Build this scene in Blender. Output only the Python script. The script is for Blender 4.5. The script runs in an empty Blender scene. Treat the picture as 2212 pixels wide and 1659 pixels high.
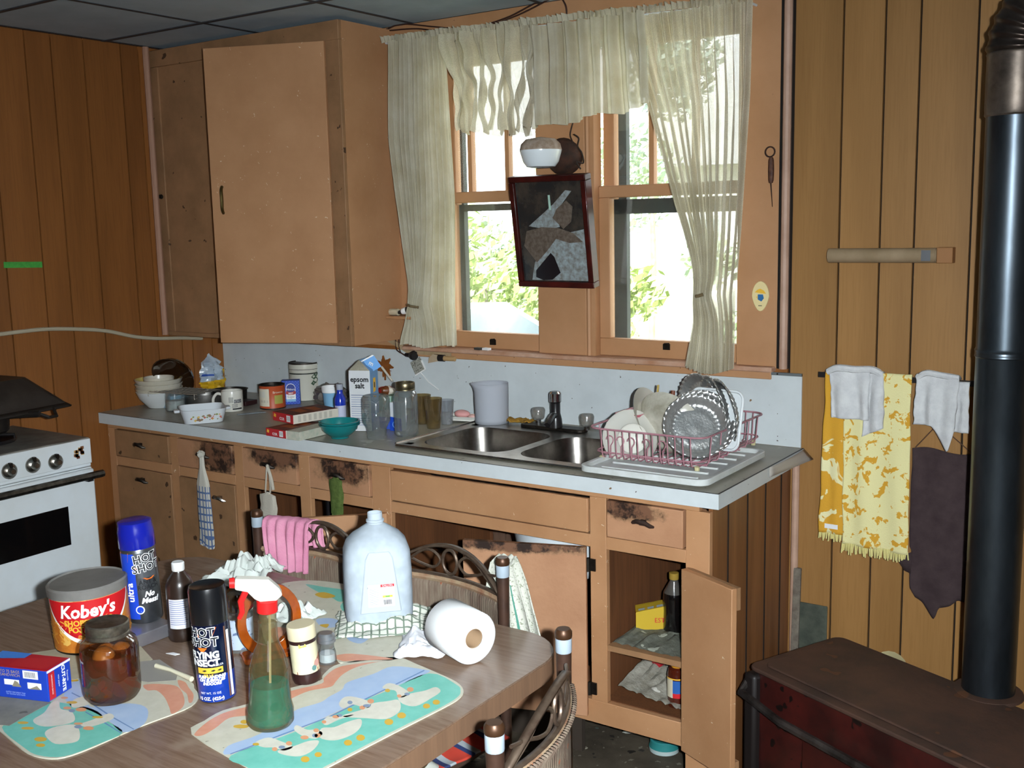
import bpy, math, random
from mathutils import Vector, Matrix, noise
R = math.radians
rnd = random.Random(7)
SC = bpy.context.scene
COL = SC.collection
# ---------------------------------------------------------------- camera
W, H, F = 2212, 1659, 2310.21
YAW, PIT, ROL = R(34.4011), R(-8.5154), R(-1.2539)
CAM = Vector((0, -3.1978, 1.6246))
FWD = Vector((-math.sin(YAW)*math.cos(PIT), math.cos(YAW)*math.cos(PIT), math.sin(PIT)))
_r = Vector((math.cos(YAW), math.sin(YAW), 0)); _u = _r.cross(FWD)
RT = _r*math.cos(ROL)+_u*math.sin(ROL); UP = -_r*math.sin(ROL)+_u*math.cos(ROL)
cd = bpy.data.cameras.new('camera'); cam = bpy.data.objects.new('camera', cd); COL.objects.link(cam)
cam.matrix_world = Matrix(((RT.x, UP.x, -FWD.x, CAM.x), (RT.y, UP.y, -FWD.y, CAM.y), (RT.z, UP.z, -FWD.z, CAM.z), (0, 0, 0, 1)))
cd.sensor_width = 36; cd.lens = F/W*36; cd.clip_start = .05; cd.clip_end = 200
SC.camera = cam
# ---------------------------------------------------------------- light
SC.view_settings.view_transform = 'Standard'; SC.view_settings.look = 'None'
SC.view_settings.gamma = 1; SC.view_settings.use_curve_mapping = False; SC.view_settings.exposure = 0.0
SC.cycles.use_denoising = True; SC.cycles.max_bounces = 10; SC.cycles.transparent_max_bounces = 24
SC.cycles.sample_clamp_indirect = 4; SC.cycles.caustics_reflective = False; SC.cycles.caustics_refractive = False
wd = bpy.data.worlds.new('overcast_sky'); SC.world = wd; wd.use_nodes = True
wd.node_tree.nodes['Background'].inputs[0].default_value = (.95, .97, 1, 1)
wd.node_tree.nodes['Background'].inputs[1].default_value = 5.0
def lamp(name, kind, loc, aim, energy, color=(1, 1, 1), **k):
    l = bpy.data.lights.new(name, kind); l.energy = energy; l.color = color
    for a, b in k.items(): setattr(l, a, b)
    o = bpy.data.objects.new(name, l); COL.objects.link(o); o.location = loc
    o.rotation_euler = (Vector(aim)-Vector(loc)).to_track_quat('-Z', 'Y').to_euler()
    return o
lamp('sun', 'SUN', (2, -6, 8), (0, 2, 0), 26.0, (1, .98, .95), angle=R(2))
# the camera's own flash, a hand's width right of its lens
fl = CAM+RT*.085+UP*.02-FWD*.02
lamp('camera_flash', 'AREA', fl, fl+FWD*3-UP*.75-RT*.30, 52, (.88, .96, 1), shape='RECTANGLE', size=.035, size_y=.025, spread=R(112))
# added soft fill light behind the camera; no doorway is built there
lamp('added_rear_fill', 'AREA', (.9, -4.3, 1.5), (-1.2, -1.2, 1.2), 7, (.9, .95, 1), shape='RECTANGLE', size=.9, size_y=1.6)
# ---------------------------------------------------------------- picture point on a real plane of the room
def ray(px, py): return RT*((px-W/2)/F)-UP*((py-H/2)/F)+FWD
def az(px, py, z): d = ray(px, py); return CAM+d*((z-CAM.z)/d.z)
def ay(px, py, y): d = ray(px, py); return CAM+d*((y-CAM.y)/d.y)
def ax(px, py, x): d = ray(px, py); return CAM+d*((x-CAM.x)/d.x)
def SCL(p): return F/((Vector(p)-CAM).dot(FWD))
def hz(p, py):
    d = Vector(p)-CAM; v = (H/2-py)/F
    return (v*d.dot(FWD)-d.dot(UP))/(UP.z-v*FWD.z)
def away(p):
    d = Vector((p[0]-CAM.x, p[1]-CAM.y, 0)); return d.normalized()
def face(p): return math.atan2(CAM.x-p[0], -(CAM.y-p[1]))
def cyl(px, pyb, pyt, w, z):
    """centre, radius and height of an upright round thing standing on the plane z"""
    p = az(px, pyb, z); r = w/2/SCL(p); p = p+away(p)*r; r = w/2/SCL(p)
    return p, r, hz(p+away(p)*r*.9, pyt)
CZ = .917     # worktop
TZ = .72      # table top
def ctr(px, py): return (px, py+(8*(760-px)/540 if px < 760 else 0))
# ---------------------------------------------------------------- materials
def lin(h):
    h = h.lstrip('#'); c = [int(h[i:i+2], 16)/255 for i in (0, 2, 4)]
    return tuple((x/12.92 if x <= .04045 else ((x+.055)/1.055)**2.4) for x in c)+(1,)
MC = {}
def nd(t, k, **kw):
    n = t.nodes.new(k)
    for a, b in kw.items():
        if a.startswith('i_'): n.inputs[int(a[2:])].default_value = b
        else: setattr(n, a, b)
    return n
def coord(t, scale=(1, 1, 1)):
    tc = nd(t, 'ShaderNodeTexCoord'); mp = nd(t, 'ShaderNodeMapping'); mp.inputs['Scale'].default_value = scale
    t.links.new(tc.outputs['Object'], mp.inputs['Vector']); return mp.outputs[0]
def mixc(t, fac, a, b):
    m = nd(t, 'ShaderNodeMix', data_type='RGBA')
    for s, v in ((0, fac), (6, a), (7, b)):
        if isinstance(v, (int, float, tuple)): m.inputs[s].default_value = v
        else: t.links.new(v, m.inputs[s])
    return m.outputs[2]
def ramp(t, src, p0, p1):
    r = nd(t, 'ShaderNodeMapRange', clamp=True)
    t.links.new(src, r.inputs[0]); r.inputs[1].default_value = p0; r.inputs[2].default_value = p1
    return r.outputs[0]
def noi(t, vec, scale, detail=4, rough=.6, dist=0):
    n = nd(t, 'ShaderNodeTexNoise'); t.links.new(vec, n.inputs['Vector'])
    n.inputs['Scale'].default_value = scale; n.inputs['Detail'].default_value = detail
    n.inputs['Roughness'].default_value = rough; n.inputs['Distortion'].default_value = dist
    return n.outputs['Fac']
def mat(name, col, rough=.6, metal=0., var=None, sc=20, st=(1, 1, 1), bump=0, bsc=None, spots=None, spec=.4, trans=0, coat=0, emis=None, extra=None):
    """principled surface; var second colour mixed by noise of scale sc stretched by st; spots = [(colour, scale, threshold)...] small flecks"""
    if name in MC: return MC[name]
    m = bpy.data.materials.new(name); m.use_nodes = True; t = m.node_tree; b = t.nodes['Principled BSDF']
    b.inputs['Base Color'].default_value = lin(col); b.inputs['Roughness'].default_value = rough
    b.inputs['Metallic'].default_value = metal; b.inputs['Specular IOR Level'].default_value = spec
    if trans: b.inputs['Transmission Weight'].default_value = trans
    if coat: b.inputs['Coat Weight'].default_value = coat; b.inputs['Coat Roughness'].default_value = .12
    m.diffuse_color = lin(col)
    c = None
    if var or spots or bump: v = coord(t, st); v1 = coord(t)
    if var:
        c = mixc(t, ramp(t, noi(t, v, sc, 5, .62), .33, .68), lin(col), lin(var))
    for s in (spots or []):
        f = noi(t, v1, s[1], 2, .5)
        c = mixc(t, ramp(t, f, s[2], s[2]+.015), c if c else lin(col), lin(s[0]))
    if extra: c = extra(t, c if c else lin(col), v1 if (var or spots or bump) else coord(t))
    if c is not None and not isinstance(c, tuple): t.links.new(c, b.inputs['Base Color'])
    if bump:
        bp = nd(t, 'ShaderNodeBump'); bp.inputs['Strength'].default_value = bump; bp.inputs['Distance'].default_value = .004
        t.links.new(noi(t, v, bsc or sc*2, 4, .6), bp.inputs['Height']); t.links.new(bp.outputs[0], b.inputs['Normal'])
    MC[name] = m; return m
def clear(name, tint='ffffff', gloss=.12, rough=.03, dirt=0., dcol='ffffff'):
    """thin clear pane or wall: tinted pass-through, a facing-weighted gloss, a little dirt"""
    if name in MC: return MC[name]
    m = bpy.data.materials.new(name); m.use_nodes = True; t = m.node_tree; t.nodes.remove(t.nodes['Principled BSDF'])
    out = t.nodes['Material Output']
    tr = nd(t, 'ShaderNodeBsdfTransparent'); tr.inputs[0].default_value = lin(tint)
    gl = nd(t, 'ShaderNodeBsdfGlossy'); gl.inputs['Roughness'].default_value = rough
    lw = nd(t, 'ShaderNodeLayerWeight'); lw.inputs[0].default_value = .35
    ma = nd(t, 'ShaderNodeMath', operation='MULTIPLY_ADD'); t.links.new(lw.outputs['Facing'], ma.inputs[0]); ma.inputs[1].default_value = .45; ma.inputs[2].default_value = gloss*.4
    mx = nd(t, 'ShaderNodeMixShader'); t.links.new(ma.outputs[0], mx.inputs[0]); t.links.new(tr.outputs[0], mx.inputs[1]); t.links.new(gl.outputs[0], mx.inputs[2])
    o = mx.outputs[0]
    if dirt:
        df = nd(t, 'ShaderNodeBsdfDiffuse'); df.inputs[0].default_value = lin(dcol)
        tl = nd(t, 'ShaderNodeBsdfTranslucent'); tl.inputs[0].default_value = lin(dcol)
        a = nd(t, 'ShaderNodeMixShader'); a.inputs[0].default_value = .5; t.links.new(df.outputs[0], a.inputs[1]); t.links.new(tl.outputs[0], a.inputs[2])
        b = nd(t, 'ShaderNodeMixShader'); t.links.new(o, b.inputs[1]); t.links.new(a.outputs[0], b.inputs[2])
        r = nd(t, 'ShaderNodeMapRange'); t.links.new(noi(t, coord(t), 14, 4, .7), r.inputs[0]); r.inputs[1].default_value = .3; r.inputs[2].default_value = .75
        r.inputs[3].default_value = dirt*.5; r.inputs[4].default_value = min(1, dirt*1.5); t.links.new(r.outputs[0], b.inputs[0]); o = b.outputs[0]
    t.links.new(o, out.inputs[0]); MC[name] = m; return m
def fabric(name, col, see=0., back=.4, var=None, sc=30, weave=900):
    """woven cloth: diffuse + light through the cloth + open weave"""
    if name in MC: return MC[name]
    m = bpy.data.materials.new(name); m.use_nodes = True; t = m.node_tree; t.nodes.remove(t.nodes['Principled BSDF'])
    out = t.nodes['Material Output']; v = coord(t)
    c = mixc(t, ramp(t, noi(t, v, sc, 4, .6), .35, .68), lin(col), lin(var or col))
    df = nd(t, 'ShaderNodeBsdfDiffuse'); tl = nd(t, 'ShaderNodeBsdfTranslucent')
    t.links.new(c, df.inputs[0]); t.links.new(c, tl.inputs[0])
    a = nd(t, 'ShaderNodeMixShader'); a.inputs[0].default_value = back; t.links.new(df.outputs[0], a.inputs[1]); t.links.new(tl.outputs[0], a.inputs[2])
    o = a.outputs[0]
    if see:
        tr = nd(t, 'ShaderNodeBsdfTransparent'); b = nd(t, 'ShaderNodeMixShader')
        r = nd(t, 'ShaderNodeMapRange'); t.links.new(noi(t, v, weave, 2, .5), r.inputs[0]); r.inputs[1].default_value = .35; r.inputs[2].default_value = .65
        r.inputs[3].default_value = 0; r.inputs[4].default_value = see*2; t.links.new(r.outputs[0], b.inputs[0])
        t.links.new(o, b.inputs[1]); t.links.new(tr.outputs[0], b.inputs[2]); o = b.outputs[0]
    t.links.new(o, out.inputs[0]); MC[name] = m; return m
# ---------------------------------------------------------------- mesh builder
class MB:
    def __init__(s, M=None): s.v = []; s.f = []; s.mi = []; s.M = M or Matrix.Identity(4)
    def at(s, loc=(0, 0, 0), rz=0, rx=0, ry=0):
        s.M = Matrix.Translation(loc) @ Matrix.Rotation(rz, 4, 'Z') @ Matrix.Rotation(ry, 4, 'Y') @ Matrix.Rotation(rx, 4, 'X'); return s
    def add(s, vs, fs, m=0):
        n = len(s.v); s.v += [s.M @ Vector(p) for p in vs]
        for i, f in enumerate(fs): s.f.append([n+k for k in f]); s.mi.append(m[i] if isinstance(m, list) else m)
        return s
    def box(s, x0, x1, y0, y1, z0, z1, m=0):
        if x0 > x1: x0, x1 = x1, x0
        if y0 > y1: y0, y1 = y1, y0
        if z0 > z1: z0, z1 = z1, z0
        return s.add([(x0, y0, z0), (x1, y0, z0), (x1, y1, z0), (x0, y1, z0), (x0, y0, z1), (x1, y0, z1), (x1, y1, z1), (x0, y1, z1)],
                     [(0, 3, 2, 1), (4, 5, 6, 7), (0, 1, 5, 4), (1, 2, 6, 5), (2, 3, 7, 6), (3, 0, 4, 7)], m)
    def prism(s, poly, z0, z1, m=0):
        n = len(poly); a = sum(poly[i][0]*poly[(i+1) % n][1]-poly[(i+1) % n][0]*poly[i][1] for i in range(n))
        if a < 0: poly = poly[::-1]
        return s.add([(x, y, z0) for x, y in poly]+[(x, y, z1) for x, y in poly],
                     [tuple(range(n-1, -1, -1)), tuple(range(n, 2*n))]+[(i, (i+1) % n, n+(i+1) % n, n+i) for i in range(n)], m)
    def lathe(s, prof, n=24, m=0, ell=1.):
        vs = []; rows = []; fs = []; ms = []
        for r, z in prof:
            if r < 1e-6: rows.append([len(vs)]); vs.append((0, 0, z))
            else:
                rows.append(list(range(len(vs), len(vs)+n)))
                vs += [(r*math.cos(2*math.pi*i/n), r*ell*math.sin(2*math.pi*i/n), z) for i in range(n)]
        for k in range(len(rows)-1):
            a, b = rows[k], rows[k+1]; mm = m[k] if isinstance(m, list) else m
            for i in range(n):
                j = (i+1) % n
                if len(a) == 1 and len(b) == 1: continue
                if len(a) == 1: f = (a[0], b[j], b[i])
                elif len(b) == 1: f = (a[i], a[j], b[0])
                else: f = (a[i], a[j], b[j], b[i])
                fs.append(f); ms.append(mm)
        return s.add(vs, fs, ms)
    def tube(s, pts, r, n=8, m=0, closed=False):
        pts = [Vector(p) for p in pts]; k = len(pts); vs = []; fs = []
        up = Vector((0, 0, 1)); prev = None
        for i, p in enumerate(pts):
            if closed: d = pts[(i+1) % k]-pts[i-1]
            else: d = pts[min(i+1, k-1)]-pts[max(i-1, 0)]
            if d.length < 1e-9: d = Vector((0, 0, 1))
            d.normalize()
            if prev is None:
                a = d.cross(up) if abs(d.z) < .95 else d.cross(Vector((1, 0, 0)))
            else: a = prev-d*prev.dot(d)
            if a.length < 1e-6: a = d.orthogonal()
            a.normalize(); prev = a; b = d.cross(a); rr = r[i] if isinstance(r, (list, tuple)) else r
            vs += [p+(a*math.cos(2*math.pi*j/n)+b*math.sin(2*math.pi*j/n))*rr for j in range(n)]
        for i in range(k if closed else k-1):
            for j in range(n):
                a = i*n; b = ((i+1) % k)*n; fs.append((a+j, b+j, b+(j+1) % n, a+(j+1) % n))
        if not closed: fs += [tuple(range(n)), tuple(range((k-1)*n+n-1, (k-1)*n-1, -1))]
        return s.add(vs, fs, m)
    def sheet(s, f, nu, nv, m=0, closeu=False):
        vs = [f(i/nu, j/nv) for j in range(nv+1) for i in range(nu+(0 if closeu else 1))]; c = nu+(0 if closeu else 1)
        fs = []; ms = []
        for j in range(nv):
            for i in range(nu):
                a = j*c+i; b = j*c+(i+1) % c; fs.append((a, b, b+c, a+c)); ms.append(m((i+.5)/nu, (j+.5)/nv) if callable(m) else m)
        return s.add(vs, fs, ms)
    def ball(s, c, r, n=12, m=0, sq=(1, 1, 1), amp=0, fr=3):
        def f(u, v):
            a = u*2*math.pi; b = (v-.5)*math.pi; d = Vector((math.cos(a)*math.cos(b)*sq[0], math.sin(a)*math.cos(b)*sq[1], math.sin(b)*sq[2]))
            k = 1+amp*noise.noise(d*fr+Vector(c)*7)
            return Vector(c)+d*r*k
        return s.sheet(f, n, max(4, n*2//3), m, True)
    def text(s, txt, size, m=0, x=0, z=0, y=0, wrap=None, a0=0, align='CENTER', ital=0, thick=.0, sx=1., bold=0.0, rot=0):
        """flat lettering in the xz plane facing -y, or wrapped round a cylinder of radius wrap"""
        c = bpy.data.curves.new('t', 'FONT'); c.body = txt; c.size = size; c.align_x = align; c.align_y = 'CENTER'; c.shear = ital
        c.resolution_u = 2; c.offset = bold; c.space_line = .85
        o = bpy.data.objects.new('t', c); me = o.to_mesh()
        cr, sr = math.cos(rot), math.sin(rot)
        vs = []
        for q in me.vertices:
            tx, tz = q.co.x*sx, q.co.y; tx, tz = tx*cr-tz*sr, tx*sr+tz*cr
            tx += x; tz += z
            if wrap: a = a0+tx/wrap; vs.append((wrap*math.sin(a), -wrap*math.cos(a), tz))
            else: vs.append((tx, y, tz))
        fs = [tuple(p.vertices) for p in me.polygons]; s.add(vs, fs, m)
        o.to_mesh_clear(); bpy.data.objects.remove(o); bpy.data.curves.remove(c); return s
    def patch(s, r, a0, a1, z0, z1, m=0, n=10, r1=None):
        """label on a cylinder; angles in radians from the -y side"""
        r1 = r1 or r
        return s.sheet(lambda u, v: ((r+(r1-r)*v)*math.sin(a0+(a1-a0)*u), -(r+(r1-r)*v)*math.cos(a0+(a1-a0)*u), z0+(z1-z0)*v), n, 1, m)
    def poly(s, pts, m=0): return s.add(pts, [tuple(range(len(pts)))], m)
    def polyw(s, pts, wrap, a0=0, m=0):
        """small flat shape wrapped round a cylinder: pts (x, z)"""
        return s.add([(wrap*math.sin(a0+x/wrap), -wrap*math.cos(a0+x/wrap), z) for x, z in pts], [tuple(range(len(pts)))], m)
    def build(s, name, mats, parent=None, label=None, smooth=35, bevel=0, solid=0, world=False, kind=None, sub=0):
        me = bpy.data.meshes.new(name)
        vs = s.v
        if world and parent is not None:
            Mi = chain(parent).inverted(); vs = [Mi @ p for p in vs]
        me.from_pydata([tuple(p) for p in vs], [], s.f)
        if not isinstance(mats, (list, tuple)): mats = [mats]
        for m in mats: me.materials.append(m)
        me.polygons.foreach_set('material_index', s.mi)
        if smooth:
            me.polygons.foreach_set('use_smooth', [True]*len(me.polygons)); me.set_sharp_from_angle(angle=R(smooth))
        me.update(); o = bpy.data.objects.new(name, me); COL.objects.link(o)
        if parent is not None: o.parent = parent
        if solid:
            d = o.modifiers.new('thickness', 'SOLIDIFY'); d.thickness = abs(solid); d.offset = 0
        if bevel:
            d = o.modifiers.new('edge', 'BEVEL'); d.width = bevel; d.segments = 2; d.limit_method = 'ANGLE'; d.angle_limit = R(40)
        if sub:
            d = o.modifiers.new('sub', 'SUBSURF'); d.levels = sub; d.render_levels = sub
        if label: o['label'] = label
        if kind: o['kind'] = kind
        return o
def chain(o):
    M = Matrix.Translation(o.location) @ o.rotation_euler.to_matrix().to_4x4()
    return (chain(o.parent) @ M) if o.parent else M
def T(name, label, cat, loc=(0, 0, 0), rz=0, group=None, tilt=None):
    o = bpy.data.objects.new(name, None); COL.objects.link(o); o.empty_display_size = .05
    o.location = loc; o.rotation_euler = tilt if tilt else (0, 0, rz); o['label'] = label; o['category'] = cat
    if group: o['group'] = group
    return o
def tag(o, label, cat, group=None, loc=None, rz=None, rot=None, kind=None):
    o['label'] = label; o['category'] = cat
    if group: o['group'] = group
    if kind: o['kind'] = kind
    if loc is not None: o.location = loc
    if rz is not None: o.rotation_euler = (0, 0, rz)
    if rot is not None: o.rotation_euler = rot
    return o
def ST(name, loc=(0, 0, 0)):
    o = bpy.data.objects.new(name, None); COL.objects.link(o); o.location = loc; o['kind'] = 'structure'; return o
def dup(root, label=None, loc=None, rz=None):
    def cp(o, par):
        c = o.copy(); COL.objects.link(c)
        if par: c.parent = par
        for ch in list(o.children): cp(ch, c)
        return c
    r = cp(root, None)
    if label: r['label'] = label
    if loc is not None: r.location = loc
    if rz is not None: r.rotation_euler = (0, 0, rz)
    return r
def rrect(x0, x1, y0, y1, r, n=5):
    out = []
    for cx, cy, a in ((x1-r, y0+r, -90), (x1-r, y1-r, 0), (x0+r, y1-r, 90), (x0+r, y0+r, 180)):
        for i in range(n+1):
            t = R(a+90*i/n); out.append((cx+r*math.cos(t), cy+r*math.sin(t)))
    return out
def circ(cx, cy, r, n=16, e=1.): return [(cx+r*math.cos(2*math.pi*i/n), cy+r*e*math.sin(2*math.pi*i/n)) for i in range(n)]
def pl(pts, x):
    """piecewise linear y(x)"""
    if x <= pts[0][0]: return pts[0][1]
    for (a, b), (c, d) in zip(pts, pts[1:]):
        if x <= c: return b+(d-b)*(x-a)/(c-a)
    return pts[-1][1]
def smooth_pts(p, n=6):
    p = [Vector(q) for q in p]; out = []
    for i in range(len(p)-1):
        a, b, c, d = p[max(i-1, 0)], p[i], p[i+1], p[min(i+2, len(p)-1)]
        for k in range(n):
            t = k/n; out.append(.5*((2*b)+(c-a)*t+(2*a-5*b+4*c-d)*t*t+(3*b-a-3*c+d)*t*t*t))
    return out+[p[-1]]
def closed(p, n=4):
    p = [Vector((a[0], a[1], 0)) for a in p]; k = len(p); out = []
    for i in range(k):
        a, b, c, d = p[i-1], p[i], p[(i+1) % k], p[(i+2) % k]
        for j in range(n):
            t = j/n; q = .5*((2*b)+(c-a)*t+(2*a-5*b+4*c-d)*t*t+(3*b-a-3*c+d)*t*t*t); out.append((q.x, q.y))
    return out
# ---------------------------------------------------------------- shared materials
def chips(t, c, v):
    f = noi(t, v, 75, 1, .4, 1.5); return mixc(t, ramp(t, f, .775, .79), c, lin('dcc9b2'))
PEACH = mat('peach_paint', 'b98a63', .55, var='ab7c56', sc=5, bump=.12, bsc=60, extra=chips)
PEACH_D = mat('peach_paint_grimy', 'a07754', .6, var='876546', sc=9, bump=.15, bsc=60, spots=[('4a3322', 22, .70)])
PEACH_W = mat('peach_paint_window_board', 'b88963', .55, var='a97b54', sc=4, bump=.1, bsc=50, spots=[('6b4a35', 30, .75)])
BARE = mat('bare_rotted_wood', '5a3a22', .85, var='2e1e12', sc=18, bump=.6, bsc=60, spots=[('8e6a44', 26, .62)])
BLACK = mat('dark_void', '120d0a', .9)
def ringwood(name, a, b, sc=2.2, rough=.45):
    if name in MC: return MC[name]
    m = bpy.data.materials.new(name); m.use_nodes = True; t = m.node_tree; bs = t.nodes['Principled BSDF']; bs.inputs['Roughness'].default_value = rough
    bs.inputs['Specular IOR Level'].default_value = .35
    oi = nd(t, 'ShaderNodeObjectInfo'); v = coord(t, (1, 1, .09)); ad = nd(t, 'ShaderNodeVectorMath', operation='MULTIPLY_ADD')
    t.links.new(v, ad.inputs[0]); ad.inputs[1].default_value = (1, 1, 1); t.links.new(oi.outputs['Random'], ad.inputs[2])
    f = noi(t, ad.outputs[0], sc*3, 3, .5); w = nd(t, 'ShaderNodeMath', operation='MULTIPLY'); t.links.new(f, w.inputs[0]); w.inputs[1].default_value = 20
    s = nd(t, 'ShaderNodeMath', operation='SINE'); t.links.new(w.outputs[0], s.inputs[0])
    c = mixc(t, ramp(t, s.outputs[0], -1.6, 3.2), lin(a), lin(b))
    g = noi(t, coord(t, (60, 60, 2.5)), 3, 3, .6); c = mixc(t, ramp(t, g, .45, 1.0), c, lin(b))
    h = nd(t, 'ShaderNodeHueSaturation'); r2 = nd(t, 'ShaderNodeMapRange'); t.links.new(oi.outputs['Random'], r2.inputs[0]); r2.inputs[3].default_value = .86; r2.inputs[4].default_value = 1.12
    t.links.new(r2.outputs[0], h.inputs['Value']); t.links.new(c, h.inputs['Color']); t.links.new(h.outputs[0], bs.inputs['Base Color'])
    MC[name] = m; return m
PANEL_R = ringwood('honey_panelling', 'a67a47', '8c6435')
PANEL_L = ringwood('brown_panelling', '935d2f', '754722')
VENEER = ringwood('walnut_veneer', '8a5c38', '5e3a20', 3)
LAM = mat('speckled_laminate', 'ccd2d4', .35, var='c0c6c8', sc=6, spots=[('4a4038', 70, .735), ('7b6248', 34, .76)])
WHITE_E = mat('white_enamel', 'e4ecf2', .25, coat=.3, var='d8dcdc', sc=3)
BLK_E = mat('black_enamel', '17161a', .28, var='262322', sc=20)
STEEL = mat('brushed_steel', 'b9b4ae', .26, 1., var='8d8680', sc=30, st=(1, 1, 1), bump=.05, bsc=200)
CHROME = mat('chrome', 'd8d8d8', .12, 1.)
RUST = mat('rusty_iron', '4a2e22', .8, .3, var='2a201c', sc=30, bump=.5, bsc=80)
GUN = mat('old_dark_metal', '3b352f', .45, .8, var='221e1b', sc=40)
PAPER = mat('white_paper', 'e8e8e8', .8, var='dcdcdc', sc=10)
INK = mat('black_ink', '14151a', .6); REDI = mat('red_ink', 'c8202a', .5); BLUEI = mat('blue_ink', '1b46b8', .45); YELI = mat('yellow_ink', 'e8b53a', .5)
WHI = mat('white_ink', 'f0f0f0', .5); GREYI = mat('grey_ink', '8b8f96', .6); ORI = mat('orange_ink', 'e86a1c', .5); SKYI = mat('sky_blue_ink', '7fb4dc', .5); GRNI = mat('green_ink', '5f9a4a', .6)
# ================================================================ ROOM
XL, XR, YF, HC = -3.746, 1.35, -4.6, 2.364
# floor: worn vinyl with grit
fl_m = mat('worn_floor', '5c5244', .75, var='3a3228', sc=6, bump=.3, bsc=50, spots=[('7c7668', 34, .66), ('4f5a52', 12, .69), ('1f1a15', 22, .68)])
o = MB().box(XL, XR, YF, 0, -.05, 0).build('floor', fl_m, kind='structure')
# ceiling: board with dropped square tiles and dark grid bars
ce = MB().box(XL, XR, YF, .1, HC+.012, HC+.06).build('ceiling', mat('ceiling_void', '2a2c2e', .9), kind='structure')
tile_m = mat('ceiling_tile_grey', 'b0c4d2', .85, var='a2b6c4', sc=6, bump=.1, bsc=60)
gx = [-3.73, -3.165, -2.60, -2.035, -1.47, -.905, -.34, .225, .79]; gy = [0.02, -.505, -1.07, -1.635, -2.2, -2.765, -3.33, -3.895]
for i in range(len(gx)-1):
    for j in range(len(gy)-1):
        MB().box(gx[i]+.008, gx[i+1]-.008, gy[j+1]+.008, min(gy[j]-.008, -.001), HC+.002, HC+.011).build('tile', tile_m, ce, smooth=0)
bar_m = mat('ceiling_grid_bar', '3a3d42', .6)
for x in gx: MB().box(x-.009, x+.009, YF, -.001, HC, HC+.01).build('grid_bar', bar_m, ce, smooth=0)
for y in gy[1:]: MB().box(XL, XR, y-.009, y+.009, HC-.0015, HC+.0105).build('grid_bar', bar_m, ce, smooth=0)
# left wall
GAP = mat('panel_groove', '1c120b', .9)
wl = MB().box(XL-.06, XL-.012, YF, .1, 0, HC+.05).build('wall_left', GAP, kind='structure')
ys = [0, -.065, -.17, -.225, -.3466, -.4296, -.5966, -.7338, -.8395, -.9856, -1.09, -1.2, -1.36, -1.47, -1.6, -1.76, -1.9, -2.1, -2.3, -2.5, -2.8, -3.1, -3.4, -3.8, -4.2, YF]
for a, b in zip(ys, ys[1:]):
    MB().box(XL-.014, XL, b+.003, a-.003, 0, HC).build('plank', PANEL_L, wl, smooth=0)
# right and front walls, behind the photographer
wr = MB().box(XR, XR+.1, YF, .1, 0, HC).build('wall_right', PANEL_R, kind='structure')
wf = MB().box(XL, -.1, YF-.1, YF, 0, HC).box(-.1, 1.35, YF-.1, YF, 0, HC).build('wall_front', PANEL_R, kind='structure')
# back wall with the double window opening
wb = ST('wall_back')
core = MB()
OX0, OX1, OZ0, OZ1 = -2.52, -1.300, 1.165, 2.262
core.box(XL, OX0, .012, .16, 0, HC); core.box(OX1, XR, .012, .16, 0, HC); core.box(OX0, OX1, .012, .16, 0, OZ0); core.box(OX0, OX1, .012, .16, OZ1, HC)
core.build('wall_core', GAP, wb, smooth=0)
xs = [-1.146, -1.001, -.882, -.786, -.635, -.52, -.40, -.25, -.1, .05, .2, .4, .6, .8, 1.0, 1.2, XR]
for a, b in zip(xs, xs[1:]): MB().box(a+.003, b-.003, 0, .014, 0, HC).build('plank', PANEL_R, wb, smooth=0)
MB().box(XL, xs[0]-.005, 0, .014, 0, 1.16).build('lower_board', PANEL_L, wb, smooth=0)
MB().box(-2.70, OX0, 0, .014, 1.16, OZ1).build('painted_board', PEACH_W, wb, smooth=0)
MB().box(OX1, -1.185, 0, .014, 1.16, HC).build('painted_board', PEACH_W, wb, smooth=0)
MB().box(-2.70, OX1, 0, .014, OZ1, HC).build('painted_board', PEACH_W, wb, smooth=0)
MB().box(XL, -2.70, 0, .014, 1.16, HC).build('painted_board', PEACH_W, wb, smooth=0)
MB().box(-2.070, -1.872, .0, .06, OZ0, OZ1).build('mullion_board', PEACH_W, wb, bevel=.003)
MB().tube([(-1.862, .005, OZ0), (-1.862, .005, OZ1)], .010, 8).build('bead', PEACH_W, wb)
MB().box(-1.851, -1.836, .0, .05, OZ0, OZ1).build('stop', PEACH_W, wb)
MB().box(OX0, OX0+.02, 0, .12, OZ0, OZ1).box(OX1-.02, OX1, 0, .12, OZ0, OZ1).box(OX0, OX1, .0, .12, OZ1-.02, OZ1).build('reveal', PEACH_W, wb)
# corner mouldings
q = MB().tube([(-1.165, -.002, 1.16), (-1.165, -.002, HC)], .013, 10).tube([(-1.118, -.002, 0), (-1.118, -.002, .87)], .012, 10).build('trim_1', mat('pink_quarter_round', 'bc9a86', .55, var='a5836f', sc=8), kind='structure')
q = MB().box(-1.187, -1.18, -.002, .012, 1.16, HC).build('trim_2', BLACK, kind='structure')
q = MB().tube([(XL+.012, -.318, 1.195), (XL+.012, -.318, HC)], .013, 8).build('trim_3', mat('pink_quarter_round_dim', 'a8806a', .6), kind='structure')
# window sill
sl = ST('trim_4')
MB().box(-2.68, -1.19, -.035, .10, 1.150, 1.166).build('sill', mat('sill_paint', 'c4a08a', .5, var='a8795c', sc=12), sl, bevel=.004)
MB().box(-2.66, -1.20, -.012, .0, 1.160-.035, 1.150).build('apron', PEACH_W, sl, bevel=.003)
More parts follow.
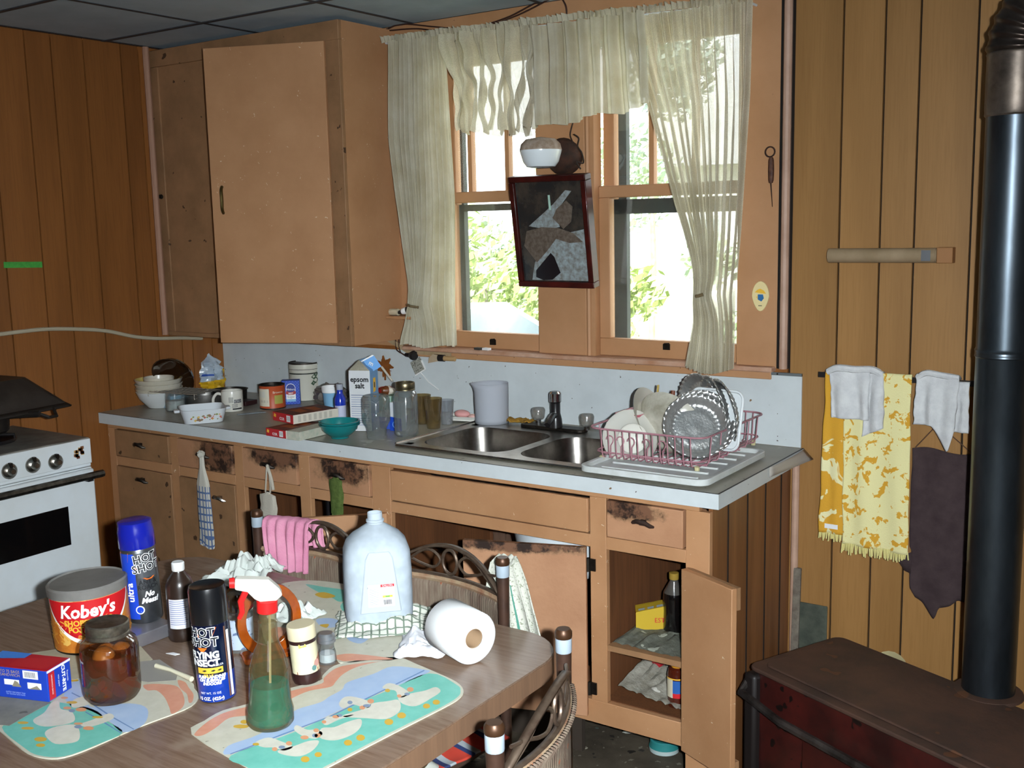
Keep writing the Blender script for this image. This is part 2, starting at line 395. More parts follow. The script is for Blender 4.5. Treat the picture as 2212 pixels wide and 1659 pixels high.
# sashes
PANE = clear('window_glass', 'fafdfc', .15, .02, .02, 'f6f8f6')
STORM = mat('black_storm_frame', '1a2022', .6, var='2c3836', sc=12)
def window(n, x0, x1, munt, stile_l, stile_r):
    w = ST('window_%d' % n); y0, y1 = .03, .065
    s1 = MB(); s1.box(x0, x1, y0, y1, 1.166, 1.226); s1.box(x0, x0+stile_l, y0, y1, 1.226, 1.705); s1.box(x1-stile_r, x1, y0, y1, 1.226, 1.705); s1.box(x0, x1, y0, y1, 1.705, 1.745)
    s1.build('lower_sash', PEACH_W, w, bevel=.003)
    s2 = MB(); s2.box(x0, x0+stile_l, y1, y1+.035, 1.70, 2.245); s2.box(x1-stile_r, x1, y1, y1+.035, 1.70, 2.245); s2.box(x0, x1, y1, y1+.035, 2.2, 2.245); s2.box(x0, x1, y1, y1+.03, 1.712, 1.742)
    s2.build('upper_sash', PEACH_W, w, bevel=.003)
    for x in munt: MB().box(x-.009, x+.009, y1+.004, y1+.03, 1.74, 2.2).build('muntin', PEACH_W, w)
    MB().box(x0+.01, x1-.01, .046, .049, 1.22, 1.71).build('pane', PANE, w, smooth=0)
    MB().box(x0+.01, x1-.01, .082, .085, 1.73, 2.21).build('pane', PANE, w, smooth=0)
    st = MB(); a = .045
    st.box(x0+.0, x0+(.02 if n == 1 else a+.012), .125, .15, 1.17, 2.24); st.box(x1-a, x1, .125, .15, 1.17, 2.24); st.box(x0, x1, .125, .15, 1.675 if n == 1 else 1.65, 1.70); st.box(x0, x1, .125, .15, 1.17, 1.20)
    st.build('storm_frame', STORM, w)
    return w
w1 = window(1, -2.50, -2.070, [-2.405, -2.238], .03, .012)
w2 = window(2, -1.836, -1.320, [-1.655, -1.50], .042, .012)
for px, py, w in ((1065, 738, w1), (1440, 748, w2)):
    p = ay(px, py, .028); MB().box(p.x-.012, p.x+.012, .024, .031, p.z-.012, p.z+.008).tube([(p.x-.008, .026, p.z+.008), (p.x+.012, .02, p.z+.01)], .003, 6).build('sash_lift', GUN, w)
# ================================================================ OUTSIDE
gr = MB().sheet(lambda u, v: (-40+60*u, .4+40*v, -.55+.25*noise.noise((u*6, v*6, 0))), 24, 16).build('ground', mat('pale_gravel_and_grass', 'b9bba0', .9, var='7e8a5c', sc=3), kind='structure')
def tree(name, label, x, y, h, wd_, n, seed, hexa, hexb, low=.25, grp=None):
    r = random.Random(seed); t = T(name, label, 'tree', (x, y, -.5), 0, grp)
    MB().tube([(0, 0, 0), (.05, 0, h*.3), (-.04, .05, h*.7)], [.05, .04, .02], 8).build('trunk', mat('bark', '8f8676', .9, var='6a6256', sc=12, bump=.4), t)
    blobs = [(r.uniform(-1, 1)*wd_*.5, r.uniform(-1, 1)*wd_*.4, h*(low+(1-low)*r.random())) for _ in range(9)]
    mb = MB()
    for _ in range(n):
        b = r.choice(blobs); d = Vector((r.gauss(0, 1), r.gauss(0, 1), r.gauss(0, 1))).normalized()*r.random()**.4*wd_*.33
        c = Vector(b)+d; s = r.uniform(.04, .085); a = Vector((r.gauss(0, 1), r.gauss(0, 1), r.gauss(0, 1))).normalized(); e = a.orthogonal().normalized(); g = a.cross(e)
        mb.add([c-e*s, c-g*s*.5, c+e*s, c+g*s*.5], [(0, 1, 2, 3)], r.randint(0, 1))
    mb.build('foliage', [mat('leaf_'+hexa, hexa, .6), mat('leaf_'+hexb, hexb, .6)], t, smooth=0, kind='stuff')
tree('leafy_tree', 'yellow-green leafy tree outside the left window, nearest the middle of its pane', -6.4, 5.7, 2.1, 1.9, 4200, 3, 'a8b878', '8fa463', .1)
tree('leafy_tree', 'grey-green tree outside the left window beside the picture frame', -8.5, 10.2, 3.4, 2.4, 4600, 4, '8fa08c', 'a3b090', .1)
tree('leafy_tree', 'green tree behind the left curtain outside', -11.6, 7.0, 2.7, 1.8, 3000, 5, '93a070', 'b0b884', .1)
tree('tall_tree', 'tall grey-blue tree seen at the top left of the right window', -6.3, 9.2, 5.4, 1.3, 3600, 6, '8d9c98', '75857c', .55)
tree('garden_bush', 'low bush outside the lower left of the right window', -4.75, 5.9, 1.5, .8, 1600, 7, 'a6b66c', '8fa05e', .1)
tree('garden_bush', 'grey-green bush outside beside the right curtain tie', -3.9, 6.6, 1.75, .9, 1800, 8, '96a88e', 'aab893', .15)
# car
cr = T('parked_car', 'white car parked outside below the left window', 'car', (-5.9, 3.5, -.5), R(6))
carp = mat('white_car_paint', 'f0f0f0', .3, coat=.5)
sec = [(-2.1, .45, .75), (-1.9, .35, .95), (-.9, .3, 1.06), (-.3, .3, 1.42), (.8, .3, 1.46), (1.5, .3, 1.10), (2.1, .35, 1.02), (2.2, .45, .7)]
MB().sheet(lambda u, v: (lambda s: (s[0], (-.82 if v < .34 else .82)*(1-.12*(abs(v-.5) < .17)), s[1] if v in (0, 1) else s[2]))(sec[min(7, int(round(u*7)))]), 7, 3).build('body', carp, cr, solid=.02)
MB().poly([(-.86, -.6, 1.09), (-.86, .6, 1.09), (-.34, .55, 1.40), (-.34, -.55, 1.40)]).poly([(.86, -.55, 1.46), (.86, .55, 1.46), (1.42, .6, 1.15), (1.42, -.6, 1.15)]).build('windscreen', mat('car_glass', '5e6a70', .1, coat=1), cr, smooth=0, solid=.01)
whl = MB()
for sx in (-1.35, 1.35):
    for sy in (-.8, .8):
        MB(Matrix.Translation((sx, sy, .32)) @ Matrix.Rotation(R(90), 4, 'X')).lathe([(0, -.1), (.3, -.1), (.32, -.06), (.32, .06), (.3, .1), (0, .1)], 20).build('wheel', mat('tyre', '2a2a2a', .8), cr)
nb = T('neighbour_house', 'white clapboard house beyond the right window', 'building', (-6.2, 13.5, -.5))
MB().box(-2.2, 2.6, 0, 4, 0, 3.0).build('wall', mat('white_clapboard', 'f2f2ee', .7), nb)
MB().add([(-2.5, -.3, 3), (2.9, -.3, 3), (2.9, 4.3, 3), (-2.5, 4.3, 3), (-2.5, 2, 4.4), (2.9, 2, 4.4)], [(0, 1, 5, 4), (1, 2, 5), (2, 3, 4, 5), (3, 0, 4), (0, 3, 2, 1)]).build('roof', mat('grey_shingle', 'a6a8a8', .8), nb, smooth=0)
for x in (-1.3, .2, 1.7):
    fr = MB().box(x-.4, x+.4, -.04, -.001, 1.1, 2.2).build('window', mat('house_window_frame', 'e0e4e4', .6), nb); MB().box(x-.33, x+.33, -.05, -.041, 1.17, 2.13).build('pane', mat('house_pane', 'b9c4c6', .2), fr)
# ================================================================ UPPER CABINET
uc = T('wall_cabinet', 'tall peach painted wall cabinet in the corner, its wide door ajar', 'cabinet', (-3.22, -.15, 1.19))
b = MB(); CX0, CX1, CY, CB, CT = XL+.001, -2.70, -.29, 1.19, 2.352
b.box(CX1-.02, CX1, CY+.0122, -.001, CB, CT); b.box(CX0, CX0+.015, CY+.0122, -.001, CB, CT); b.box(CX0+.015, CX1-.02, CY+.0122, -.001, CB+.001, CB+.02); b.box(CX0+.015, CX1-.02, CY+.0122, -.001, CT-.02, CT-.001)
b.build('body', PEACH, uc, world=True)
b = MB(); b.box(CX0, CX1, CY-.004, CY+.012, 2.285, CT); b.box(-2.775, CX1, CY-.004, CY+.012, CB+.018, 2.285); b.box(CX0, -3.70, CY-.004, CY+.012, CB+.018, 2.285); b.box(-3.405, -3.37, CY-.004, CY+.012, CB+.018, 2.285)
b.box(CX0, CX1, CY-.004, CY+.012, CB, CB+.018)
b.build('face_frame', PEACH_D, uc, world=True, bevel=.002)
MB().box(-3.70, -3.405, CY+.002, CY+.016, CB+.018, 2.285).build('door', PEACH_D, uc, world=True, label='dim inner door at the left of the cabinet')
kp = ay(352, 425, CY); MB(Matrix.Translation(kp) @ Matrix.Rotation(R(90), 4, 'X')).lathe([(0, .018), (.008, .016), (.010, .008), (.004, -.002)], 10).build('knob', GUN, uc, world=True)
hx, hy = -2.752, CY-.016; fx, fy = -3.190, -.478
L = math.hypot(fx-hx, fy-hy); ang = math.atan2(fy-hy, fx-hx)
dm = Matrix.Translation((hx, hy, 0)) @ Matrix.Rotation(ang, 4, 'Z')
d = MB(dm).box(0, L, 0, .016, 1.203, 2.280).build('door', PEACH, uc, world=True, bevel=.002, label='wide flush door, swung ajar')
hm = MB(dm); hp = smooth_pts([(L-.045, .017, 1.685), (L-.05, .035, 1.70), (L-.053, .040, 1.735), (L-.05, .035, 1.77), (L-.045, .017, 1.785)], 4)
hm.tube(hp, [.004]+[.006]*(len(hp)-2)+[.004], 6).build('handle', mat('antique_brass', '5e5230', .4, .9), d, world=True)
for z in (2.17, 1.73, 1.33):
    h = MB(); h.box(hx-.03, hx-.004, hy-.0055-.012, hy-.014, z-.02, z+.02); h.box(hx+.004, hx+.03, CY-.007, CY-.0045, z-.025, z+.025); h.tube([(hx, hy-.008, z-.022), (hx, hy-.008, z+.022)], .0045, 6)
    h.build('hinge', PEACH_D, uc, world=True)
# ================================================================ BASE CABINET
FY = -.62; KX = -1.135
bc = T('base_cabinet', 'long peach painted base cabinet under the worktop with drawers and hanging doors', 'cabinet', (-2.4, -.3, 0))
fz0, fz1 = .165, .872
b = MB()
def rail(x0, x1, z0, z1): b.box(x0, x1, FY, FY+.02, z0, z1)
rail(XL+.002, KX-.03, .85, fz1)                    # top rail
rail(XL+.002, -1.145, fz0, .235)                   # bottom rail
stiles = [(XL+.002, -3.70), (-3.36, -3.315), (-3.0, -2.955), (-2.67, -2.62), (-2.335, -2.255), (-1.505, -1.452), (-1.205, KX)]
for a, c in stiles: rail(a, c, .235 if c != KX else 0, .85)
for (a, c) in zip(stiles, stiles[1:]): rail(a[1], c[0], .70, .737)
b.build('face_frame', PEACH, bc, world=True, bevel=.0015)
b = MB()
b.box(KX-.012, KX, FY+.02, -.002, .0, fz1)
b.build('side_panel', VENEER, bc, world=True)
for yy in (-.50, -.36, -.22, -.09): MB().box(KX, KX+.0022, yy, yy+.006, .02, fz1).build('groove_strip', GAP, bc, world=True)
b = MB(); b.box(XL+.002, KX-.012, -.02, -.003, .2, fz1); b.box(XL+.002, KX-.012, FY+.02, -.02, .225, .237)
for x in (-3.33, -2.3, -1.478): b.box(x-.008, x+.008, FY+.02, -.02, .237, .86)
b.build('carcass', ringwood('cupboard_wood', '7a4c2c', '4e2e1a', 3, .7), bc, world=True)
b = MB(); b.box(-1.452, -1.147, FY+.004, -.02, .395, .412); b.build('shelf', PEACH_D, bc, world=True)
b = MB()
for i in range(13): b.box(-2.255+i*.058, -2.2+i*.058, -.05, -.03, .24, .85)
b.build('back_board', ringwood('grey_board', '6a5040', '3c2a20', 3, .8), bc, world=True)
MB().box(-1.2, -1.15, FY+.002, FY+.03, 0, .165).build('leg', PEACH_D, bc, world=True)
MB().box(-3.7, -1.6, -.52, -.50, 0, .17).build('toe_board', mat('dark_toe_board', '3a3028', .8), bc, world=True)
# bin-pull handle
def pull(px, parent, x, z, m=None):
    k = MB(); pts = [(x-.034, FY-.012, z), (x-.026, FY-.020, z+.004), (x-.012, FY-.026, z+.010), (x, FY-.030, z+.010), (x+.012, FY-.026, z+.008), (x+.026, FY-.020, z-.001), (x+.034, FY-.012, z-.004)]
    k.tube(pts, [.003, .006, .007, .007, .007, .006, .003], 6); k.box(x-.008, x+.008, FY-.02, FY-.006, z-.002, z+.012); return k.build('handle', m or GUN, parent, world=True)
def worn_front(name, cx, cz, rr, amt=.5):
    def ex(t, c, v):
        tc = nd(t, 'ShaderNodeVectorMath', operation='SUBTRACT'); t.links.new(v, tc.inputs[0]); tc.inputs[1].default_value = (cx, 0, cz)
        sc_ = nd(t, 'ShaderNodeVectorMath', operation='MULTIPLY'); t.links.new(tc.outputs[0], sc_.inputs[0]); sc_.inputs[1].default_value = (1/rr[0], 0, 1/rr[1])
        ln = nd(t, 'ShaderNodeVectorMath', operation='LENGTH'); t.links.new(sc_.outputs[0], ln.inputs[0])
        f = noi(t, v, 24, 6, .75); m = nd(t, 'ShaderNodeMath', operation='MULTIPLY_ADD'); t.links.new(f, m.inputs[0]); m.inputs[1].default_value = -1.6; t.links.new(ln.outputs['Value'], m.inputs[2])
        k = ramp(t, m.outputs[0], .18, .0); dk = mixc(t, ramp(t, noi(t, v, 26, 4, .65), .42, .56), lin('2a1a12'), lin('74503a'))
        k2 = ramp(t, m.outputs[0], .42, .1); c = mixc(t, k2, c, lin('8a684c')); return mixc(t, k, c, dk)
    return mat(name, 'b98a68', .6, var='a97a5a', sc=6, bump=.25, bsc=60, extra=ex)
drw = [(-3.697, -3.362, None, None), (-3.312, -3.003, (.23, .0), (.12, .07)), (-2.952, -2.673, (.17, .03), (.13, .045)), (-2.617, -2.338, (.15, .02), (.11, .05)), (-1.449, -1.208, (.06, .03), (.11, .03))]
for i, (x0, x1, wc, wr_) in enumerate(drw):
    mm = PEACH_D if wc is None else worn_front('worn_drawer_%d' % i, x0+wc[0]+2.4, .80+wc[1], wr_)
    d = MB().box(x0+.003, x1-.003, FY-.006, FY+.016, .740, .847).box(x0+.02, x1-.02, FY+.016, -.1, .75, .83).build('drawer', mm, bc, world=True, bevel=.002)
    pull(0, d, (x0+x1)/2, .795, RUST if i == 4 else GUN)
# false front under the sink
MB().box(-2.25, -1.51, FY-.004, FY+.01, .742, .842).build('false_front', PEACH, bc, world=True, bevel=.002)
# doors
def hinge(parent, x, z, y=FY, m=None):
    h = MB(); h.box(x-.026, x-.005, y-.012, y-.008, z-.018, z+.018); h.box(x+.005, x+.022, y-.006, y-.001, z-.018, z+.018); h.tube([(x, y-.008, z-.02), (x, y-.008, z+.02)], .006, 6)
    return h.build('hinge', m or GUN, parent, world=True)
d = MB().box(-3.698, -3.362, FY-.006, FY+.01, .235, .698).build('door', PEACH_D, bc, world=True, bevel=.002); pull(0, d, -3.53, .655)
d = MB().box(-3.313, -3.002, FY-.006, FY+.01, .235, .698).build('door', PEACH_D, bc, world=True, bevel=.002); pull(0, d, -3.08, .64, STEEL)
def door(hx, fx, fy, z0, z1, th=.018, name='door', m=PEACH, label=None, flip=1):
    L = math.hypot(fx-hx, fy-(FY-.006)); a = math.atan2(fy-(FY-.006), fx-hx)
    M = Matrix.Translation((hx, FY-.006, 0)) @ Matrix.Rotation(a, 4, 'Z'); lo, hi = (0, th) if flip > 0 else (-th, 0)
    return MB(M).box(0, L, lo, hi, z0, z1).build('door', m, bc, world=True, bevel=.002, label=label), M, L
dL, M, L = door(-2.27, -2.555, -.885, .24, .700, label='door hanging wide open behind the woven chair')
dS, M, L = door(-1.512, -1.866, -.742, .19, .703, m=worn_front('worn_sink_door', -1.72+2.4, .70, (.22, .025)), label='door under the sink, slightly ajar')
for z in (.648, .272): hinge(dS, -1.508, z)
dR, M, L = door(-1.200, -1.018, -.712, .165, .690, m=PEACH, label='narrow end door standing open', flip=-1)
k = MB(M); k.box(.0, L, .0, .012, .63, .69).build('batten', PEACH_D, dR, world=True); MB(M).box(.0, L, .0, .012, .165, .215).build('batten', PEACH_D, dR, world=True)
for za in (.55, .245): MB(M).box(.02, .05, .0, .006, za, za+.07).build('hinge_leaf', mat('bare_hinge_wood', '9a7a54', .6), dR, world=True)
kk = MB(M); kk.tube([(L-.03, .004, .40), (L-.026, .022, .39), (L-.03, .004, .37)], .004, 6); kk.build('catch', GUN, dR, world=True)

# shadowed pipework seen between the drawer frame and the open door
MB().tube([(-2.70, -.5, .69), (-2.66, -.5, .685), (-2.645, -.5, .66), (-2.64, -.5, .4)], .018, 8).build('drain_brace', BLK_E, bc, world=True)
# white bucket rim showing over the sink door
bk = T('white_basin', 'white enamel basin under the sink, showing above the ajar cupboard door', 'basin', (-1.72, -.40, .237))
MB().lathe([(0, .30), (.10, .30), (.15, .36), (.165, .455), (.175, .458), (.17, .45), (.155, .35), (.10, .29), (0, .29)], 28).build('bowl', WHITE_E, bk)
MB().lathe([(0, 0), (.09, 0), (.09, .01), (.03, .03), (.025, .27), (.08, .295), (0, .295)], 16).build('stand', GUN, bk)
# ================================================================ WORKTOP
wt = T('worktop', 'long worktop of speckled grey-white laminate with a pale edge band', 'worktop', (-2.4, -.3, .873))
SX0, SX1, SY0, SY1 = -2.235, -1.45, -.585, -.115     # sink cut-out
b = MB()
for x0, x1, y0, y1 in ((XL+.002, SX0, -.655, -.004), (SX1, -1.098, -.655, -.004), (SX0, SX1, -.655, SY0), (SX0, SX1, SY1, -.004)): b.box(x0, x1, y0, y1, .875, .9155)
b.build('top', mat('worktop_laminate', 'aaa69b', .3, var='938e7e', sc=5, spots=[('5a5242', 40, .72), ('c0bcb0', 12, .68)]), wt, world=True, smooth=0)
MB().box(XL+.002, -1.094, -.6575, -.6552, .873, .9145).box(-1.0978, -1.094, -.6552, -.004, .873, .9145).build('front_edge', LAM, wt, world=True, smooth=0)
MB().box(XL+.002, -1.094, -.6578, -.6552, .9146, .9158).box(-1.0978, -1.0935, -.6552, -.004, .9146, .9158).build('seam_line', mat('black_seam', '1d1d1f', .5), wt, world=True, smooth=0)
e2 = MB().sheet(lambda u, v: (-1.092+.008*math.sin(u*3)+.03*u*u*v, -.30+.29*u, .915-.03*v-.0*u), 10, 3).build('loose_edge_strip', mat('peeling_edge_band', 'a9a29a', .5), wt, world=True, solid=.0015)
bs = T('splashback', 'speckled pale blue-grey laminate splashback with a metal cap strip', 'splashback', (-2.4, -.01, .916))
MB().box(XL+.002, -1.103, -.007, -.001, .9165, 1.146).build('panel', LAM, bs, world=True, smooth=0)
MB().box(-2.63, -1.103, -.0105, -.001, 1.140, 1.149).build('cap_strip', mat('grey_metal_strip', '7d8488', .4, .6), bs, world=True)
k = MB()
for i in range(9):
    x = -2.5+i*.165; MB(Matrix.Translation((x, -.0108, 1.1445)) @ Matrix.Rotation(R(90), 4, 'X')).lathe([(0, .0015), (.0025, .001), (.003, 0)], 8).build('screw', GUN, bs, world=True)
# ================================================================ SINK
sk = T('double_sink', 'stainless steel double bowl sink set in the worktop', 'sink', (-1.85, -.36, .9165))
rim0, rim1 = .9165, .9215
def bowl_ring(x0, x1, y0, y1, r, z): return [(x, y, z) for x, y in rrect(x0, x1, y0, y1, r, 6)]
BW = [(-2.205, -1.865, -.545, -.205), (-1.825, -1.485, -.545, -.205)]
sb = MB()
# deck: strips around the two bowls
X0, X1, Y0, Y1 = -2.262, -1.425, -.600, -.095
for x0, x1, y0, y1 in ((X0+.03, X1-.03, Y0, -.545+.0), (X0+.03, X1-.03, -.205, Y1), (X0, -2.205, Y0+.03, Y1-.03), (-1.865, -1.825, -.545, -.205), (-1.485, X1, Y0+.03, Y1-.03)): sb.box(x0, x1, y0, y1, rim0, rim1)
for cx, cy, a in ((X0+.03, Y0+.03, 180), (X1-.03, Y0+.03, 270), (X1-.03, Y1-.03, 0), (X0+.03, Y1-.03, 90)):
    sb.prism([(cx, cy)]+[(cx+.03*math.cos(R(a+15*i)), cy+.03*math.sin(R(a+15*i))) for i in range(7)], rim0, rim1)
# rounded inner corners of the bowls
for (a, c, e, g) in BW:
    for cx, cy, sx, sy in ((a, e, 1, 1), (c, e, -1, 1), (c, g, -1, -1), (a, g, 1, -1)):
        rr = .075; ctr_ = (cx+sx*rr, cy+sy*rr); arc = [(ctr_[0]-sx*rr*math.cos(R(90*i/6)), ctr_[1]-sy*rr*math.sin(R(90*i/6))) for i in range(7)]
        sb.prism([(cx, cy)]+arc, rim0, rim1)
sb.build('rim', mat('satin_steel_rim', 'c9c6c0', .3, 1., var='a9a49c', sc=20), sk, world=True, smooth=30)
MB().tube([(X0+.02, Y0+.002, rim1), (X1-.02, Y0+.002, rim1)], .004, 6).tube([(X0+.002, Y0+.02, rim1), (X0+.002, Y1-.02, rim1)], .004, 6).build('rolled_edge', STEEL, sk, world=True)
for (a, c, e, g) in BW:
    b = MB(); rings = [(0, .0, rim1), (0.002, .004, rim1-.01), (.012, .012, rim1-.10), (.03, .03, rim1-.145), (.07, .05, rim1-.16), (.15, .03, rim1-.163)]
    pts = [bowl_ring(a+i, c-i, e+i, g-i, max(.016, .075-(.06 if i > .1 else 0)), z) for i, _, z in rings]; n = len(pts[0]); vs = [p for q_ in pts for p in q_]; fs = []
    for k in range(len(pts)-1):
        for i in range(n): fs.append((k*n+i, k*n+(i+1) % n, (k+1)*n+(i+1) % n, (k+1)*n+i))
    fs.append(tuple((len(pts)-1)*n+i for i in range(n)))
    b.add(vs, fs); bo = b.build('bowl', mat('sink_bowl_steel', '8f8a84', .28, 1., var='5b5650', sc=12, bump=.03), sk, world=True, smooth=60)
    MB().at(((a+c)/2, (e+g)/2, rim1-.162)).lathe([(0, .0), (.025, .0), (.04, .003), (.042, .0)], 16).build('drain', GUN, bo, world=True)
fc = T('faucet', 'black and chrome single spout faucet behind the double sink', 'faucet', (-1.93, -.13, rim1))
MB().prism(rrect(-.13, .13, -.028, .028, .025, 5), 0, .012).build('base_plate', GUN, fc, bevel=.003)
px = az(1212, 918, rim1+.012); lx = px.x+1.93
MB().at((lx, -.01, .01)).lathe([(.024, 0), (.022, .03), (.017, .05), (.017, .085), (.021, .09), (.021, .118), (.015, .125), (0, .125)], 16, [0, 0, 0, 0, 1, 1, 1]).build('spout', [BLK_E, CHROME], fc)
MB().tube(smooth_pts([(lx, -.01, .05), (lx+.02, -.06, .06), (lx+.035, -.10, .055), (lx+.04, -.125, .04)], 4), .011, 8).build('spout_arm', BLK_E, fc)
def kn(px_, py_, nm, lab):
    p = az(px_, py_, rim1+.012); h = MB().lathe([(.010, 0), (.010, .012), (.018, .014), (.022, .02), (.025, .045), (.021, .054), (0, .056)], 10, [1, 1, 0, 0, 0, 0])
    k = h.build('tap_handle', [clear('acrylic', 'f0ece6', .5, .1, .12), CHROME], fc); k.location = (p.x+1.93, p.y+.13, .011); return k
kn(1163, 913, '', ''); kn(1268, 928, '', '')
# ================================================================ CURTAINS
CUR = fabric('curtain_cloth', 'dcd6c2', .06, .35, var='c9c0a4', sc=9, weave=700)
SHEER = fabric('sheer_curtain_cloth', 'e2dcc9', .17, .42, var='cfc6ad', sc=8, weave=700)
def drape(Lp, Rp, zt, zb, y0, nf, amp, tie=None, nu=120, nv=60, seed=0, hem=.006, wob=.0, ampt=None):
    """cloth between a left and a right edge given as (z, x) lists; tie=(x, z, share) gathers the first share of its width"""
    def f(u, v):
        z = zt+(zb(u)-zt)*v if callable(zb) else zt+(zb-zt)*v
        l, r = pl(Lp, -z), pl(Rp, -z); x = l+(r-l)*u
        a = amp*(1 if ampt is None else (ampt+(1-ampt)*min(1, v*3)))
        ph = 2*math.pi*(nf*u+.35*noise.noise((u*5, seed, 0)))+.9*noise.noise((u*3+seed, v*1.6, 2))
        k = 1.
        if tie:
            tx, tz, sh = tie; d = abs(z-tz); g = math.exp(-(d/(.30 if z > tz else .10))**1.1)
            if u < sh:
                w = u/sh; span = (l+(r-l)*sh)-l; x0 = l+span*w; x = x0*(1-g)+(tx+(w-.5)*.05)*g
                k = 1-.15*g
            else:
                w = (u-sh)/(1-sh); xs = (l+(r-l)*sh)*(1-g)+(tx+.025)*g; x = xs+(r-xs)*w
        y = y0+a*k*math.sin(ph)+a*.45*math.sin(ph*2.3+seed)
        if tie and u < tie[2]: y -= .02*math.exp(-((z-tie[1])/.05)**2)
        if tie and z < tie[1] and u < tie[2]+.1: y -= .02*min(1, (tie[1]-z)/.12)
        return (x+wob*noise.noise((u*9, v*4, seed)), y, z)
    return f
def ruffle(x0, x1, z0, z1, y, h, n, seed):
    m = MB(); m.sheet(lambda u, v: (x0+(x1-x0)*u+.004*math.sin(u*n*7), y+.011*math.sin(2*math.pi*n*u+2*noise.noise((u*20, seed, 0)))*(.5+v), z0+(z1-z0)*u+h*v+.008*noise.noise((u*40, seed, v))*v), int(n*8), 3); return m
zr = lambda x: 2.317+(x+2.722)*(-.040/1.442)      # the sagging rod
rod = T('curtain_rod', 'thin white curtain rod sagging across both windows inside the gathered cloth', 'curtain rod', (-2.0, -.07, 2.28))
MB().tube([(-2.690, -.005, 2.298), (-2.690, -.05, 2.298), (-2.0, -.05, 2.279), (-1.265, -.05, 2.259), (-1.265, -.005, 2.259)], .004, 6).build('rod', WHITE_E, rod, world=True)
def curtain(name, label, mb, header, mt, loc, band=None, grp='net curtains of the double window'):
    t = T(name, label, 'curtain', loc, 0, grp); mb.build('cloth', mt, t, world=True, smooth=180)
    if header: header.build('gathered_heading', mt, t, world=True, smooth=180)
    if band: band.build('tie_band', mat('tie_cord', '6b5a3e', .7), t, world=True)
    return t
P_ = lambda px, py: (-ay(px, py, -.07).z, ay(px, py, -.07).x)
Ll = [P_(837, 110), P_(838, 300), P_(862, 560), P_(872, 660), P_(868, 748)]; Lr = [P_(962, 105), P_(966, 130), P_(984, 430), P_(985, 660), P_(987, 752)]
tp = ay(898, 660, -.09)
cl = MB().sheet(drape(Ll, Lr, 2.30, lambda u: 1.178+.006*math.sin(u*9), -.072, 12, .017, (tp.x, tp.z, .62), seed=1, ampt=.5), 200, 60)
bd = MB().tube([(tp.x-.026, -.108, tp.z+.004), (tp.x, -.122, tp.z), (tp.x+.028, -.108, tp.z-.005)], .005, 6)
curtain('left_curtain', 'long cream curtain panel on the left of the window, next to the wall cabinet', cl, ruffle(-2.695, -2.44, 2.296, 2.292, -.07, .022, 16, 1), CUR, (-2.6, -.07, 2.3), bd)
Rl = [P_(1345, 45), P_(1365, 150), P_(1392, 240), P_(1432, 450), P_(1478, 600), P_(1503, 650), P_(1506, 700), P_(1490, 790)]
Rr = [P_(1628, 0), P_(1622, 200), P_(1602, 500), P_(1590, 640), P_(1588, 730), P_(1586, 792)]
tq = ay(1522, 637, -.08)
cr_ = MB().sheet(drape(Rl, Rr, 2.262, lambda u: 1.165-.02*math.sin(3*u), -.078, 12, .019, (tq.x, tq.z, .72), seed=5, ampt=.5), 220, 70)
bd = MB().tube([(tq.x-.012, -.118, tq.z-.002), (tq.x, -.122, tq.z), (tq.x+.012, -.118, tq.z+.004)], .006, 6)
curtain('right_curtain', 'sheer cream curtain on the right of the window, knotted into a waist', cr_, ruffle(-1.70, -1.262, 2.272, 2.258, -.072, .022, 22, 2), SHEER, (-1.5, -.07, 2.26), bd)
Vl = [P_(952, 100), P_(985, 180), P_(990, 290)]; Vr = [P_(1165, 60), P_(1160, 130), P_(1150, 300)]
v1 = MB().sheet(drape(Vl, Vr, 2.29, lambda u: 1.955-.03*u+.012*math.sin(u*31), -.085, 9, .022, None, seed=9, wob=.03), 110, 30)
curtain('left_valance', 'short crumpled sheer valance with a frayed hem over the left window', v1, ruffle(-2.46, -2.02, 2.292, 2.279, -.08, .022, 22, 3), SHEER, (-2.2, -.08, 2.28))
Wl = [P_(1150, 60), P_(1158, 290)]; Wr = [P_(1400, 30), P_(1412, 245)]
v2 = MB().sheet(drape(Wl, Wr, 2.272, lambda u: 1.938+.045*u+.008*math.sin(u*14), -.098, 8, .018, None, seed=13), 110, 30)
curtain('middle_valance', 'short opaque cream valance hanging above the wall lamp between the windows', v2, ruffle(-2.06, -1.66, 2.280, 2.268, -.095, .022, 20, 4), CUR, (-1.85, -.09, 2.27))
# ================================================================ ON THE WALLS
# lamp
LY = -.14; lp = ay(1168, 330, LY)
la = T('wall_lamp', 'white glass globe wall lamp on a rusty iron cup between the windows', 'lamp', (lp.x, LY, lp.z))
MB().at((0, 0, 0)).lathe([(0, -.050), (.030, -.050), (.048, -.046), (.060, -.030), (.069, .0), (.071, .008), (.066, .028), (.050, .044), (.0, .052)], 28, [1, 1, 0, 0, 0, 2, 2, 2]).build('shade', [mat('opal_glass', 'dfe6ea', .2, coat=.4), clear('lamp_bottom_glass', 'e8ecec', .4, .08, .3), mat('dusty_opal_top', 'b3a396', .6, var='7d6650', sc=30)], la)
rb = MB(Matrix.Translation((.028, .10, -.01)) @ Matrix.Rotation(R(68), 4, 'X') @ Matrix.Rotation(R(12), 4, 'Y')).lathe([(0, -.035), (.045, -.035), (.058, -.028), (.060, 0), (.055, .03), (.035, .055), (0, .06)], 20).build('iron_cup', RUST, la)
MB().tube(smooth_pts([(.075, .09, .06), (.10, .08, .045), (.09, .09, .02), (.112, .08, -.005), (.105, .10, -.035), (.085, .09, -.03), (.10, .09, -.055)], 5), .0025, 6).build('flex', mat('cloth_flex', '2c2018', .7), la)
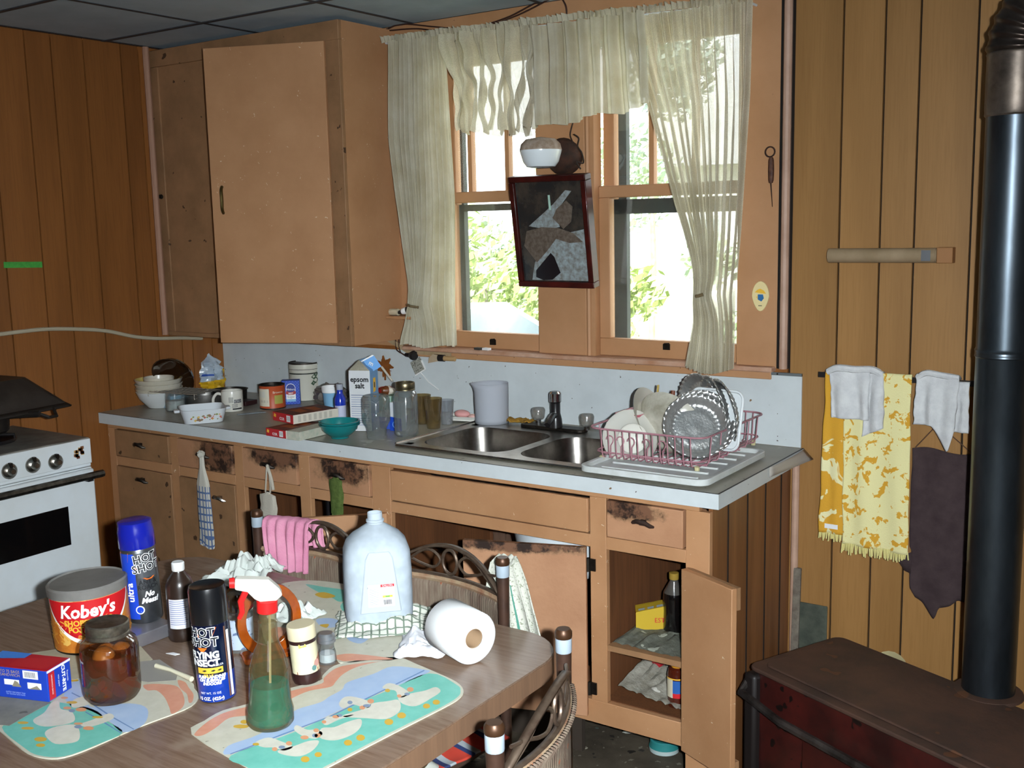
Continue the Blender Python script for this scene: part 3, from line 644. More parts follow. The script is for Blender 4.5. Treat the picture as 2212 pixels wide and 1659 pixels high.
MB().tube(smooth_pts([(.06, .11, .10), (.055, .10, .06), (.07, .09, .03), (.06, .09, -.02), (.085, .09, -.04)], 5), .0022, 6).build('flex', mat('cloth_flex', '2c2018', .7), la)
MB().tube([(.02, .05, -.005), (.03, .10, -.008)], .018, 10).build('neck', RUST, la)
# framed mirror, leaning out at its top and hanging crooked
c0 = ay(1097, 382, -.115); c1 = ay(1263, 376, -.115); c2 = ay(1290, 622, -.055); c3 = ay(1128, 618, -.055)
mx_ = (c0+c1+c2+c3)/4; ex = ((c1-c0)+(c2-c3)).normalized(); ez = ((c0-c3)+(c1-c2)).normalized(); ez = (ez-ex*ez.dot(ex)).normalized(); ey = ez.cross(ex)
mw = ((c1-c0).length+(c2-c3).length)/4; mh = ((c0-c3).length+(c1-c2).length)/4
MM = Matrix(((ex.x, ey.x, ez.x, 0), (ex.y, ey.y, ez.y, 0), (ex.z, ey.z, ez.z, 0), (0, 0, 0, 1)))
fm = T('framed_mirror', 'crooked old mirror with patchy glass in a dark red wooden frame under the wall lamp', 'mirror', mx_, tilt=MM.to_euler())
MAH = mat('dark_mahogany', '4a1712', .38, var='260b09', sc=14, coat=.15, spec=.2)
fw = .020
for nm, bx in (('rail', (-mw, mw, -.012, .03, mh-fw, mh)), ('rail', (-mw, mw, -.012, .03, -mh, -mh+fw)), ('stile', (-mw, -mw+fw, -.012, .03, -mh+fw, mh-fw)), ('stile', (mw-fw, mw, -.012, .03, -mh+fw, mh-fw))):
    MB().box(*bx).build(nm, MAH, fm, bevel=.003)
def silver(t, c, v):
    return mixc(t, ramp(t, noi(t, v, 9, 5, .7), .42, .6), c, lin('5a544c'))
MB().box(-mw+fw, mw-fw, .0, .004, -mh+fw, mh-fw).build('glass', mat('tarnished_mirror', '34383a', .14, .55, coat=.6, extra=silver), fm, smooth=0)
gp = MB(); s_ = mw-fw; h_ = mh-fw; Y = -.0006  # flat pale, black and brown patches laid over the mirror glass
WP = mat('pale_mirror_patch', '9aa6aa', .4, var='6c675f', sc=60, st=(1, 1, 1)); DP = mat('black_mirror_patch', '14161c', .12, coat=.6); BP = mat('brown_mirror_patch', '4a3d32', .6, var='6e6257', sc=70)
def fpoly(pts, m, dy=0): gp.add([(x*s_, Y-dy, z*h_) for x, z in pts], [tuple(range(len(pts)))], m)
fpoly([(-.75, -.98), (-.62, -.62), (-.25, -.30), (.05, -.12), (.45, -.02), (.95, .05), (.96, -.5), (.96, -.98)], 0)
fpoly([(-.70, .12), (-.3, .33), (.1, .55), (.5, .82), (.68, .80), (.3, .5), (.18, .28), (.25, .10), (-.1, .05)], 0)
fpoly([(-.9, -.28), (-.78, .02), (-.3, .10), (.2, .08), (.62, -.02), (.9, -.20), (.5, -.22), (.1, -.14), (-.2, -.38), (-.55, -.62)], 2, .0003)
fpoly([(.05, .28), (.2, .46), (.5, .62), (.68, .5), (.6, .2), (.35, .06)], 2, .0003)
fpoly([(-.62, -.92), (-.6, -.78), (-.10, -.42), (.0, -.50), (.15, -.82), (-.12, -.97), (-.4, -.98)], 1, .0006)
gp.build('mirror_patches', [WP, DP, BP], fm, smooth=0, kind='stuff')
MB().box(-.004, .004, -.0012, -.0004, .075, .125).build('price_sticker', mat('pale_sticker', 'a8c8b8', .5), fm)
# wires above the curtain
wr_m = mat('brown_wire', '3a1f18', .6)
def wire(name, label, pts, r=.0028, y=-.012, m=None, cat='wire', grp=None, plane='y'):
    P = [ay(a, b, y) for a, b in pts]; o_ = P[0].copy(); mb = MB(); mb.tube([p-o_ for p in smooth_pts(P, 6)], r, 6)
    o = mb.build(name, m or wr_m, smooth=60); return tag(o, label, cat, grp, loc=o_)
wire('hanging_wire', 'thin brown wire looping along the top of the wall above the curtain, upper one', [(838, 62), (870, 52), (940, 58), (1010, 62), (1090, 40), (1150, 10), (1195, -12)])
wire('hanging_wire', 'thin brown wire drooping below the first above the curtain', [(842, 66), (900, 62), (960, 68), (1040, 60), (1120, 32), (1180, 2), (1205, -8)], y=-.016)
wire('hanging_wire', 'short brown wire dropping behind the middle of the valance', [(1212, -6), (1222, 12), (1224, 30), (1222, 48)], y=-.014)
wire('hanging_wire', 'dark wire running down between wall cabinet and curtain', [(836, 62), (828, 90), (832, 200), (834, 420), (836, 560)], y=-.016)
# small shelf with things by the left curtain
sh = tag(MB().box(.0, .12, -.10, .0, -.011, 0).build('small_shelf', PEACH_W, bevel=.002), 'small painted shelf beside the left curtain', 'shelf', loc=(-2.698, -.002, ax(820, 684, -2.698).z))
sp = sh.location
j = T('shelf_jar', 'small pale jar lying at the left end of the small shelf', 'jar', (sp.x+.026, sp.y-.075, sp.z+.0135)); MB(Matrix.Rotation(R(90), 4, 'Y')).lathe([(0, -.022), (.012, -.022), (.013, -.01), (.013, .018), (0, .02)], 12).build('body', mat('pale_jar', 'c3b79c', .5), j)
j = T('dark_bottle', 'black bottle with a white band lying on the small shelf', 'bottle', (sp.x+.078, sp.y-.070, sp.z+.0205), tilt=(0, R(-14), R(8)))
MB(Matrix.Rotation(R(90), 4, 'Y')).lathe([(0, -.035), (.007, -.035), (.008, -.02), (.011, -.016), (.0135, .0), (.0135, .04), (0, .042)], 14).build('body', BLK_E, j); MB(Matrix.Rotation(R(90), 4, 'Y')).lathe([(.0112, -.018), (.0138, -.004), (.0138, .003), (.0112, -.014)], 14).build('band', WHI, j)
# plug, socket cable, wooden strip and brushes under the sill
p = ay(884, 768, -.03)
pg = T('electric_plug', 'black round electric plug on a cloth cord below the left curtain', 'plug', (p.x, -.022, p.z))
MB(Matrix.Rotation(R(80), 4, 'Z') @ Matrix.Rotation(R(90), 4, 'X')).lathe([(0, -.03), (.008, -.028), (.010, .0), (.016, .006), (.019, .018), (.017, .026), (0, .028)], 14).build('body', BLK_E, pg)
MB().tube(smooth_pts([(-.03, 0, .0), (-.055, -.004, .012), (-.075, .005, .02), (-.08, .008, .05), (-.078, .012, .10)], 5), .0025, 6).tube(smooth_pts([(-.03, 0, -.002), (-.05, .0, .01), (-.062, .006, .03), (-.066, .01, .07), (-.064, .012, .10)], 5), .0022, 6).build('cord', wr_m, pg)
a, c = ay(800, 742, -.012), ay(1006, 778, -.012); mid = (a+c)/2
lt = tag(MB().prism([(-.17, .045), (-.165, .056), (-.02, .010), (.17, .006), (.17, -.012), (-.04, -.010)], 0, .008).build('wooden_strip', mat('pale_batten', 'b39b7c', .7, var='96805f', sc=20)), 'pale wooden strip nailed slanting under the window sill', 'batten', loc=(mid.x, -.008, mid.z+.0), rot=(R(90), 0, 0))
p = ay(960, 774, -.03)
br = T('pastry_brush', 'brush with a black ferrule stuck under the window sill', 'brush', (p.x, -.030, p.z))
MB(Matrix.Rotation(R(90), 4, 'Y')).lathe([(0, .0), (.010, .0), (.009, .05), (0, .052)], 12, 0).build('handle', mat('plain_wood', 'b08e62', .6), br)
MB(Matrix.Rotation(R(90), 4, 'Y')).lathe([(0, -.026), (.013, -.026), (.013, .0), (0, .001)], 12).build('ferrule', BLK_E, br)
MB().prism([(-.075, -.022), (-.07, .0), (-.05, .014), (-.026, .012), (-.026, -.012)], -.006, .006).build('bristles', mat('bristle', 'b9a58c', .8, var='a08a6e', sc=60, st=(1, 30, 1)), br).rotation_euler = (R(90), 0, 0)
# fly swatter
p = ay(903, 790, -.014)
fs_ = T('fly_swatter', 'white fly swatter hanging head up against the splashback', 'fly swatter', (p.x, -.016, p.z), tilt=(0, R(-28), 0))
MB().box(-.028, .028, -.002, .002, -.026, .026).build('head', mat('grey_mesh_plastic', '9b9a90', .7, spots=[('5e5c54', 220, .55)]), fs_, bevel=.002)
MB().box(-.028, .028, -.003, .003, -.030, -.026).box(.026, .030, -.003, .003, -.030, .010).build('rim', WHI, fs_)
MB().tube([(0, 0, -.03), (.02, -.002, -.08), (.052, -.006, -.125)], .0025, 6).build('handle', WHI, fs_)
# things on the sill
for i, (px, l) in enumerate(((1090, 'dark matchbox on the window sill'), (1112, 'white matchbox on the window sill, right of the dark one'))):
    p = az(px, 745, 1.1665); tag(MB().box(-.014, .014, -.010, .010, 0, .008).build('matchbox', [mat('matchbox_dark', '3a3834', .6), PAPER][i]), l, 'matchbox', 'matchboxes on the sill', loc=(p.x, p.y-.012 if p.y < -.02 else -.018, 1.1668), rz=R(-8))
# ice pick, plaque, sticker tape
p = ay(1664, 328, -.014)
ic = T('ice_pick', 'rusty ice pick hanging from a ring on the painted board right of the window', 'ice pick', (p.x, -.016, p.z))
rg = [(.015*math.cos(2*math.pi*i/16), 0, .015*math.sin(2*math.pi*i/16)) for i in range(16)]
MB().tube(rg, .0025, 6, closed=True).build('ring', RUST, ic)
MB().at((.004, 0, -.095)).lathe([(0, 0), (.006, .002), (.0085, .01), (.0095, .04), (.0085, .07), (.006, .078), (0, .08)], 10).build('handle', mat('dark_brown_handle', '3b2018', .6, var='6a4630', sc=40), ic)
MB().tube([(.004, 0, -.095), (.010, 0, -.165)], [.002, .0008], 6).build('spike', RUST, ic)
p = ay(1643, 640, -.006)
pq = T('wall_plaque', 'small cream oval wall plaque with a yellow and blue figure, right of the right curtain', 'plaque', (p.x, -.003, p.z))
ov = [(.028*math.sin(2*math.pi*i/24)*(1-.25*(math.cos(2*math.pi*i/24) < 0)*abs(math.cos(2*math.pi*i/24))), .047*math.cos(2*math.pi*i/24)) for i in range(24)]
MB().prism(ov, 0, .006).build('body', mat('cream_ceramic', 'e2cf9a', .35), pq, bevel=.0015).rotation_euler = (R(90), 0, 0)
k = MB()
k.add([(-.018, -.0064, .012), (-.010, -.0064, .020), (0, -.0064, .024), (.012, -.0064, .018), (.019, -.0064, .008), (0, -.0064, .010)], [tuple(range(6))], 0)
k.add([(-.008, -.0064, .006), (.009, -.0064, .006), (.012, -.0064, -.006), (.004, -.0064, -.016), (-.008, -.0064, -.010)], [tuple(range(5))], 1)
k.add([(-.014, -.0064, -.002), (-.009, -.0064, .0), (-.009, -.0064, -.008)], [(0, 1, 2)], 0); k.add([(-.006, -.0064, -.030), (.006, -.0064, -.030), (.006, -.0064, -.028), (-.006, -.0064, -.028)], [(0, 1, 2, 3)], 2)
k.build('painted_figure', [YELI, mat('plaque_blue', '2f6a9e', .4), INK], pq, smooth=0, kind='stuff')
p = ax(50, 572, XL+.001)
tag(MB().box(0, .0012, -.076, .076, -.011, .011).build('green_tape', mat('green_tape', '4fae4a', .5, var='3f9440', sc=60)), 'short strip of green tape on the left panelled wall', 'tape', loc=(XL+.0012, p.y, p.z), rot=(R(-2), 0, 0))
# cable along the left wall
pc = [ax(a, b, XL+.012) for a, b in ((-60, 728), (0, 722), (40, 717), (100, 711), (170, 711), (230, 715), (290, 727), (340, 731), (390, 730), (436, 731))]
o = MB().tube([q-pc[0] for q in smooth_pts(pc, 6)], .0078, 8).build('white_cable', mat('dusty_white_cable', 'b5aa92', .5)); tag(o, 'thick dusty white cable drooping along the left wall towards the corner', 'cable', loc=pc[0])
# right wall: cardboard tube on a bracket
a, c = ay(1791, 552, -.035), ay(2022, 547, -.035)
tb = T('cardboard_tube', 'empty brown cardboard roll on the right panelled wall', 'cardboard tube', (a.x, -.035, a.z), tilt=(0, R(0), 0))
Ln = c.x-a.x
MB(Matrix.Rotation(R(90), 4, 'Y')).lathe([(.019, 0), (.021, 0), (.021, Ln), (.019, Ln), (.019, 0)], 20).build('roll', mat('kraft_card', 'a08a6e', .8, var='8b765a', sc=12), tb)
MB().box(Ln-.035, Ln-.01, -.022, -.0212, -.015, .015).build('foil_scrap', mat('foil_scrap', '8c8f94', .3, .8), tb)
MB().box(Ln+.002, Ln+.045, -.004, .033, -.022, .022).build('wooden_end', mat('bracket_wood', '9c6c40', .6), tb, bevel=.002)
# towel bar with cloths
b0, b1 = ay(1795, 822, -.06), ay(2140, 824, -.06)
tbz = 1.158
bar = T('towel_bar', 'black flat towel bar on the right panelled wall', 'towel bar', (-.8, -.05, tbz))
MB().box(-.235, .30, -.008, -.003, -.008, .008).build('bar', BLK_E, bar); MB().box(-.22, -.20, -.004, .049, -.008, .008).build('bracket', BLK_E, bar); MB().box(.24, .26, -.004, .049, -.008, .008).build('bracket', BLK_E, bar)
def hang(x0, x1, zt, zb, seed, amp=.006, nf=3, x0b=None, x1b=None, y=-.068, skew=0):
    x0b = x0 if x0b is None else x0b; x1b = x1 if x1b is None else x1b
    def f(u, v):
        l = x0+(x0b-x0)*v; r = x1+(x1b-x1)*v; z0 = zt; zz = zb(u) if callable(zb) else zb
        ph = 2*math.pi*nf*u+2*noise.noise((u*2, seed, v))
        if v < .06: yy = y+.018*math.cos(v/.06*math.pi/2)**1; z = zt-.010+.010*math.sin(v/.06*math.pi/2)
        else: yy = y+amp*math.sin(ph)*min(1, v*2); z = zt+(zz-zt)*(v-.06)/.94
        return (l+(r-l)*u+.004*noise.noise((v*6, u*2, seed))+skew*v, yy, z)
    return f
YT = mat('yellow_towel_ground', 'e6dc98', .95, var='ddd088', sc=20, bump=.5, bsc=300, spec=.1)
YF_ = mat('yellow_towel_flowers', 'd9a53c', .95, var='cf9a34', sc=30, bump=.5, bsc=300, spec=.1)
def flower(t, c, v):
    f = noi(t, v, 27, 4, .6, .4); g = noi(t, v, 26, 2, .5, .6)
    k = ramp(t, f, .535, .555); k2 = ramp(t, g, .60, .63); c2 = mixc(t, k, c, lin('d6a038')); return mixc(t, k2, c2, c)
def flower_r(t, c, v):
    f = noi(t, v, 12, 3, .55, 1.2); return mixc(t, ramp(t, f, .56, .58), c, lin('ece5b4'))
YTF = mat('yellow_towel_floral', 'e9e0a6', .95, bump=.5, bsc=300, spec=.1, extra=flower)
YTR = mat('yellow_towel_reverse', 'd6a038', .95, bump=.5, bsc=300, spec=.1, extra=flower_r)
yt = T('floral_towel', 'yellow fringed floral bath towel hanging from the towel bar, left of the stovepipe', 'towel', (-.88, -.06, tbz+.01), 0, None)
MB().sheet(hang(-.955, -.764, tbz+.014, lambda u: .650-.006*u, 3, .004, 2, x0b=-.948, x1b=-.757), 50, 70).build('front_fold', YTF, yt, world=True, solid=.006, smooth=180)
MB().sheet(hang(-1.012, -.945, tbz+.010, .672, 4, .003, 1, x0b=-1.024, x1b=-.945, y=-.056), 16, 60).build('back_fold', YTR, yt, world=True, solid=.006, smooth=180, label='reversed orange-yellow fold')
fg = MB()
for i in range(46):
    x = -.948+.190*i/45; fg.tube([(x, -.068, .652), (x+rnd.uniform(-.004, .004), -.068+rnd.uniform(-.004, .004), .652-rnd.uniform(.022, .036))], .0022, 4)
for i in range(18):
    x = -1.022+.075*i/17; fg.tube([(x, -.056, .674), (x+rnd.uniform(-.004, .004), -.056, .674-rnd.uniform(.018, .028))], .0022, 4)
fg.build('fringe', YT, yt, world=True, kind='stuff')
MB().box(-1.005, -.965, -.062, -.0605, .688, .702).build('care_label', PAPER, yt, world=True)
WC = mat('white_terry', 'd9d9d9', .95, var='c6c6c8', sc=30, bump=.5, bsc=260, spec=.1)
wc = T('white_cloth', 'white washcloth folded over the top of the yellow towel', 'cloth', (-.9, -.07, tbz), 0, 'white cloths on the towel bar')
MB().sheet(hang(-.995, -.875, tbz+.024, lambda u: 1.035+.0*u, 7, .006, 2, x0b=-.985, x1b=-.878, y=-.083), 24, 30).build('front_flap', WC, wc, world=True, solid=.005, smooth=180)
MB().sheet(hang(-.885, -.838, tbz+.022, lambda u: .985+.03*u, 8, .008, 1, x0b=-.895, x1b=-.835, y=-.080), 12, 30).build('side_flap', WC, wc, world=True, solid=.005, smooth=180)
MB().tube(smooth_pts([(-1.0, -.075, tbz+.012), (-.97, -.082, tbz+.026), (-.92, -.08, tbz+.024), (-.87, -.08, tbz+.026), (-.845, -.075, tbz+.012)], 5), .011, 8).build('rolled_top', WC, wc, world=True)
w2c = T('white_cloth', 'small white pot cloth on the towel bar beside the stovepipe, hanging to a point', 'cloth', (-.69, -.07, tbz), 0, 'white cloths on the towel bar')
MB().sheet(hang(-.745, -.630, tbz+.022, lambda u: 1.035-.10*max(0, (u-.45))/.55*(1 if u < .85 else (1-u)/.15), 11, .006, 2, x0b=-.752, x1b=-.640, y=-.080), 30, 26).build('front_flap', WC, w2c, world=True, solid=.005, smooth=180)
MB().sheet(hang(-.640, -.608, tbz+.005, lambda u: 1.020, 12, .004, 1, x0b=-.655, x1b=-.604, y=-.070), 12, 26).build('back_flap', WC, w2c, world=True, solid=.005, smooth=180)
MB().tube(smooth_pts([(-.745, -.075, tbz+.010), (-.72, -.08, tbz+.026), (-.68, -.08, tbz+.022), (-.635, -.075, tbz+.016)], 5), .009, 8).build('rolled_top', WC, w2c, world=True)
ap = T('dark_apron', 'dark purple-brown cloth hanging below the white pot cloth beside the stovepipe', 'apron', (-.68, -.02, .96))
APM = mat('dark_brown_cloth', '4a3d3e', .9, var='3c3032', sc=20, spec=.1, bump=.2, bsc=200)
def apz(u): return pl([(0, .53), (.1, .50), (.25, .485), (.42, .45), (.48, .445), (.55, .485), (.75, .50), (.88, .52), (1, .515)], u)
MB().sheet(lambda u, v: (-.765+.165*u+(.012*(v > .72)*(.5-u))+.004*noise.noise((v*5, u, 3)), -.022+.003*math.sin(u*9), (.953+.006*math.sin(u*6))+(apz(u)-.953)*v), 30, 40).build('cloth', APM, ap, world=True, solid=.003, smooth=180)
MB().poly([(-.80, -.022, .615), (-.757, -.022, .64), (-.757, -.022, .575), (-.775, -.022, .580)]).build('torn_corner', APM, ap, world=True, solid=.003)
MB().tube([(-.757, -.02, .955), (-.697, -.018, 1.03)], .0016, 5).tube([(-.605, -.02, .955), (-.697, -.018, 1.03)], .0016, 5).build('string', mat('brown_string', '5a4030', .8), ap, world=True)
# stick and board leaning at the corner
p = ay(1705, 1420, -.03)
o = MB().box(-.012, .012, -.006, .006, 0, .53).build('leaning_stick', mat('grey_weathered_stick', '7d7468', .85, var='5b5248', sc=40, bump=.4), bevel=.002); tag(o, 'narrow grey weathered stick leaning beside the cabinet end', 'stick', loc=(-1.105, -.035, .0), rot=(R(-3), 0, 0))
def mossy(t, c, v): return mixc(t, ramp(t, v_z(t, v), .44, .36), lin('4b5148'), lin('8d8b80'))
def v_z(t, v):
    s_ = nd(t, 'ShaderNodeSeparateXYZ'); t.links.new(v, s_.inputs[0]); return s_.outputs[2]
o = MB().box(-.046, .046, -.004, .004, 0, .420).build('leaning_board', mat('mildewed_board', '565a4e', .85, var='2f352e', sc=12, bump=.3), bevel=.003); tag(o, 'small dark mildewed board leaning on the wall beside the stick', 'board', loc=(-1.053, -.016, .0), rot=(R(-1), 0, 0))
# ================================================================ STOVE PIPE AND WOOD STOVE
PX, PY = -.475, -.36; ST_Z = .40
PIPE = mat('blued_stovepipe', '5b646c', .33, .9, var='3a4046', sc=8, st=(1, 1, .3)); PIPE2 = mat('dull_stovepipe', '7a6e64', .42, .7, var='443c36', sc=12)
sp_ = T('stovepipe', 'blued steel stovepipe rising from the wood stove to a ribbed elbow', 'stovepipe', (PX, PY, ST_Z+.012))
pr = .064
MB().lathe([(pr-.004, 0), (pr, .0), (pr, .86), (pr+.002, .865), (pr+.002, .875), (pr, .88)], 36).build('lower_section', PIPE, sp_, world=False)
MB().at((0, 0, .86)).lathe([(pr-.001, 0), (pr+.003, .004), (pr+.001, .012), (pr+.003, .020), (pr, .026), (pr, .58), (pr+.002, .60)], 36).build('upper_section', PIPE, sp_)
MB().at((0, 0, 1.44)).lathe([(pr+.001, 0), (pr+.004, .004), (pr+.003, .012), (pr+.004, .018), (pr+.003, .14), (pr+.005, .145), (pr+.002, .15)], 36).build('collar', PIPE2, sp_)
# ribbed elbow: arc towards +x
ez0 = 1.585; Rb = .15; pts = []; rr = []
for i in range(57):
    a = R(90*i/56); pts.append((Rb-Rb*math.cos(a), 0, ez0+Rb*math.sin(a))); rr.append(pr+.004+(.004 if (i % 6) in (2, 3) else 0)-(.002 if (i % 6) == 0 else 0))
pts += [(Rb+.1, 0, ez0+Rb), (Rb+.5, 0, ez0+Rb)]; rr += [pr+.003, pr+.003]
MB().tube(pts, rr, 36).build('ribbed_elbow', mat('elbow_steel', '574b45', .32, .85, var='3d3531', sc=10), sp_, smooth=60)
# wood stove (rotated box heater)
va = Vector((.45, -.20, 0)).normalized(); an = math.atan2(va.y, va.x)
ws = T('wood_stove', 'low rusty maroon wood stove on the floor with the stovepipe standing on it', 'stove', (-.915, -.185, 0), an)
LX, LYd = 1.05, .36
mar = mat('maroon_enamel', '4a1a16', .4, var='2b1210', sc=8, spots=[('1a100e', 18, .66)], coat=.2)
rtop = mat('scorched_iron_top', '573c2f', .7, .1, var='3a2b25', sc=6, bump=.25, bsc=50, spots=[('5e3c28', 12, .66)])
MB().prism(rrect(-.01, LX, -LYd, .01, .03, 4), ST_Z-.012, ST_Z+.0).prism(rrect(.02, LX-.03, -LYd+.03, -.02, .03, 4), ST_Z, ST_Z+.007).build('top', rtop, ws, bevel=.004)
MB().prism(rrect(0, LX-.01, -LYd+.01, 0, .04, 5), .07, ST_Z-.012).build('body', mar, ws, bevel=.004)
MB().tube([(-.012, -LYd+.02, ST_Z-.035), (.0, -LYd-.03, ST_Z-.07), (.16, -LYd-.045, ST_Z-.09), (.5, -LYd-.045, ST_Z-.1), (LX, -LYd-.04, ST_Z-.1)], .012, 8).build('towel_rail', mat('worn_nickel_rail', '6e6662', .35, .8, var='3c3532', sc=20), ws)
MB().box(-.014, .03, -LYd-.01, -LYd+.05, .07, ST_Z-.02).build('corner_cap', mat('black_corner_iron', '1e1817', .5), ws, bevel=.01)
MB().prism(rrect(.2, .8, -LYd-.006, -LYd+.02, .004, 2), .14, .28).build('door', mar, ws, bevel=.003)
for x, y in ((.04, -.04), (.04, -LYd+.04), (LX-.06, -.04), (LX-.06, -LYd+.04)): MB().tube([(x, y, 0), (x, y, .075)], [.016, .022], 8).build('leg', RUST, ws)
MB().at((PX+.915, 0, 0)).box(0, 0, 0, 0, 0, 0)
M_ = Matrix.Rotation(-an, 4, 'Z') @ Matrix.Translation((PX+.915, PY+.185, ST_Z)); MB(M_).lathe([(pr-.005, 0), (pr+.022, .0), (pr+.020, .008), (pr-.002, .011), (pr-.005, .011)], 30).build('flue_ring', rtop, ws)
# white dish peeping behind the stove
p = az(1905, 1412, .42)
tag(MB().lathe([(0, 0), (.03, 0), (.05, .02), (.052, .021), (.03, .004)], 18, ).build('cream_saucer', mat('cream_glaze', 'cdbf92', .4)), 'cream saucer standing on edge behind the wood stove', 'saucer', loc=(-.80, -.03, .275), rot=(R(80), 0, 0))
# ================================================================ RANGE
RX, RYR, RZ = -3.26, -1.028, .928
rg_ = T('gas_range', 'white enamel cooking range with three chrome knobs at the left edge', 'range', (-3.50, -1.4, 0))
y0, y1 = -1.80, RYR
MB().box(XL+.02, RX+.0, y0, y1, .05, .825).build('body', WHITE_E, rg_, world=True, bevel=.004)
MB().box(XL+.02, RX-.002, y0, y1, .826, RZ-.012).build('control_body', WHITE_E, rg_, world=True, bevel=.003)
MB().box(XL+.02, RX, y0, y1, RZ-.012, RZ).build('cooktop', mat('greasy_cooktop', '8f8b84', .4, var='5e5850', sc=12), rg_, world=True, bevel=.004)
MB().box(RX-.002, RX+.004, y0, y1, .838, RZ-.004).build('control_panel', WHITE_E, rg_, world=True, bevel=.002)
od = MB().box(RX, RX+.022, y0+.01, y1-.006, .30, .822).build('oven_door', WHITE_E, rg_, world=True, bevel=.006)
MB().box(RX, RX+.020, y0+.01, y1-.006, .06, .29).build('drawer', WHITE_E, rg_, world=True, bevel=.006)
MB().box(RX+.0222, RX+.0245, -1.72, -1.145, .578, .712).build('oven_window', mat('black_oven_glass', '0c0b0c', .06, coat=1), od, world=True, bevel=.001)
MB().tube([(RX+.045, y0+.03, .803), (RX+.045, y1+.012, .803)], .013, 8).build('handle', mat('worn_chrome_bar', '6b6660', .3, .9, var='3a3632', sc=30), od, world=True)
MB().box(RX+.022, RX+.05, y1-.05, y1-.03, .785, .80).build('handle_foot', BLK_E, od, world=True)
for (px, py) in ((122, 998), (73, 1005), (22, 1018), (-40, 1035)):
    p = ax(px, py, RX+.01); M_ = Matrix.Translation((RX+.004, p.y, p.z)) @ Matrix.Rotation(R(90), 4, 'Y')
    k = MB(M_).lathe([(0, 0), (.0265, 0), (.0265, .004), (.024, .008), (.014, .014), (.010, .026), (.008, .028), (0, .028)], 24).build('knob', mat('knob_chrome', 'a9a69e', .28, 1., var='7b7468', sc=20), rg_, world=True)
    MB(M_).box(-.028, .0, -.004, .004, .004, .018).build('pointer', GUN, k, world=True)
p = ax(171, 978, RX+.005)
k = MB()
for i in range(14):
    dy, dz = rnd.uniform(-.015, .015), rnd.uniform(-.016, .016); k.box(RX+.0042, RX+.0048, p.y+dy-.006, p.y+dy+.006, p.z+dz-.005, p.z+dz+.005, i % 3)
k.build('flower_sticker', [mat('st_b', '7a4a2a', .5), mat('st_c', 'b98d56', .5), mat('st_d', '5a2e1e', .5)], rg_, world=True, kind='stuff')
bq = ax(35, 960, RX); bp = Vector((-3.50, -1.27, RZ))
MB().at((bp.x, bp.y, RZ)).lathe([(0, .002), (.03, .002), (.05, .006), (.095, .008), (.1, .004), (.1, .0)], 26).build('burner_bowl', BLK_E, rg_, world=True)
g = MB()
for i in range(4):
    a = R(45+90*i); g.box(0, 0, 0, 0, 0, 0) if False else g.tube([(bp.x+.1*math.cos(a), bp.y+.1*math.sin(a), RZ+.006), (bp.x+.1*math.cos(a), bp.y+.1*math.sin(a), RZ+.024), (bp.x+.025*math.cos(a), bp.y+.025*math.sin(a), RZ+.026)], .005, 6)
g.tube([(bp.x+.1*math.cos(R(i*15)), bp.y+.1*math.sin(R(i*15)), RZ+.008) for i in range(24)], .005, 6, closed=True); g.build('grate', BLK_E, rg_, world=True)
IR = mat('black_cast_iron', '1b1817', .55, .3, var='2d2722', sc=20, bump=.2, bsc=80)
pt = T('cast_iron_pot', 'black cast iron pot on the range burner', 'pot', (bp.x, bp.y, RZ+.032))
MB().lathe([(0, 0), (.075, 0), (.085, .01), (.09, .075), (.094, .082), (.088, .082), (.083, .012), (0, .01)], 28).build('body', IR, pt)
MB().tube([(.09, .03, .06), (.13, .05, .065), (.20, .09, .07)], [.008, .009, .011], 8).build('handle', IR, pt)
pn = T('dark_roasting_pan', 'big upturned dark roasting pan resting on the pot on the range', 'pan', (-3.52, -1.30, RZ+.115), R(6))
def pyr(s0, s1, z0, z1): return [(x, y, z0) for x, y in rrect(-s0[0], s0[0], -s0[1], s0[1], .03, 3)], [(x, y, z1) for x, y in rrect(-s1[0], s1[0], -s1[1], s1[1], .03, 3)]
lo, hi = pyr((.19, .25), (.11, .16), .0, .095); n = len(lo)
MB().add(lo+hi, [(i, (i+1) % n, n+(i+1) % n, n+i) for i in range(n)]+[tuple(range(n, 2*n))]).build('body', mat('dark_pan', '3a332e', .5, .4, var='27211d', sc=14), pn, solid=.003)
lo, hi = pyr((.205, .265), (.19, .25), -.012, .0); MB().add(lo+hi, [(i, (i+1) % n, n+(i+1) % n, n+i) for i in range(n)]).build('rim', IR, pn, solid=.003)
MB().tube([(.19, .10, -.008), (.235, .13, -.03), (.235, .16, -.03), (.195, .18, -.008)], .006, 6).build('handle', IR, pn)
# ================================================================ ON THE WORKTOP
def put(name, label, cat, px, pyb, pyt, w, grp=None, rz=None, z=CZ, neck=False):
    q = ctr(px, pyb) if z == CZ else (px, pyb); p, r, h = cyl(q[0], q[1], pyt+(q[1]-pyb), w, z)
    t = T(name, label, cat, (p.x, p.y, z), face(p) if rz is None else rz, grp)
    if neck: h = hz(p, pyt)
    return t, r, h
BOWLC = mat('cream_bowl', 'cfc9bc', .3, coat=.3, var='c2bba8', sc=8); YB = mat('yellow_bowl_inside', 'c9b46a', .4)
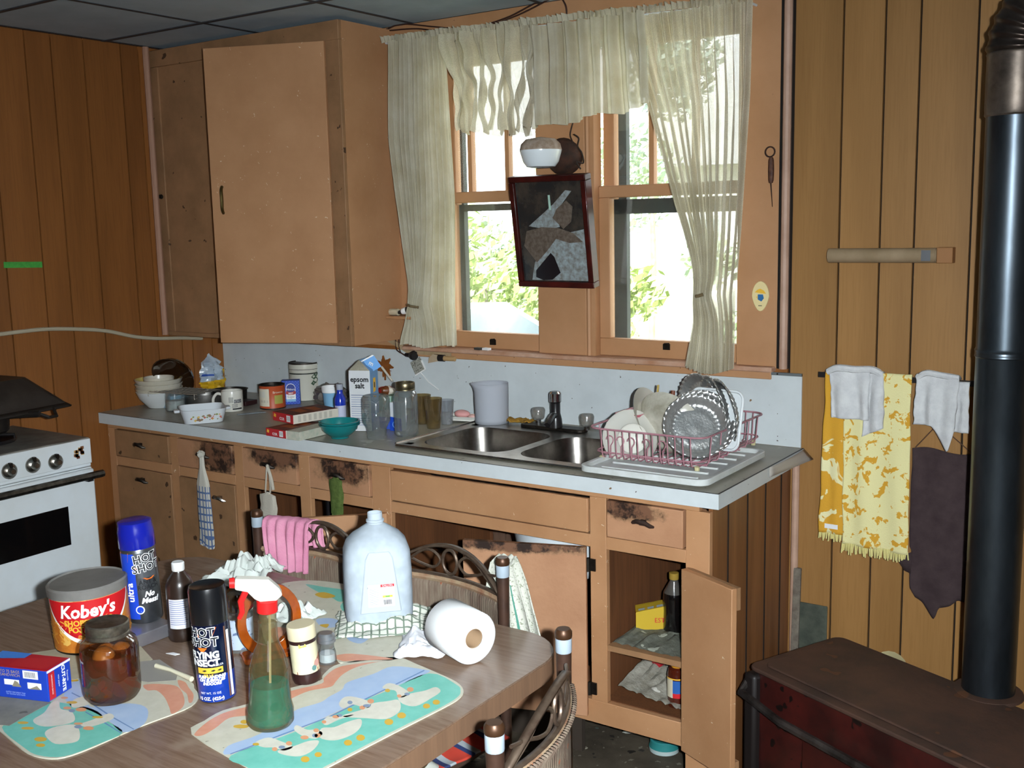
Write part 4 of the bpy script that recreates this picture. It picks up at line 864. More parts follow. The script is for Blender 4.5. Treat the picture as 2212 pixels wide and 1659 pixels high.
# stack of bowls
c = az(*ctr(277, 872), CZ)+Vector((.04, .07, 0)); bx, by = max(c.x, XL+.12), c.y
def bowl(name, label, z, r, h, m, grp=None, x=None, y=None, mi=None):
    t = T(name, label, 'bowl', (bx if x is None else x, by if y is None else y, z), 0, grp)
    MB().lathe([(0, .0), (r*.5, .0), (r*.55, .006), (r*.86, h*.55), (r, h), (r-.004, h+.001), (r*.84, h*.57), (r*.5, .012), (0, .010)], 28, [0]*5+[1]*3).build('body', [m, mi or m], t); return t
g_ = 'stack of cereal bowls'
RB = .092
bowl('cereal_bowl', 'white bowl at the bottom of the stack at the left end of the worktop', CZ, RB, .066, mat('white_ironstone', 'cfd2d2', .3), g_)
bowl('cereal_bowl', 'cream bowl second from the bottom of the stack by the left wall', CZ+.018, RB+.002, .062, BOWLC, g_)
bowl('cereal_bowl', 'cream bowl with a flower band third from the bottom of the stack', CZ+.036, RB+.003, .062, BOWLC, g_)
bowl('cereal_bowl', 'cream bowl with a yellow inside, uppermost large bowl of the stack', CZ+.054, RB+.003, .062, BOWLC, g_, mi=YB)
b5 = T('small_bowl', 'small cream bowl standing on top of the bowl stack', 'bowl', (bx+.018, by-.012, CZ+.074))
MB().lathe([(0, 0), (.04, 0), (.052, .012), (.060, .045), (.060, .052), (.056, .052), (.052, .014), (0, .008)], 26).build('body', BOWLC, b5)
ab = T('smoked_glass_dish', 'brown smoked glass dish leaning behind the small bowl on the stack', 'dish', (bx+.045, by+.045, CZ+.125), tilt=(R(-62), 0, R(20)))
MB().lathe([(0, .035), (.05, .033), (.075, .018), (.088, -.01), (.092, -.012)], 26).build('body', [clear('smoked_glass', '8a7050', .6, .06, .25, '5a4632')], ab)
# blue carton, jar, rack, pan, roasting dish
def ctp(px, py, z=CZ): q = ctr(px, py); return az(q[0], q[1], z)
def carton(name, label, p1, p2, depth, h, mats, lab=None, z=CZ, cat='box', grp=None, conv=None, bev=.001):
    """upright box: p1, p2 bottom ends of its front face (picture points on the plane z)"""
    a = (conv or ctp)(*p1, z); b_ = (conv or ctp)(*p2, z); d = b_-a; L = d.length; an = math.atan2(d.y, d.x); m = (a+b_)/2+Vector((-math.sin(an), math.cos(an), 0))*depth/2
    t = T(name, label, cat, (m.x, m.y, z), an, grp); MB().box(-L/2, L/2, -depth/2, depth/2, 0, h).build('carton', mats, t, bevel=bev); return t, L
t, L = carton('blue_carton', 'small blue and white carton beside the bowl stack, under the wire rack', (330, 868), (370, 880), .06, .055, mat('pale_blue_card', '6aa5c6', .6, var='c9d6dc', sc=30))
t, r, h = put('glass_candle_jar', 'squat glass jar with white wax under the wire rack', 'jar', 380, 884, 838, 42)
MB().lathe([(0, 0), (r*.95, 0), (r, .01), (r, h*.8), (r*.92, h)], 22).build('glass', clear('clear_glass', 'dfe6e6', .45, .04, .10), t); MB().lathe([(0, .004), (r*.9, .004), (r*.9, h*.55), (0, h*.56)], 18).build('wax', mat('wax', 'c9ccc9', .5), t)
t, r, h = put('aluminium_pan', 'dented round aluminium pan behind the white casserole dish', 'pan', 446, 880, 838, 90)
MB().lathe([(0, .0), (r*.9, 0), (r*.97, .012), (r, h), (r+.004, h+.002), (r-.003, h), (r*.94, .014), (0, .006)], 28).build('body', mat('dull_aluminium', 'a7a5a2', .35, .9, var='7d7a76', sc=18), t)
t, r, h = put('dark_pan', 'dark round cake tin behind the mug', 'pan', 497, 872, 832, 76)
MB().lathe([(0, .0), (r*.95, 0), (r, h), (r+.004, h), (r-.003, h), (r*.92, .006), (0, .004)], 26).build('body', mat('dark_tin', '4a4742', .4, .8, var='2e2c29', sc=20), t)
p = ctp(395, 846, CZ+.062); rk = T('wire_rack', 'small wire cooling rack laid over the jar and the pan', 'rack', (p.x, p.y, CZ+.078), R(8))
wm = mat('dull_wire', 'a8a298', .4, .6)
for i in range(13): MB().tube([(-.13+.26*i/12, -.065, 0), (-.13+.26*i/12, .065, 0)], .0019, 4).build('wire', wm, rk)
for y in (-.065, -.02, .02, .065): MB().tube([(-.135, y, -.002), (.135, y, -.002)], .002, 5).build('cross_wire', wm, rk)
for x in (-.12, .12): MB().tube([(x, -.065, 0), (x, -.066, -.02), (x, -.05, -.02)], .002, 5).build('foot', wm, rk)
# casserole
p = ctp(392, 908); cs = T('casserole_dish', 'white square casserole dish with a vegetable garland on its side', 'dish', (p.x+.03, p.y+.075, CZ), face(p)+R(4))
lo = rrect(-.070, .070, -.070, .070, .030, 5); hi = rrect(-.084, .084, -.084, .084, .034, 5); inn = rrect(-.080, .080, -.080, .080, .032, 5); inl = rrect(-.066, .066, -.066, .066, .028, 5); n = len(lo)
WGL = mat('white_glaze', 'd6dbe0', .18, coat=.5)
vs = [(x, y, 0) for x, y in lo]+[(x, y, .052) for x, y in hi]+[(x, y, .052) for x, y in inn]+[(x, y, .006) for x, y in inl]
fs = [tuple(range(n-1, -1, -1))]+[(k*n+i, k*n+(i+1) % n, (k+1)*n+(i+1) % n, (k+1)*n+i) for k in range(3) for i in range(n)]+[tuple(range(3*n, 4*n))]
MB().add(vs, fs).build('body', WGL, cs, smooth=50)
for s in (-1, 1): MB().prism([(s*.083, -.025), (s*.103, -.020), (s*.103, .020), (s*.083, .025)], .038, .048).build('handle', WGL, cs, bevel=.003)
k = MB(); r_ = random.Random(3)
for i in range(30):
    x = r_.uniform(-.050, .060); z = .022+r_.uniform(-.010, .010); s = r_.uniform(.003, .007); y = -.0712-.0135*z/.052-.0012
    k.add([(x-s, y, z), (x, y-.0002, z-s*.7), (x+s, y, z+.001), (x, y, z+s*.8)], [(0, 1, 2, 3)], r_.randint(0, 3))
k.build('vegetable_print', [mat('veg_r', 'a8492a', .5), mat('veg_g', '6f7a3a', .5), mat('veg_y', 'c2a04a', .5), mat('veg_b', '7a5a34', .5)], cs, smooth=0, kind='stuff')
# bread bag
p = ctp(470, 838); bb = T('bread_bag', 'crumpled yellow and blue plastic bread bag standing in the corner', 'bag', (p.x+.02, p.y+.03 if p.y < -.12 else -.09, CZ), face(p))
def bagf(h, w, dpt, seed, twist=.5):
    def f(u, v):
        a = 2*math.pi*u; prof = (1-.35*(v*v))*(1 if v < .8 else max(.15, (1-v)/.2)); d = Vector((math.cos(a), math.sin(a), v*3+seed))
        k = 1+.5*noise.noise(d*1.9)+.3*noise.noise(d*5)
        return (w*prof*k*math.cos(a), dpt*prof*k*math.sin(a), h*v*(1+.05*noise.noise(d)))
    return f
MB().sheet(bagf(.17, .062, .045, 2), 30, 22, lambda u, v: 1 if (v < .34 or .0 < u < .16) and not (.55 < u < .62) else (2 if .45 < v < .52 and .68 < u < .8 else 0), True).build('bag', [mat('hazy_plastic', '9fb2c4', .25, var='c6ced4', sc=18, coat=.4), mat('yellow_plastic', 'd0a520', .35), mat('blue_plastic', '2e57b0', .35)], bb, smooth=25)
# the corner bag sits on the worktop; mug
t, r, h = put('white_mug', 'white mug printed with black lettering, at the left of the worktop', 'mug', 503, 886, 836, 46)
MUG = mat('mug_glaze', 'd9d6cc', .25, coat=.3)
MB().lathe([(0, 0), (r*.96, 0), (r, .005), (r, h-.004), (r-.001, h), (r-.004, h), (r-.005, .008), (0, .007)], 28).build('body', MUG, t)
MB().tube(smooth_pts([(-r+.002, 0, h*.82), (-r-.015, 0, h*.86), (-r-.030, -.0, h*.6), (-r-.024, 0, h*.25), (-r+.001, 0, h*.15)], 6), .0058, 8).build('handle', MUG, t)
k = MB()
k.patch(r+.0004, .15, .95, h*.42, h*.60, 0, 8); k.patch(r+.0004, .0, .95, h*.10, h*.17, 0, 8)
for i in range(6): k.patch(r+.0004, -.30+i*.07, -.27+i*.07, h*.45, h*.72, 0, 2)
for i in range(3): k.patch(r+.0004, -.05, .5, h*(.22+i*.06), h*(.24+i*.06), 0, 4)
k.text('WORLD OF\nPRODUCE', .008, 1, 0, h*.52, wrap=r+.0009, a0=.55)
k.build('printed_lettering', [INK, WHI], t, smooth=0, kind='stuff')
t, L = carton('dark_box', 'flat dark red-brown box lying right of the mug', (531, 874), (556, 869), .07, .018, mat('dark_red_box', '30191a', .5))
p = ctp(543, 890); o = MB().box(-.055, .055, -.010, .010, 0, .003).build('clear_plastic_knife', [clear('frosted_strip', 'e6ecf2', .5, .15, .55, 'cfd8e0')], bevel=.001); tag(o, 'frosted clear plastic strip lying on the worktop right of the mug', 'plastic strip', loc=(p.x, p.y, CZ), rz=R(60))
# orange can
t, r, h = put('orange_food_can', 'large open can with an orange label beside the blue sugar box', 'can', 590, 882, 823, 56)
MB().lathe([(0, 0), (r, 0), (r, .004), (r-.001, .006), (r-.001, h-.006), (r, h-.004), (r, h), (r-.002, h), (r-.002, h-.012), (0, h-.012)], 30, [1, 1, 0, 0, 0, 1, 1, 1, 1]).build('tin', [mat('orange_label', 'b8502a', .45), GUN], t)
k = MB(); k.patch(r+.0003, -1.3, -.25, .012, h-.014, 0, 12); k.patch(r+.0003, .15, .85, h*.22, h*.58, 1, 6); k.patch(r+.0003, -1.15, -.38, h*.28, h*.38, 2, 6); k.patch(r+.0003, -1.2, -.5, h*.5, h*.75, 3, 6)
k.text('Brownie', .013, 0, 0, h*.70, wrap=r+.0008, a0=.45); k.build('label_print', [mat('cream_label', 'd8d0bc', .5), mat('olive_patch', 'a9a24e', .5), mat('label_dk', '3b3a30', .5), mat('label_bl', 'b4c2cc', .5)], t, smooth=0, kind='stuff')
# sugar box
ps, r, h = cyl(*ctr(646, 872), 820, 56, CZ)
sg = T('sugar_box', 'blue checked box of sugar with a white arched label', 'box', (ps.x-.005, ps.y-.035, CZ), face(ps)+R(-4)); h = .098; w = .036
MB().box(-w, w, -.022, .022, 0, h).build('carton', mat('royal_blue_card', '1e45b4', .45), sg, bevel=.001)
k = MB(); Y = -.0226
def arch(w_, z0, z1, m, y, n=10): k.add([(-w_, y, z0)]+[(w_, y, z0)]+[(w_*math.cos(R(180*i/n)), y, z1-w_*(1-math.sin(R(180*i/n)))) for i in range(n+1)], [tuple(range(n+3))], m)
for i in range(12):
    for j in range(16):
        if (i+j) % 2 == 0: k.add([(-w+.006*i+.001, Y, .006*j+.002), (-w+.006*i+.004, Y, .006*j+.002), (-w+.006*i+.004, Y, .006*j+.005), (-w+.006*i+.001, Y, .006*j+.005)], [(0, 1, 2, 3)], 4)
arch(.019, .012, .086, 0, Y-.0004); arch(.0175, .014, .084, 1, Y-.0006); k.add([(-.019, Y-.0008, .012), (.019, Y-.0008, .012), (.019, Y-.0008, .022), (-.019, Y-.0008, .022)], [(0, 1, 2, 3)], 3)
k.add([(-.019, Y-.0008, .022), (.019, Y-.0008, .022), (.019, Y-.0008, .042), (-.019, Y-.0008, .042)], [(0, 1, 2, 3)], 0)
k.add([(-.021, Y-.001, .045), (-.010, Y-.001, .040), (.010, Y-.001, .040), (.021, Y-.001, .045), (.018, Y-.001, .056), (.0, Y-.001, .051), (-.018, Y-.001, .056)], [tuple(range(7))], 2)
k.text('BEST', .009, 0, 0, .0455, Y-.0014, bold=.0002); k.text('Pillsbury', .011, 0, 0, .062, Y-.0012, bold=.0001); k.text('Sugar', .014, 5, 0, .032, Y-.0012)
k.build('label_print', [WHI, mat('navy_arch', '16338c', .4), mat('red_banner', 'a8343a', .5), SKYI, mat('check_blue', '4c78d6', .5), GREYI], sg, smooth=0, kind='stuff')
# tall tin canister
t, r, h = put('tin_canister', 'white lidded tin canister with a dark rim and leaf print behind the sugar box', 'canister', 661, 864, 776, 66)
MB().lathe([(0, 0), (r, 0), (r, h-.028), (r+.001, h-.026), (r+.001, h-.018), (r+.001, h-.006), (r, h), (r-.002, h), (r-.003, h-.004), (0, h-.004)], 32, [0, 0, 1, 0, 0, 1, 1, 1, 1]).build('tin', [mat('cream_tin', 'cdcabc', .35, coat=.3), GUN], t)
k = MB(); k.patch(r+.0006, -1.3, 1.3, h*.70, h*.735, 0, 14)
for a, z, s in ((.62, .62, .014), (.75, .52, .016), (.55, .45, .012), (.8, .68, .012)): k.polyw([(-s, h*z), (0, h*z-s*.8), (s, h*z+s*.2), (s*.2, h*z+s)], r+.0008, a, 1)
k.polyw([(-.010, h*.48), (0, h*.42), (.010, h*.48), (.006, h*.54), (-.006, h*.54)], r+.0008, -.75, 2)
k.build('leaf_print', [mat('tin_dark', '30332c', .4), mat('tin_green', '3f5440', .5), ORI], t, smooth=0, kind='stuff')
# white plastic bottle
t, r, h = put('white_plastic_bottle', 'milky white plastic bottle between the canister and the sugar box', 'bottle', 669, 856, 796, 40)
MB().lathe([(0, 0), (r, .0), (r, h*.62), (r*.92, h*.74), (r*.55, h*.86), (r*.5, h*.87)], 24).build('body', mat('milky_plastic', 'b9c2cc', .4), t); MB().lathe([(r*.55, h*.87), (r*.58, h*.88), (r*.58, h*.985), (r*.5, h), (0, h)], 20).build('cap', mat('pale_blue_cap', '93aab8', .4), t)
# grey plastic bag heap
p = ctp(720, 868); pb = T('grey_plastic_bag', 'crumpled dark grey plastic bag heaped by the splashback', 'bag', (p.x+.02, -.075, CZ), 0)
MB().ball((0, 0, .040), .060, 22, 0, (1.35, .75, .70), .45, 2.5).build('bag', mat('grey_film', '6d6660', .3, var='4e4843', sc=25, coat=.4), pb, smooth=20)
t, r, h = put('blue_white_cup', 'light blue cup with a white rim in front of the grey bag', 'cup', 716, 884, 831, 38)
MB().lathe([(0, 0), (r*.75, 0), (r*.92, h*.72), (r, h*.74), (r*1.04, h), (r*.98, h), (r*.72, .004), (0, .004)], 24, [0, 0, 1, 1, 1, 1, 1]).build('body', [mat('cup_blue', '7fb0d2', .4), WHI], t)
t, r, h = put('mouthwash_bottle', 'small bottle of blue liquid with a white label, left of the epsom salt carton', 'bottle', 737, 915, 826, 24)
MB().lathe([(0, 0), (r, 0), (r, h*.45), (r, h*.62), (r*.6, h*.74), (r*.55, h*.76), (r*.55, h*.84)], 20, [1, 1, 0, 0, 0, 0]).build('body', [mat('blue_liquid', '1b35a8', .15, coat=.6), mat('lavender_label', 'b9bdd6', .5)], t); MB().lathe([(r*.6, h*.84), (r*.62, h*.85), (r*.62, h*.98), (0, h)], 18).build('cap', mat('grey_cap', '9ea4b0', .4), t)
# spoon-like dark dish between
p = ctp(700, 884); tag(MB().prism(circ(0, 0, .030, 14, .7), 0, .002).tube([(.02, 0, .002), (.075, .03, .010)], .003, 6).build('slotted_spoon', mat('grey_spoon', '6f7278', .4, .3)), 'grey spoon lying behind the upper red box', 'spoon', loc=(p.x, p.y, CZ+.0005), rz=R(20))
# red candy boxes
def redbox(name, label, p1, p2, z, L2, h, depth, rzx=0, side='cream'):
    """p1-p2: bottom edge of the short red end; the long pale side runs to the right of p2"""
    a, b_ = ctp(*p1, z), ctp(*p2, z); d = (b_-a).normalized(); w = (b_-a).length; nrm = Vector((-d.y, d.x, 0)); an = math.atan2(d.y, d.x)
    c = a+d*w/2+nrm*L2/2; t = T(name, label, 'box', (c.x, c.y, z), an, 'flat red boxes'); hw, hl = w/2, L2/2
    MB().add([(-hw, -hl, 0), (hw, -hl, 0), (hw, hl, 0), (-hw, hl, 0), (-hw, -hl, h), (hw, -hl, h), (hw, hl, h), (-hw, hl, h)], [(0, 3, 2, 1), (4, 5, 6, 7), (0, 1, 5, 4), (1, 2, 6, 5), (2, 3, 7, 6), (3, 0, 4, 7)], [0, 1, 0, 2, 0, 0]).build('carton', [mat('bright_red_card', 'b8262c', .45), mat('brown_red_card', '7a3a2a', .5, var='4e2a22', sc=12), mat('cream_panel', 'cfc9bb', .5)], t, bevel=.0008)
    k = MB(); k.add([(hw*.35, -hl-.0004, h*.15), (hw*.72, -hl-.0004, h*.15), (hw*.72, -hl-.0004, h*.85), (hw*.35, -hl-.0004, h*.85)], [(0, 1, 2, 3)], 0)
    for i in range(5): k.add([(hw*(.39+i*.065), -hl-.0008, h*.3), (hw*(.41+i*.065), -hl-.0008, h*.3), (hw*(.41+i*.065), -hl-.0008, h*.75), (hw*(.39+i*.065), -hl-.0008, h*.75)], [(0, 1, 2, 3)], 1)
    k.text('COR', h*.45, 0, -hw*.1, h*.35, -hl-.0006, bold=.0004); k.add([(-hw*.9, -hl-.0005, h*.5), (-hw*.7, -hl-.0005, h*.4), (-hw*.66, -hl-.0005, h*.75), (-hw*.85, -hl-.0005, h*.85)], [(0, 1, 2, 3)], 2)
    for i in range(7): k.add([(hw+.0005, -hl*.8+i*L2*.115, h*.15), (hw+.0005, -hl*.8+i*L2*.115+.012, h*.15), (hw+.0005, -hl*.8+i*L2*.115+.012, h*.85), (hw+.0005, -hl*.8+i*L2*.115, h*.85)], [(0, 1, 2, 3)], 3)
    for i in range(2): k.add([(-hw*.6, -hl*.5+i*.06, h+.0004), (hw*.6, -hl*.5+i*.06, h+.0004), (hw*.5, -hl*.5+i*.06+.035, h+.0004), (-hw*.5, -hl*.5+i*.06+.045, h+.0004)], [(0, 1, 2, 3)], 4)
    k.build('label_print', [PAPER, INK, YELI, mat('fine_print_grey', 'b5b0a4', .6), mat('photo_orange', 'a85a2c', .5)], t, smooth=0, kind='stuff'); return t
redbox('candy_box', 'flat red box lying at the bottom of the box pile by the teal bowls', (575, 938), (618, 946), CZ, .17, .028, .03)
redbox('candy_box', 'flat red box with a cream side lying on top of the box pile', (590, 905), (634, 915), CZ+.034, .19, .032, .03)
t, L = carton('cream_box', 'flat cream box lying beside the lower red box', (620, 947), (648, 951), .16, .030, mat('cream_speckle_card', 'c6c0b0', .55, var='a8b0a0', sc=60))
# teal bowls
tl = mat('teal_plastic', '157a7a', .25, var='126a6c', sc=4, coat=.3)
t, r, h = put('teal_bowl', 'teal plastic bowl, the lower of two nested ones in front of the worktop', 'bowl', 735, 953, 905, 84, 'nested teal bowls')
def tealb(t, r, h): MB().lathe([(0, 0), (r*.45, 0), (r*.47, .006), (r*.62, .012), (r*.9, h*.55), (r*.96, h*.85), (r*1.06, h*.86), (r*1.07, h*.93), (r*.98, h*.95), (r*.93, h*.86), (r*.86, h*.55), (r*.5, .016), (0, .014)], 32).build('body', tl, t)
tealb(t, r, h); t2 = dup(t, 'teal plastic bowl, the upper of two nested ones, nearest the red boxes', (t.location.x, t.location.y, CZ+.0085))
# epsom salt carton
a = ctp(746, 938); eps = T('epsom_salt_carton', 'white gable-top carton lettered epsom salt with a light blue side', 'carton', (0, 0, 0)); pe = az(769, 930, CZ); wE = 48/2/SCL(pe); an = face(pe)+R(-22)
dE = wE; eps.location = (pe.x+.01, pe.y+dE, CZ); eps.rotation_euler = (0, 0, an); hE = hz(pe, 800); gE = hz(pe, 782)
wh, blu = mat('carton_white', 'cfd0d2', .5), mat('carton_blue', '6e95bc', .5, var='5f88b2', sc=12)
MB().add([(-wE, -dE, 0), (wE, -dE, 0), (wE, dE, 0), (-wE, dE, 0), (-wE, -dE, hE), (wE, -dE, hE), (wE, dE, hE), (-wE, dE, hE), (0, -dE*.86, gE+.008), (0, dE*.86, gE+.008)],
         [(0, 3, 2, 1), (0, 1, 5, 4), (1, 2, 6, 5), (2, 3, 7, 6), (3, 0, 4, 7), (4, 5, 8), (6, 7, 9), (5, 6, 9, 8), (7, 4, 8, 9)], [0, 0, 1, 0, 0, 2, 2, 1, 0]).build('carton', [wh, blu, mat('grimy_gable', 'a9a290', .6, var='7e7866', sc=20)], eps, smooth=0)
ff = MB().poly([(.012, -dE*.7, gE+.004), (.045, -dE*.2, gE+.021), (.066, dE*.2, gE-.020), (.034, -dE*.2, gE-.038)]).poly([(.0, -dE*.9, gE), (.040, -dE*.27, gE+.0226), (.046, -dE*.2, gE+.0205), (.010, -dE*.73, gE+.001)], 1).text('m', .022, 1, .040, gE-.006, -dE*.6, rot=-.45, bold=.0005).build('torn_flap', [mat('flap_blue', '6fa6e0', .5), WHI], eps, smooth=0, solid=.0006)
k = MB(); Y = -dE-.0006
k.text('epsom\nsalt', .0265, 0, 0, hE*.80, Y, bold=.0008, sx=.95)
for i in range(14):
    zz = hE*(.60-i*.038); k.add([(-wE*.85, Y, zz), (wE*(.85-.4*((i*7) % 3 == 0)), Y, zz), (wE*(.85-.4*((i*7) % 3 == 0)), Y, zz-.0022), (-wE*.85, Y, zz-.0022)], [(0, 1, 2, 3)], 1 if i % 5 else 3)
k.add([(wE+.0006, -.012, hE*.62), (wE+.0006, .012, hE*.64), (wE+.0006, .013, hE*.86), (wE+.0006, -.010, hE*.86)], [(0, 1, 2, 3)], 2); k.add([(wE+.0009, -.005, hE*.70), (wE+.0009, .005, hE*.70), (wE+.0009, .005, hE*.78), (wE+.0009, -.004, hE*.80)], [(0, 1, 2, 3)], 0)
k.build('label_print', [INK, mat('blue_grey_print', '8a94b0', .6), YELI, mat('print_line', '5d6a8a', .6)], eps, smooth=0, kind='stuff')
# inverted jar, mason jar
CG = MC['clear_glass']
t, r, h = put('upturned_jar', 'empty clear glass jar standing upside down in front of the epsom salt carton', 'jar', 815, 952, 848, 60)
MB().lathe([(r*.70, 0), (r*.72, .006), (r*.68, .014), (r*.72, .02), (r*.72, .035), (r, .06), (r, h-.014), (r*.85, h-.002), (r*.4, h-.002), (0, h-.006)], 28).build('glass', CG, t)
t, r, h = put('preserving_jar', 'empty clear preserving jar with a metal screw band, right of the upturned jar', 'jar', 879, 946, 822, 52)
MB().lathe([(0, .004), (r*.8, .0), (r, .008), (r, h*.74), (r*.88, h*.81), (r*.74, h*.84), (r*.74, h*.9)], 28).build('glass', CG, t)
MB().lathe([(r*.78, h*.86), (r*.82, h*.86), (r*.82, h*.875), (r*.79, h*.885), (r*.82, h*.90), (r*.82, h*.985), (r*.78, h), (r*.70, h), (r*.70, h*.99)], 28).build('screw_band', mat('dull_gold_metal', '8d8268', .35, .9, var='5f563f', sc=30), t)
# wipes box & tub behind
t, L = carton('blue_label_box', 'small blue and white box standing behind the two jars', (843, 930), (868, 932), .03, .100, mat('box_white', 'c9ccd2', .5), conv=ctp)
k = MB(); k.add([(-L/2, -.0156, .0), (L/2, -.0156, .0), (L/2, -.0156, .045), (-L/2, -.0156, .05)], [(0, 1, 2, 3)], 0); k.tube([(.012*math.cos(R(60+i*30)), -.0158, .022+.012*math.sin(R(60+i*30))) for i in range(9)], .0012, 4, 1); k.build('label_print', [BLUEI, SKYI], t, smooth=0, kind='stuff')
t, r, h = put('margarine_tub', 'low tub with a white lid and a blue band behind the glass jars', 'tub', 850, 928, 884, 70)
MB().lathe([(0, 0), (r*.82, 0), (r*.9, h*.8), (r, h*.82), (r*1.02, h*.98), (r*.95, h), (0, h)], 28, [0, 0, 1, 1, 1, 1]).build('tub', [mat('tub_blue', '3c56b4', .35), mat('tub_lid', 'c9c7be', .4)], t)
k = MB(); k.text('Classic', .016, 0, 0, h*.42, wrap=r*.92, a0=.2, ital=.3); k.build('lettering', WHI, t, smooth=0)
# leaf-shaped pot holder, white spoon, snack bag
p = ay(830, 792, -.02)
lf = []
for i in range(48):
    a = 2*math.pi*i/48; rr_ = .034+.009*math.cos(7*a)+.004*math.cos(14*a+1); lf.append((rr_*math.cos(a), rr_*math.sin(a)))
o = MB().prism(lf, 0, .004).prism([(-.004, -.02), (.004, -.02), (.002, -.055), (-.005, -.055)], 0, .004).build('brown_leaf', mat('brown_felt', '8a4f1c', .85, var='74400f', sc=30), bevel=.001); tag(o, 'brown leaf-shaped piece standing against the splashback behind the carton', 'leaf ornament', loc=(p.x, -.014, p.z), rot=(R(90), 0, 0))
p = ay(832, 812, -.06)
o = MB().tube([(-.030, 0, .032), (.024, 0, -.022)], .0045, 6).build('white_spoon', mat('offwhite_plastic', 'd2cabb', .4)); tag(o, 'white plastic handle leaning out behind the carton', 'spoon', loc=(p.x, -.045, p.z))
p = ay(838, 838, -.13)
sn = T('snack_bag', 'small red and brown snack bag lying behind the preserving jar', 'bag', (p.x, -.13, CZ+.070), R(20))
MB().ball((0, 0, 0), .030, 18, lambda u, v: int(u*6) % 3, (1.15, .6, .55), .3, 3).build('bag', [mat('bag_red', '96261f', .3), mat('bag_brown', '6a3a1c', .3), mat('bag_white', 'cfc6b8', .4)], sn, smooth=25)
t, r, h = put('food_canister', 'round canister hidden behind the jars, carrying the snack bag', 'canister', 838, 905, 850, 46)
MB().lathe([(0, 0), (r, 0), (r, h), (0, h)], 20).build('body', mat('canister_green', '8fae9c', .5), t)
sn.location.z = CZ+h+.018; sn.location.x = t.location.x; sn.location.y = t.location.y
# glasses
AG = clear('amber_tumbler_glass', 'cdb98a', .3, .05, .22, 'a8946a')
for nm, px, pyb, pyt, w, l in (('amber_tumbler', 912, 918, 850, 42, 'cloudy amber plastic tumbler right of the preserving jar, further back'), ('amber_tumbler', 937, 928, 857, 40, 'cloudy amber plastic tumbler right of the preserving jar, nearer the sink')):
    t, r, h = put(nm, l, 'tumbler', px, pyb, pyt, w, 'amber tumblers'); MB().lathe([(0, .003), (r*.70, 0), (r*.72, .004), (r, h), (r*.95, h)], 26).build('body', AG, t)
t, r, h = put('clear_cup', 'small clear plastic cup behind the amber tumblers, next to the soap', 'cup', 966, 918, 861, 32); MB().lathe([(0, .002), (r*.75, 0), (r, h), (r*.96, h)], 22).build('body', clear('clear_plastic', 'dfe4ea', .25, .08, .18), t)
# soap dish and soap
p = ctp(992, 912); sd = T('soap_dish', 'white soap dish by the back edge of the sink', 'soap dish', (p.x, p.y+.03, rim1+.0005), R(14))
MB().prism(rrect(-.052, .052, -.032, .032, .012, 4), 0, .006).add([(x, y, .006) for x, y in rrect(-.052, .052, -.032, .032, .012, 4)]+[(x, y, .016) for x, y in rrect(-.058, .058, -.037, .037, .014, 4)], [(i, (i+1) % 20, 20+(i+1) % 20, 20+i) for i in range(20)]).build('dish', mat('soap_dish_white', 'd2d0c8', .35), sd, smooth=40)
s1 = T('pink_soap', 'rounded bar of pink soap in the soap dish', 'soap', (sd.location.x-.008, sd.location.y, rim1+.008)); MB().ball((0, 0, .013), .030, 20, 0, (1.05, .75, .5), .06, 2).build('bar', mat('pink_soap', 'd99c98', .4), s1)
s2 = T('soap_sliver', 'thin worn sliver of pale pink soap at the right of the soap dish', 'soap', (sd.location.x+.036, sd.location.y+.004, rim1+.008)); MB().ball((0, 0, .007), .018, 14, 0, (1, .8, .45), .06, 2).build('bar', mat('pale_soap', 'd9aca4', .4), s2)
# white pitcher
t, r, h = put('white_pitcher', 'tall translucent white plastic pitcher behind the left sink bowl', 'pitcher', 1063, 922, 825, 74, rz=None, z=CZ)
t.location.z = rim1+.0005
def pit(u, v):
    a = 2*math.pi*u; rr_ = (r*.93 if v > .9 else r)*(1+.02*v); rr_ = r*(1.0-.03*math.cos(v*3))*(.96+.04*(1-v)); e = .014*max(0, v-.85)/.15*max(0, math.cos(a-math.pi))**6
    return ((rr_+e)*math.cos(a), (rr_+e)*math.sin(a), h*v)
MB().sheet(pit, 36, 10, 0, True).build('body', [fabric('milky_pitcher_plastic', 'c9ccd4', 0, .35)], t, smooth=60, solid=.0015); MB().lathe([(0, .001), (r*.97, .001)], 30).build('bottom', [MC['milky_pitcher_plastic']], t)
# yellow rag
p = az(1117, 916, rim1)
yr = T('yellow_rag', 'crumpled strip of yellow rag behind the sink between pitcher and tap', 'rag', (p.x, p.y, rim1))
MB().sheet(lambda u, v: ((u-.5)*.125, (v-.5)*.035+.02*noise.noise((u*4, 1, 0)), .008+.010*abs(noise.noise((u*5, v*3, 4)))*2+.006*v), 24, 8).build('cloth', mat('mustard_cloth', 'a87c26', .85, var='8d661c', sc=30), yr, solid=.004, smooth=60)
